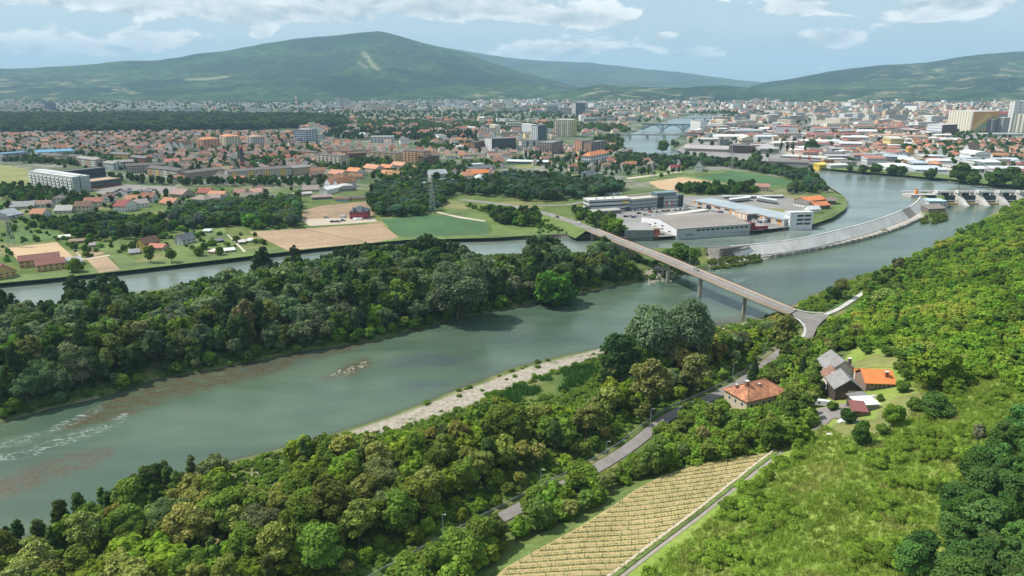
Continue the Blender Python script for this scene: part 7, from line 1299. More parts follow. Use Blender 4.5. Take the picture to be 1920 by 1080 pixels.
# 1 the wood on the island
p = hexgrid((-420, 200), (130, 520), 6.0); hh, dr_, dl_, s_, rt_, is_ = H(p[:, 0], p[:, 1], True); k = is_ & (dr_ > .6) & (dl_ > 3.0) & in_view(p); p, hh, dr_, dl_ = p[k], hh[k], dr_[k], dl_[k]
for (x, y), z, a, b in zip(p, hh, dr_, dl_):
    u, v, d = proj(x, y, z)
    if u > 1245 or (u > 1150 and v < 492): continue
    n = vnoise(x / 30, y / 30, 21); kind = RNG.choice(['poplar', 'broadleaf', 'willow', 'acacia', 'bushy'], p=[.46, .22, .24, .03, .05] if n < .55 else [.22, .24, .46, .04, .04])
    want = RNG.choice([RNG.uniform(9, 14), RNG.uniform(14, 19), RNG.uniform(18, 23)]) if a > 14 else RNG.uniform(7, 12) + a * .5
    if kind == 'poplar': want *= 1.18
    r = SPEC[kind][1] * want / SPEC[kind][0]; h, vt = fit_top(x, y, z, want, r * .8, TOP1)
    if b < 22 and RNG.random() < .8:                          # the row along the headrace makes the skyline
        h2, vt = fit_top(x, y, z, 30, 3.5, TOP1)
        if h2 > 8: kind, h = 'poplar', h2
    if a < 5: kind = RNG.choice(['willow', 'bushy', 'shrub']); h = min(h, RNG.uniform(3, 8))
    if h < 3.2: continue
    where = ('on the river edge of the island' if a < 12 else 'behind the island wood' if b < 22 else 'inside the island wood'); where += ' near the left edge' if u < 330 else ' by the ploughed fields' if u < 740 else ' by the crop field' if u < 930 else ' near the bridge'
    tree(kind, x, y, z, h, where, 'trees of the island wood', RNG.uniform(.85, 1.1), np.array(GRN[kind]) * ((.74, .78, .85) if kind != 'willow' else (.88, .90, .95)), bonus=1.35 if (a < 16 or b < 22) else .85)
# 2 the wood between river and road
p = hexgrid((-260, 60), (190, 440), 7.0); hh, dr_, dl_, s_, rt_, is_ = H(p[:, 0], p[:, 1], True); k = rt_ & (s_ < -5.5) & (dr_ > 3) & in_view(p); p, hh, dr_, s_ = p[k], hh[k], dr_[k], s_[k]
for (x, y), z, a, s in zip(p, hh, dr_, s_):
    u, v, d = proj(x, y, z); kind = RNG.choice(['broadleaf', 'acacia', 'bushy', 'poplar', 'willow'], p=[.42, .20, .24, .12, .02]) if u < 1180 else RNG.choice(['broadleaf', 'acacia', 'bushy', 'willow'], p=[.3, .25, .3, .15])
    want = RNG.choice([RNG.uniform(6, 10), RNG.uniform(11, 15), RNG.uniform(14, 19)]) if s < -14 else RNG.uniform(4, 8)
    want = min(want, {'bushy': 9.5, 'acacia': 15, 'willow': 13}.get(kind, 99))
    if u < 430 and a < 16: kind = 'poplar'; want = RNG.uniform(10, 14)
    r = SPEC[kind][1] * want / SPEC[kind][0]
    if blocked(x, y, z, .5, .5, CLEAR_LOW): continue
    h, vt = fit_top(x, y, z, want, r * .8, TOP2)
    for _ in range(4):
        if h > 2.5 and blocked(x, y, z, h, SPEC[kind][1] * h / SPEC[kind][0], CLEAR): h *= .72
    if h < 2.5 or blocked(x, y, z, h, SPEC[kind][1] * h / SPEC[kind][0], CLEAR): continue
    if h < 5 and kind != 'shrub': kind = 'bushy'
    where = 'in the riverside wood, ' + ('bottom left corner' if u < 330 else 'below the grassy bank' if u < 560 else 'behind the stony shore' if u < 900 else 'beside the street lamps' if u < 1120 else 'below the bridge') + (', road side' if s > -22 else ', water side' if a < 22 else ', middle')
    tree(kind, x, y, z, h, where, 'trees between the river and the road', RNG.uniform(.95, 1.3), np.array(GRN[kind]) * (1.12, 1.06, .9), bonus=1.0)
# 3 hedges and copse above the road, round the houses and the vineyard
p = hexgrid((-60, 110), (260, 420), 4.6); hh, dr_, dl_, s_, rt_, is_ = H(p[:, 0], p[:, 1], True); k = rt_ & (s_ > 4.6) & (s_ < 62) & in_view(p); p, hh, s_ = p[k], hh[k], s_[k]
COPSE = px_poly([(480, 1300), (640, 1130), (760, 1062), (860, 1010), (960, 985), (1140, 880), (1210, 832), (1290, 778), (1340, 752), (1400, 700), (1470, 660), (1530, 620), (1620, 640), (1560, 668), (1530, 690), (1545, 720), (1540, 750), (1530, 770), (1520, 800), (1500, 835), (1440, 846), (1330, 866), (1240, 885), (1150, 930), (1060, 985), (980, 1010), (880, 1085), (800, 1180), (740, 1300)])
for (x, y), z, s in zip(p, hh, s_):
    u, v, d = proj(x, y, z)
    if not inside([(u, v)], COPSE)[0]: continue
    kind = RNG.choice(['bushy', 'broadleaf', 'shrub', 'acacia'], p=[.46, .24, .20, .10]); h = {'bushy': RNG.uniform(6, 9.5), 'broadleaf': RNG.uniform(7.5, 11.5), 'shrub': RNG.uniform(2.5, 4.5), 'acacia': RNG.uniform(6, 9.5)}[kind]
    for _ in range(5):
        if h > 1.8 and blocked(x, y, z, h, SPEC[kind][1] * h / SPEC[kind][0], CLEAR): h *= .7
    if h < 1.8 or blocked(x, y, z, h, SPEC[kind][1] * h / SPEC[kind][0], CLEAR): continue
    if h < 3.6: kind = 'shrub'
    tree(kind, x, y, z, h, 'in the hedge wood ' + ('between road and vineyard' if u < 1250 else 'below the old hip-roofed house' if u < 1440 and v > 770 else 'round the farm' if v > 665 else 'above the road junction'), 'trees between road and vineyard', RNG.uniform(.95, 1.25), bonus=1.0)
# 4 the wooded slope on the right
SLOPE = px_poly([(1990, 340), (1880, 398), (1800, 440), (1720, 484), (1640, 522), (1600, 575), (1560, 606), (1535, 625), (1540, 645), (1620, 655), (1690, 664), (1690, 700), (1740, 722), (1790, 745), (1850, 712), (1990, 760)])
p = hexgrid((90, 180), (760, 860), 6.0); hh, dr_, dl_, s_, rt_, is_ = H(p[:, 0], p[:, 1], True); k = rt_ & (dr_ > 2.5) & in_view(p, 120) & (s_ > -30) & (s_ < 150); p, hh, dr_, s_ = p[k], hh[k], dr_[k], s_[k]
for (x, y), z, a, s in zip(p, hh, dr_, s_):
    u, v, d = proj(x, y, z); far = d > 430
    if not inside([(u, v)], SLOPE)[0] or (far and RNG.random() < .35): continue
    n = vnoise(x / 26, y / 26, 44); kind = RNG.choice(['bushy', 'broadleaf', 'acacia', 'shrub'], p=[.60, .20, .04, .16]); h = RNG.uniform(3.6, 7.0) * (1.2 if kind == 'broadleaf' else 1)
    if u < 1700 and v < 590: kind = RNG.choice(['acacia', 'bushy', 'broadleaf']); h = RNG.uniform(5, 9)
    for _ in range(4):
        if h > 1.8 and blocked(x, y, z, h, SPEC[kind][1] * h / SPEC[kind][0], CLEAR): h *= .7
    if h < 1.8: continue
    col = np.array(GRN[kind]) * (1.05 + 1.1 * (n - .35)) * np.array((.98, 1.06, .85))
    tree(kind, x, y, z, h, 'on the wooded slope ' + ('close to the weir' if far else 'above the farm' if v > 600 else 'above the river lane'), 'trees of the wooded slope', RNG.uniform(1.05, 1.4), col, bonus=.75)
# 5 dark wood in the lower right corner
DARK = px_poly([(1990, 770), (1915, 800), (1860, 850), (1800, 905), (1770, 950), (1790, 1000), (1740, 1050), (1650, 1130), (1990, 1300), (2100, 1000)])
p = hexgrid((60, 60), (260, 260), 6.4); hh = H(p[:, 0], p[:, 1]); k = in_view(p, 160); p, hh = p[k], hh[k]
for (x, y), z in zip(p, hh):
    u, v, d = proj(x, y, z)
    if inside([(u, v)], DARK)[0]: tree('broadleaf' if RNG.random() < .8 else 'bushy', x, y, z, RNG.uniform(7, 11), 'in the lower right wood, ' + ('at the right edge' if u > 1860 else 'on its meadow side' if u < 1790 and v < 1000 else 'at the bottom edge' if v > 1020 else 'in the middle') , 'trees of the lower right corner', RNG.uniform(1.0, 1.25), (0.075, 0.145, 0.036), bonus=1.3)
# 6 trees one would point at
def one(kind, u, v, top, label, spread=1.0, col=None, z=None):
    if z is None: x, y, z = T(u, v)
    else: x, y = G(u, v, z)
    h = (v - top) * mpp(x, y, z) / .93; tree(kind, x, y, z, h, '', 'single trees', spread, col, label, always=True)
one('willow', 1222, 700, 562, 'great round silver-green willow beside the bridge, left of two', .95, (.135, .180, .095)); one('willow', 1294, 688, 556, 'great round silver-green willow beside the bridge, right of two', .85, (.130, .175, .095)); one('broadleaf', 1160, 730, 622, 'very dark round tree at the end of the stony shore', 1.0, (.045, .088, .034)); one('acacia', 1218, 775, 668, 'large yellow-green blossoming tree behind the road bend', 1.15, (.150, .165, .042)); one('acacia', 1300, 745, 664, 'olive blossoming tree beside the road straight', 1.0, (.140, .160, .042)); one('bushy', 1470, 642, 584, 'yellowish bush tree under the bridge ramp by the junction', .9, (.15, .165, .045))
one('willow', 858, 600, 488, 'large pale willow at the river edge of the island', 1.1, (.115, .155, .085)); one('bushy', 1040, 578, 500, 'vivid green tree at the river edge of the island', 1.05, (.062, .150, .024)); one('willow', 330, 640, 560, 'pale silvery willow in the middle of the island wood', 1.1, (.095, .13, .08)); one('acacia', 464, 640, 560, 'tree with cream blossom in the island wood', .8, (.13, .13, .05)); one('poplar', 500, 540, 458, 'lone tall poplar rising over the headrace', .9, (.034, .062, .026)); one('poplar', 556, 530, 454, 'small round-topped poplar rising over the headrace', .8, (.034, .062, .026))
one('spruce', 1502, 720, 668, 'dark pointed spruce left of the grey-roofed farm', 1.15); one('spruce', 1482, 724, 680, 'dark pointed spruce beside the hedge left of the farm', 1.1); one('spruce', 1412, 722, 672, 'dark spruce behind the old hip-roofed house', 1.25); one('spruce', 1535, 704, 686, 'small dark cypress beside the farmhouse wall', .8); one('bushy', 1674, 800, 756, 'lone light green tree on the lawn below the farm', .85, (.13, .23, .03)); one('bushy', 1590, 794, 762, 'small dark tree in front of the red-roofed shed', .9, (.06, .12, .03)); one('bushy', 1755, 782, 738, 'wide dark bush tree on the meadow above the lawn', 1.6, (.075, .14, .03)); one('bushy', 1750, 730, 652, 'broad bright yellow-green tree above the farm', 1.3, (.15, .21, .024)); one('acacia', 1680, 515, 482, 'cream blossoming tree on the river edge of the slope', 1.2, (.12, .13, .05)); one('acacia', 1575, 560, 522, 'round yellowish tree at the river lane', 1.1, (.11, .12, .03)); one('bushy', 1560, 566, 534, 'dark green tree beside the river lane', 1.0, (.05, .09, .02)); one('bushy', 1612, 835, 785, 'young tree on the lower edge of the lawn', .7, (.08, .15, .03)); one('acacia', 1832, 838, 792, 'bare greyish young tree on the meadow', .8, (.16, .18, .09))
for u, v, t_, lab in ((1690, 676, 652, 'round bush behind the end of the orange wing'), (1665, 668, 646, 'bush at the back fence of the orange wing'), (1625, 664, 648, 'small bush behind the grey-roofed farmhouse'), (1690, 735, 712, 'bush beside the corner of the orange wing'), (1700, 712, 688, 'leafy bush tree right of the orange wing'), (1650, 752, 738, 'low bush before the orange wing'), (1715, 770, 744, 'bush at the right rim of the farm lawn'), (1560, 770, 752, 'little bush beside the white van'), (1532, 735, 706, 'bushy tree left of the whitewashed farm wall'), (1655, 815, 794, 'bush at the lower rim of the farm lawn'), (1690, 700, 672, 'pale flowering bush above the orange wing')): one('bushy', u, v, t_, lab, 1.2, (.105, .18, .03))
for u, v, t_, k_, lab in ((905, 1042, 962, 'broadleaf', 'tree hiding the lower end of the road, nearest the vineyard'), (862, 1068, 988, 'bushy', 'tree before the lower end of the road, second from the vineyard'), (815, 1092, 1010, 'broadleaf', 'tree before the lower end of the road, third from the vineyard'), (770, 1116, 1034, 'bushy', 'tree before the lower end of the road at the bottom edge'), (1004, 962, 908, 'bushy', 'round tree between the first two openings onto the road'), (1084, 916, 862, 'bushy', 'round tree beside the vineyard covering the road bend'), (1300, 800, 750, 'bushy', 'round tree covering the road before the old hip-roofed house'), (1245, 832, 792, 'bushy', 'small round tree below the guard rail bend')): one(k_, u, v, t_, lab, 1.25, (.125, .19, .03))
for u, v, t_, sp_, lab in ((1800, 339, 306, 1.1, 'largest round tree on the far shore of the lake'), (1882, 346, 310, 1.0, 'tall loose tree on the far shore right of the largest one'), (1918, 350, 322, 1.1, 'tree cut by the right edge on the lake shore'), (1742, 333, 316, 1.1, 'low round tree on the far shore left of the largest one'), (1690, 326, 310, 1.0, 'pair-leading tree on the far shore by the white halls'), (1641, 322, 308, 1.2, 'small round tree on the shore before the red-roofed works'), (1618, 322, 309, 1.0, 'thin tree on the shore beside the low depot'), (1672, 325, 309, 1.0, 'bushy tree on the shore before the white workshop'), (1593, 319, 309, .9, 'leftmost little tree on the far shore'), (1824, 346, 324, .9, 'small tree beside the largest one on the far shore'), (1862, 346, 320, .9, 'dark bush between the two tall shore trees'), (1520, 284, 262, 1.1, 'single broad tree in the market yard'), (1415, 307, 288, 1.1, 'bright round tree by the lake bend'), (1243, 282, 262, 1, 'dark round tree at the river mouth')): one('bushy', u, v + 1, t_, lab, sp_ * 1.25, (.07, .13, .032), Z_TOWN)
for u, lab in ((1463, 'left'), (1474, 'middle'), (1485, 'right')): one('lombardy', u, 291, 262, f'slender column poplar before the market yard, {lab} one of three', 1.0, None, Z_TOWN)
for u, v, t_, k_, lab in ((1140, 438, 396, 'broadleaf', 'tall dark tree beside the ribbed quay hall'), (1155, 442, 410, 'bushy', 'yellowish bush tree at the bridge ramp by the ribbed hall'), (1110, 425, 398, 'broadleaf', 'dark tree beside the bridge ramp under the banded office'), (1085, 412, 396, 'bushy', 'round green tree at the ramp before the banded office'), (940, 420, 398, 'spruce', 'dark pointed tree in the thicket by the crop field'), (978, 424, 402, 'bushy', 'round tree in the thicket by the crop field'), (142, 510, 482, 'bushy', 'garden tree by the canal path'), (283, 492, 458, 'broadleaf', 'large round tree beside the yellow house'), (322, 492, 464, 'broadleaf', 'second large round tree beside the yellow house'), (372, 480, 462, 'bushy', 'round garden tree among the allotments'), (412, 478, 462, 'bushy', 'small round tree between the white cabins'), (697, 368, 345, 'spruce', 'dark conifer at the edge of the waste ground')): one(k_, u, v, t_, lab, 1.1, None, Z_TOWN)
for u, v, t_, lab in ((1266, 498, 456, 'dark spruce-like tree beside the bridge on the wall spit'), (1290, 500, 462, 'bright green bush tree at the end of the long wall'), (1240, 490, 470, 'small tree behind the bridge railing')): one('bushy', u, v, t_, lab, 1.2, (0.070, 0.135, 0.026), 5.0)
# 7 trees of the plain on the left bank
SPOTS = [  # outline, spacing, height, kinds, tint
    ([(40, 424), (150, 420), (300, 414), (345, 398), (420, 388), (562, 377), (550, 398), (566, 428), (470, 433), (445, 425), (335, 434), (270, 446), (230, 448), (200, 452), (176, 450), (130, 445), (112, 424)], 9.5, (7, 13), 'bwsh', 1.0), ([(700, 352), (760, 340), (850, 350), (832, 382), (815, 398), (780, 406), (706, 408), (690, 385)], 8, (8, 13), 'bwh', 1.0), ([(828, 372), (860, 350), (960, 330), (1060, 338), (1140, 344), (1172, 352), (1160, 366), (1060, 376), (1000, 380), (930, 370), (870, 366)], 8.5, (8, 14), 'bwp', .95), ([(862, 386), (960, 394), (1050, 420), (1088, 434), (1072, 437), (1000, 427), (930, 404)], 5, (3, 6), 'hs', 1.2), ([(918, 398), (1004, 402), (1012, 426), (922, 420)], 7.5, (8, 12), 'bh', .8), ([(1000, 425), (1085, 434), (1075, 440), (1000, 439)], 8, (2.5, 5), 's', 1.1),
    ([(1068, 398), (1110, 398), (1150, 408), (1166, 440), (1140, 436), (1090, 416)], 7, (5, 9), 'bh', 1.0), ([(1265, 299), (1330, 303), (1440, 314), (1520, 328), (1546, 345), (1548, 362), (1470, 365), (1482, 352), (1516, 346), (1440, 327), (1350, 312), (1270, 312)], 10, (8, 13), 'bwh', 1.0), ([(1268, 353), (1330, 354), (1412, 352), (1418, 366), (1300, 365), (1272, 361)], 8, (8, 13), 'bh', .8), ([(0, 350), (60, 353), (130, 366), (190, 374), (120, 386), (0, 374)], 11, (7, 12), 'bh', .95), ([(205, 333), (280, 341), (430, 342), (600, 340), (640, 352), (480, 350), (330, 349), (215, 341)], 12, (9, 12), 'b', .9),
    ([(0, 296), (120, 304), (240, 316), (250, 320), (120, 310), (0, 304)], 11, (7, 11), 'b', 1.0), ([(1165, 290), (1200, 293), (1262, 299), (1256, 316), (1180, 310), (1150, 300)], 12, (7, 12), 'bhw', 1.0), ([(1120, 258), (1160, 256), (1170, 285), (1130, 294), (1110, 280)], 14, (8, 13), 'bh', .95), ([(1252, 268), (1262, 268), (1290, 288), (1340, 294), (1440, 302), (1440, 306), (1330, 298), (1256, 290)], 13, (6, 11), 'bhw', 1.0), ([(640, 228), (820, 230), (1000, 236), (1060, 232), (1170, 240), (1180, 248), (1000, 246), (640, 244)], 13, (10, 16), 'bh', 1.05),
    ([(800, 262), (960, 272), (960, 285), (860, 284), (780, 276)], 13, (8, 13), 'bhs', 1.05), ([(640, 244), (900, 250), (890, 266), (640, 262), (600, 256)], 14, (9, 15), 'bl', .8), ([(560, 310), (700, 300), (760, 316), (900, 306), (960, 312), (900, 322), (760, 330), (640, 326)], 15, (8, 13), 'bh', 1.1), ([(450, 300), (560, 296), (560, 312), (460, 318)], 20, (10, 15), 'bh', 1.1), ([(700, 320), (860, 322), (880, 345), (800, 342), (700, 345)], 15, (8, 13), 'bh', 1.05), ([(1000, 290), (1180, 296), (1290, 312), (1280, 330), (1060, 330), (960, 300)], 17, (6, 12), 'bhl', 1.0),
    ([(-60, 256), (330, 249), (560, 250), (640, 300), (560, 330), (300, 330), (-60, 296)], 21, (7, 12), 'bh', .95), ([(0, 372), (560, 358), (560, 380), (0, 404)], 14, (4, 9), 'bhs', 1.0), ([(-40, 400), (330, 430), (600, 455), (250, 500), (-40, 520)], 12.5, (3, 8), 'shh', 1.1), ([(330, 408), (420, 390), (560, 380), (560, 424), (470, 430), (440, 424), (340, 430)], 9, (10, 15), 'bwh', 1.1), ([(30, 418), (190, 412), (300, 412), (310, 440), (240, 446), (130, 440), (60, 426)], 9, (6, 10), 'bh', 1.1), ([(1560, 240), (1780, 240), (1925, 270), (1925, 342), (1780, 328), (1560, 310)], 25, (7, 12), 'bh', .95), ([(1760, 265), (1925, 262), (1925, 300), (1780, 300)], 22, (7, 12), 'bh', .95), ([(1290, 240), (1560, 226), (1780, 230), (1780, 250), (1440, 300), (1290, 270)], 40, (7, 12), 'b', .9), ([(1100, 228), (1300, 216), (1440, 206), (1560, 226), (1320, 232)], 55, (9, 14), 'bh', .95), ([(560, 232), (1180, 226), (1180, 206), (560, 206)], 42, (9, 15), 'bh', .95), ([(1300, 226), (1450, 216), (1450, 206), (1300, 212)], 26, (9, 15), 'bh', .9),
    ([(1090, 206), (1920, 206), (1920, 186), (1090, 186)], 80, (11, 18), 'bh', .9), ([(0, 212), (640, 210), (640, 188), (0, 188)], 75, (11, 18), 'bh', .85), ([(640, 206), (1090, 206), (1090, 184), (640, 184)], 85, (11, 18), 'b', .85), ([(1440, 190), (1925, 192), (1925, 184), (1440, 182)], 75, (12, 18), 'b', .8)]
CODE = dict(b='broadleaf', w='willow', h='bushy', p='poplar', s='shrub', l='lombardy')
plain = []; PLOUGH = [GL(l, Z_TOWN) for l in ([(467, 435), (566, 428), (715, 418), (750, 446), (700, 456), (540, 471)], [(14, 464), (106, 453), (142, 484), (34, 490)], [(160, 484), (200, 480), (228, 507), (186, 513)], [(-60, 500), (600, 452), (600, 470), (-60, 560)])]
for poly, sp_, (h0, h1), kinds, tn in SPOTS:
    W_ = GL(poly, Z_TOWN); p = hexgrid(W_.min(0), W_.max(0), sp_); p = p[inside(p, W_)]; p = p[sd(p, LAKE) > 2.5]
    if sp_ > 17: p = p[(RNG.random(len(p)) < .35 + .9 * vnoise(p[:, 0] / 90, p[:, 1] / 90, 8))]
    for x, y in p:
        if taken(x, y, 1.5): continue
        if sp_ > 12:
            x += RNG.normal(0, sp_ * .3); y += RNG.normal(0, sp_ * .3)
            if taken(x, y, 1.5) or (sp_ > 20 and in_field(x, y)) or any(inside([(x, y)], f)[0] for f in PLOUGH): continue
        kind = CODE[kinds[RNG.integers(len(kinds))]]; h = RNG.uniform(h0, h1) * (.8 if kind == 'bushy' else .5 if kind == 'shrub' else 1.2 if kind == 'lombardy' else 1); plain.append((kind, x, y, Z_TOWN, h, RNG.uniform(.95, 1.3), np.clip(np.array(GRN[kind]) * (.56, .66, .85) * tn * RNG.uniform(.7, 1.5) * (1 + RNG.normal(0, .12, 3)), .01, .3)))
# the largest 300 are things of their own, the rest one mass
TREES.sort(key=lambda t: -t[0]); N_TREE = 300; sr = random.Random(3)
for sz, kind, x, y, z, h, sp_, c, lab, grp, d in TREES[:N_TREE]:
    st = (NEAR if d < 330 or h > 24 else MID)[kind]; i = sr.randrange(len(st)); k = h / HREF[kind]
    r = empty('spruce_tree' if kind == 'spruce' else 'willow_tree' if kind == 'willow' else 'poplar_tree' if kind in ('poplar', 'lombardy') else 'leafy_tree', (x, y, z), sr.uniform(0, 6.28), lab, 'tree', grp if grp != 'single trees' else None); r.scale = (k * sp_ * sr.uniform(.88, 1.14), k * sp_ * sr.uniform(.88, 1.14), k)
    mobj('trunk', TRUNK[kind][i % len(TRUNK[kind])], r); mobj('crown', st[i], r, c)
rows = []
def row(kind, x, y, z, h, sp_, c, lvl): k = h / HREF[kind]; iv = 0 if lvl == 4 else sr.randrange(2) if (lvl, kind, 1) in stock else 0; return (x, y, z - .2, sr.uniform(0, 6.28), k * sp_, k * sp_, k, stock[(lvl, kind, iv)], *c)
for t_ in TREES[N_TREE:]: rows.append(row(t_[1], t_[2], t_[3], t_[4], t_[5], t_[6], t_[7], 3))
for t_ in plain: rows.append(row(*t_, 3 if t_[2] < 1100 else 4))
scatter('trees', rows, 'further trees of the woods, gardens and streets beyond the nearest ones', 'trees')
FOREST = GL([(-140, 238), (0, 248), (200, 249), (330, 246), (480, 244), (560, 241), (650, 238), (640, 226), (560, 219), (300, 217), (0, 218), (-140, 222)], Z_TOWN); p = hexgrid(FOREST.min(0), FOREST.max(0), 19); p = p[inside(p, FOREST)]
scatter('woodland', [row('broadleaf' if RNG.random() < .7 else 'bushy', x, y, Z_TOWN, RNG.uniform(12, 24), RNG.uniform(1.1, 1.7), np.array((0.042, 0.080, 0.034)) * RNG.uniform(.5, 1.7), 4) for x, y in p], 'broad band of dark forest behind the left suburb', 'forest')
# bushes on the meadow
MEAD = px_poly([(1500, 835), (1545, 800), (1600, 822), (1680, 808), (1740, 750), (1800, 742), (1990, 730), (1990, 780), (1900, 815), (1850, 880), (1800, 950), (1800, 1000), (1760, 1085), (1700, 1180), (1150, 1180), (1240, 1050), (1380, 930), (1470, 860)])
p = hexgrid((20, 60), (260, 290), 3.4); hh = H(p[:, 0], p[:, 1]); k = in_view(p, 60); p, hh = p[k], hh[k]; uv = np.stack(proj(p[:, 0], p[:, 1], hh)[:2], 1); k = inside(uv, MEAD); p, hh, uv = p[k], hh[k], uv[k]
cl = vnoise(p[:, 0] / 13, p[:, 1] / 13, 61) + .45 * vnoise(p[:, 0] / 5, p[:, 1] / 5, 62) + np.interp(uv[:, 0] - (uv[:, 1] - 850) * .9, [1100, 1400, 1600], [.22, .12, 0]); rows = []; nb_ = 0
for (x, y), z, (u, v), q in sorted(zip(p.tolist(), hh, uv.tolist(), cl), key=lambda t: -t[3]):
    if q < .90: continue
    h = RNG.uniform(1.2, 3.2) * (.7 + .7 * (q - .6)); c = np.array((0.165, 0.255, 0.034)) * RNG.uniform(.7, 1.3)
    if h < 1.0 or blocked(x, y, z, h, h * .7, CLEAR): continue
    if h > 2.1 and nb_ < 150:
        nb_ += 1; k_ = h / 4; ms = NEAR['shrub']; o = mobj('bush', ms[nb_ % len(ms)], None, c); o.location = (x, y, z); o.rotation_euler = (0, 0, RNG.uniform(0, 6.28)); o.scale = (k_ * 1.25, k_ * 1.2, k_)
        tag(o, ('dark' if c[1] < .23 else 'mid green' if c[1] < .28 else 'bright') + ' leafy bush ' + ('beside the vineyard track' if u - (1458 - (v - 848) * 1.25) < 150 else 'left under the farm lawn' if v < 860 and u < 1570 else 'right under the farm lawn' if v < 860 and u < 1700 else 'beside the bare young tree' if v < 880 else 'on the open meadow' if u > 1480 else 'in the lower thicket') + (' near the bottom edge' if v > 960 else ''), 'bush', 'bushes on the hillside meadow')
    else: rows.append(row('shrub', x, y, z, h, 1.3, c, 3))
hh2 = hexgrid((0, 60), (300, 330), 1.9); zz = H(hh2[:, 0], hh2[:, 1]); uv = np.stack(proj(hh2[:, 0], hh2[:, 1], zz)[:2], 1); k = (inside(uv, MEAD) | inside(uv, DARK) | inside(uv, px_poly([(1690, 700), (1990, 690), (1990, 780), (1740, 750)]))) & in_view(hh2, 20)
for (x, y), z in zip(hh2[k], zz[k]):
    n = vnoise(x / 9, y / 9, 71); c = np.array((0.215, 0.300, 0.050)) * (.75 + .5 * n) if n < .66 else np.array((0.290, 0.320, 0.090)) * RNG.uniform(.7, 1.1); s_ = RNG.uniform(.5, 1.15); rows.append((x, y, z, RNG.uniform(0, 6.28), s_, s_, s_ * RNG.uniform(.5, 1.0), stock[('tuft', RNG.integers(2))], *c))
scatter('undergrowth', rows, 'tall grass and low brambles over the hillside meadow', 'undergrowth')
# ground cover below the woods, reeds, stones
rows = []; p = hexgrid((-280, 90), (190, 430), 3.1); hh, dr_, dl_, s_, rt_, is_ = H(p[:, 0], p[:, 1], True); k = rt_ & (s_ < -5) & (dr_ > 1.2) & in_view(p); p, hh, dr_, s_ = p[k], hh[k], dr_[k], s_[k]; uv = np.stack(proj(p[:, 0], p[:, 1], hh)[:2], 1); gr_ = np.zeros(len(p), bool)
for q in CLEAR_LOW[:1]: gr_ |= inside(uv, q)
reed = inside(uv, px_poly([(880, 768), (960, 730), (1060, 696), (1112, 684), (1120, 706), (1050, 738), (980, 752), (900, 790)]))
for (x, y), z, g_, a, rd_ in zip(p, hh, gr_, dr_, reed):
    if (g_ and RNG.random() > .05) or (a < 5 and RNG.random() < .7): continue
    if rd_:
        if vnoise(x / 7, y / 7, 5) > .34: rows.append((x, y, z, RNG.uniform(0, 6), 1.2, 1.2, RNG.uniform(.7, 1.1), stock[('tuft', 2)], *(np.array((0.050, 0.125, 0.030)) * RNG.uniform(.8, 1.2))))
        continue
    if blocked(x, y, z, .3, .2, CLEAR): continue
    h = RNG.uniform(.9, 2.2); rows.append(row('shrub', x, y, z, h, 1.5, np.array((0.115, 0.19, 0.03)) * RNG.uniform(.7, 1.25), 3))
p = hexgrid((-420, 200), (130, 520), 3.6); hh, dr_, dl_, s_, rt_, is_ = H(p[:, 0], p[:, 1], True); k = is_ & (dr_ > .8) & (dl_ > 1.5) & in_view(p) & ((dr_ < 14) | (RNG.random(len(p)) < .3)); 
for (x, y), z, a in zip(p[k], hh[k], dr_[k]):
    if RNG.random() < .85: rows.append(row('shrub', x, y, z, RNG.uniform(.8, 2.4), 1.5, np.array((0.070, 0.135, 0.026)) * RNG.uniform(.6, 1.3), 3))
p = hexgrid((60, 200), (760, 860), 4.2); hh, dr_, dl_, s_, rt_, is_ = H(p[:, 0], p[:, 1], True); uv = np.stack(proj(p[:, 0], p[:, 1], hh)[:2], 1); k = rt_ & (dr_ > 1) & (inside(uv, SLOPE) | inside(uv, COPSE) | inside(uv, px_poly([(1490, 574), (1600, 520), (1640, 512), (1600, 560), (1560, 575), (1510, 582)]))) & in_view(p, 60)
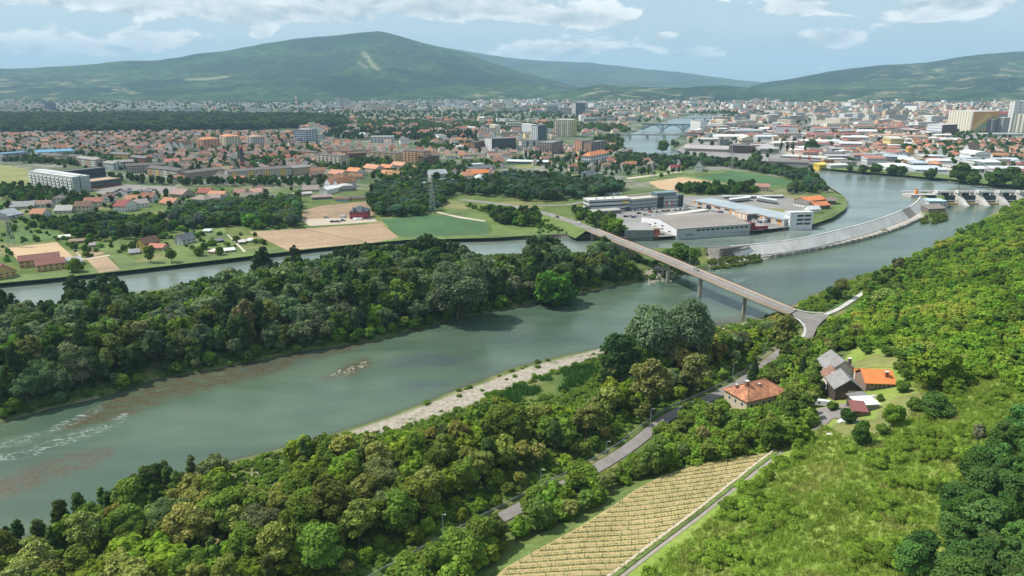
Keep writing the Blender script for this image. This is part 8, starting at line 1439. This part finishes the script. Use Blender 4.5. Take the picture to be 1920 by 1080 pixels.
for (x, y), z in zip(p[k], hh[k]):
    h = RNG.uniform(1.0, 2.6)
    if not blocked(x, y, z, h, h * .6, CLEAR): rows.append(row('shrub', x, y, z, h, 1.6, np.array((0.15, 0.23, 0.03)) * RNG.uniform(.65, 1.3), 3))
for l in ([(1325, 492), (1370, 484), (1425, 480), (1430, 486), (1380, 496), (1335, 502)], [(1742, 402), (1765, 398), (1778, 410), (1750, 417)], [(1725, 410), (1738, 405), (1740, 415), (1730, 417)]):
    W_ = GL(l, 2); q = hexgrid(W_.min(0), W_.max(0), 2.6); q = q[inside(q, W_)]; z_ = H(q[:, 0], q[:, 1])
    for (x, y), z in zip(q, z_): rows.append(row('shrub', x, y, max(z, .3), RNG.uniform(1, 2.6), 1.3, np.array((0.110, 0.155, 0.030)) * RNG.uniform(.7, 1.2), 3))
scatter('ground_cover', rows, 'brambles, reeds and low scrub under the trees and along the shores', 'scrub')
rows = []
for l, sp_, z0, s0, s1 in ((GRAVEL_PX, 1.7, 1, .3, 1.0), (SHOALS[1], 1.0, 0, .5, 1.5), (SHOALS[0], 3.6, 0, .4, 1.0), (SHOALS[2], 4.0, 0, .4, 1.0), ([(1205, 532), (1262, 524), (1262, 514), (1240, 508), (1212, 518)], 1.5, 1, .8, 2.2), ([(-20, 800), (60, 775), (185, 744), (192, 752), (80, 780), (-20, 803)], 1.8, .5, .3, .9), (APRON_PX, 5, 3, .3, .8), ([(1265, 606), (1340, 612), (1440, 592), (1440, 598), (1340, 622)], 1.8, .3, .4, 1.0)):
    W_ = GL(l, z0); q = hexgrid(W_.min(0), W_.max(0), sp_); q = q[inside(q, W_)]; z_ = np.maximum(H(q[:, 0], q[:, 1]), -.15)
    for (x, y), z in zip(q, z_):
        if RNG.random() < .75: s_ = s0 + (s1 - s0) * RNG.random() ** 2.5; rows.append((x, y, z, RNG.uniform(0, 6.28), s_ * RNG.uniform(.8, 1.4), s_, s_ * .8, stock[('stone', RNG.integers(3))], 1, 1, 1))
scatter('river_stones', rows, 'pale stones on the shore and in the shallows of the river', 'stones')
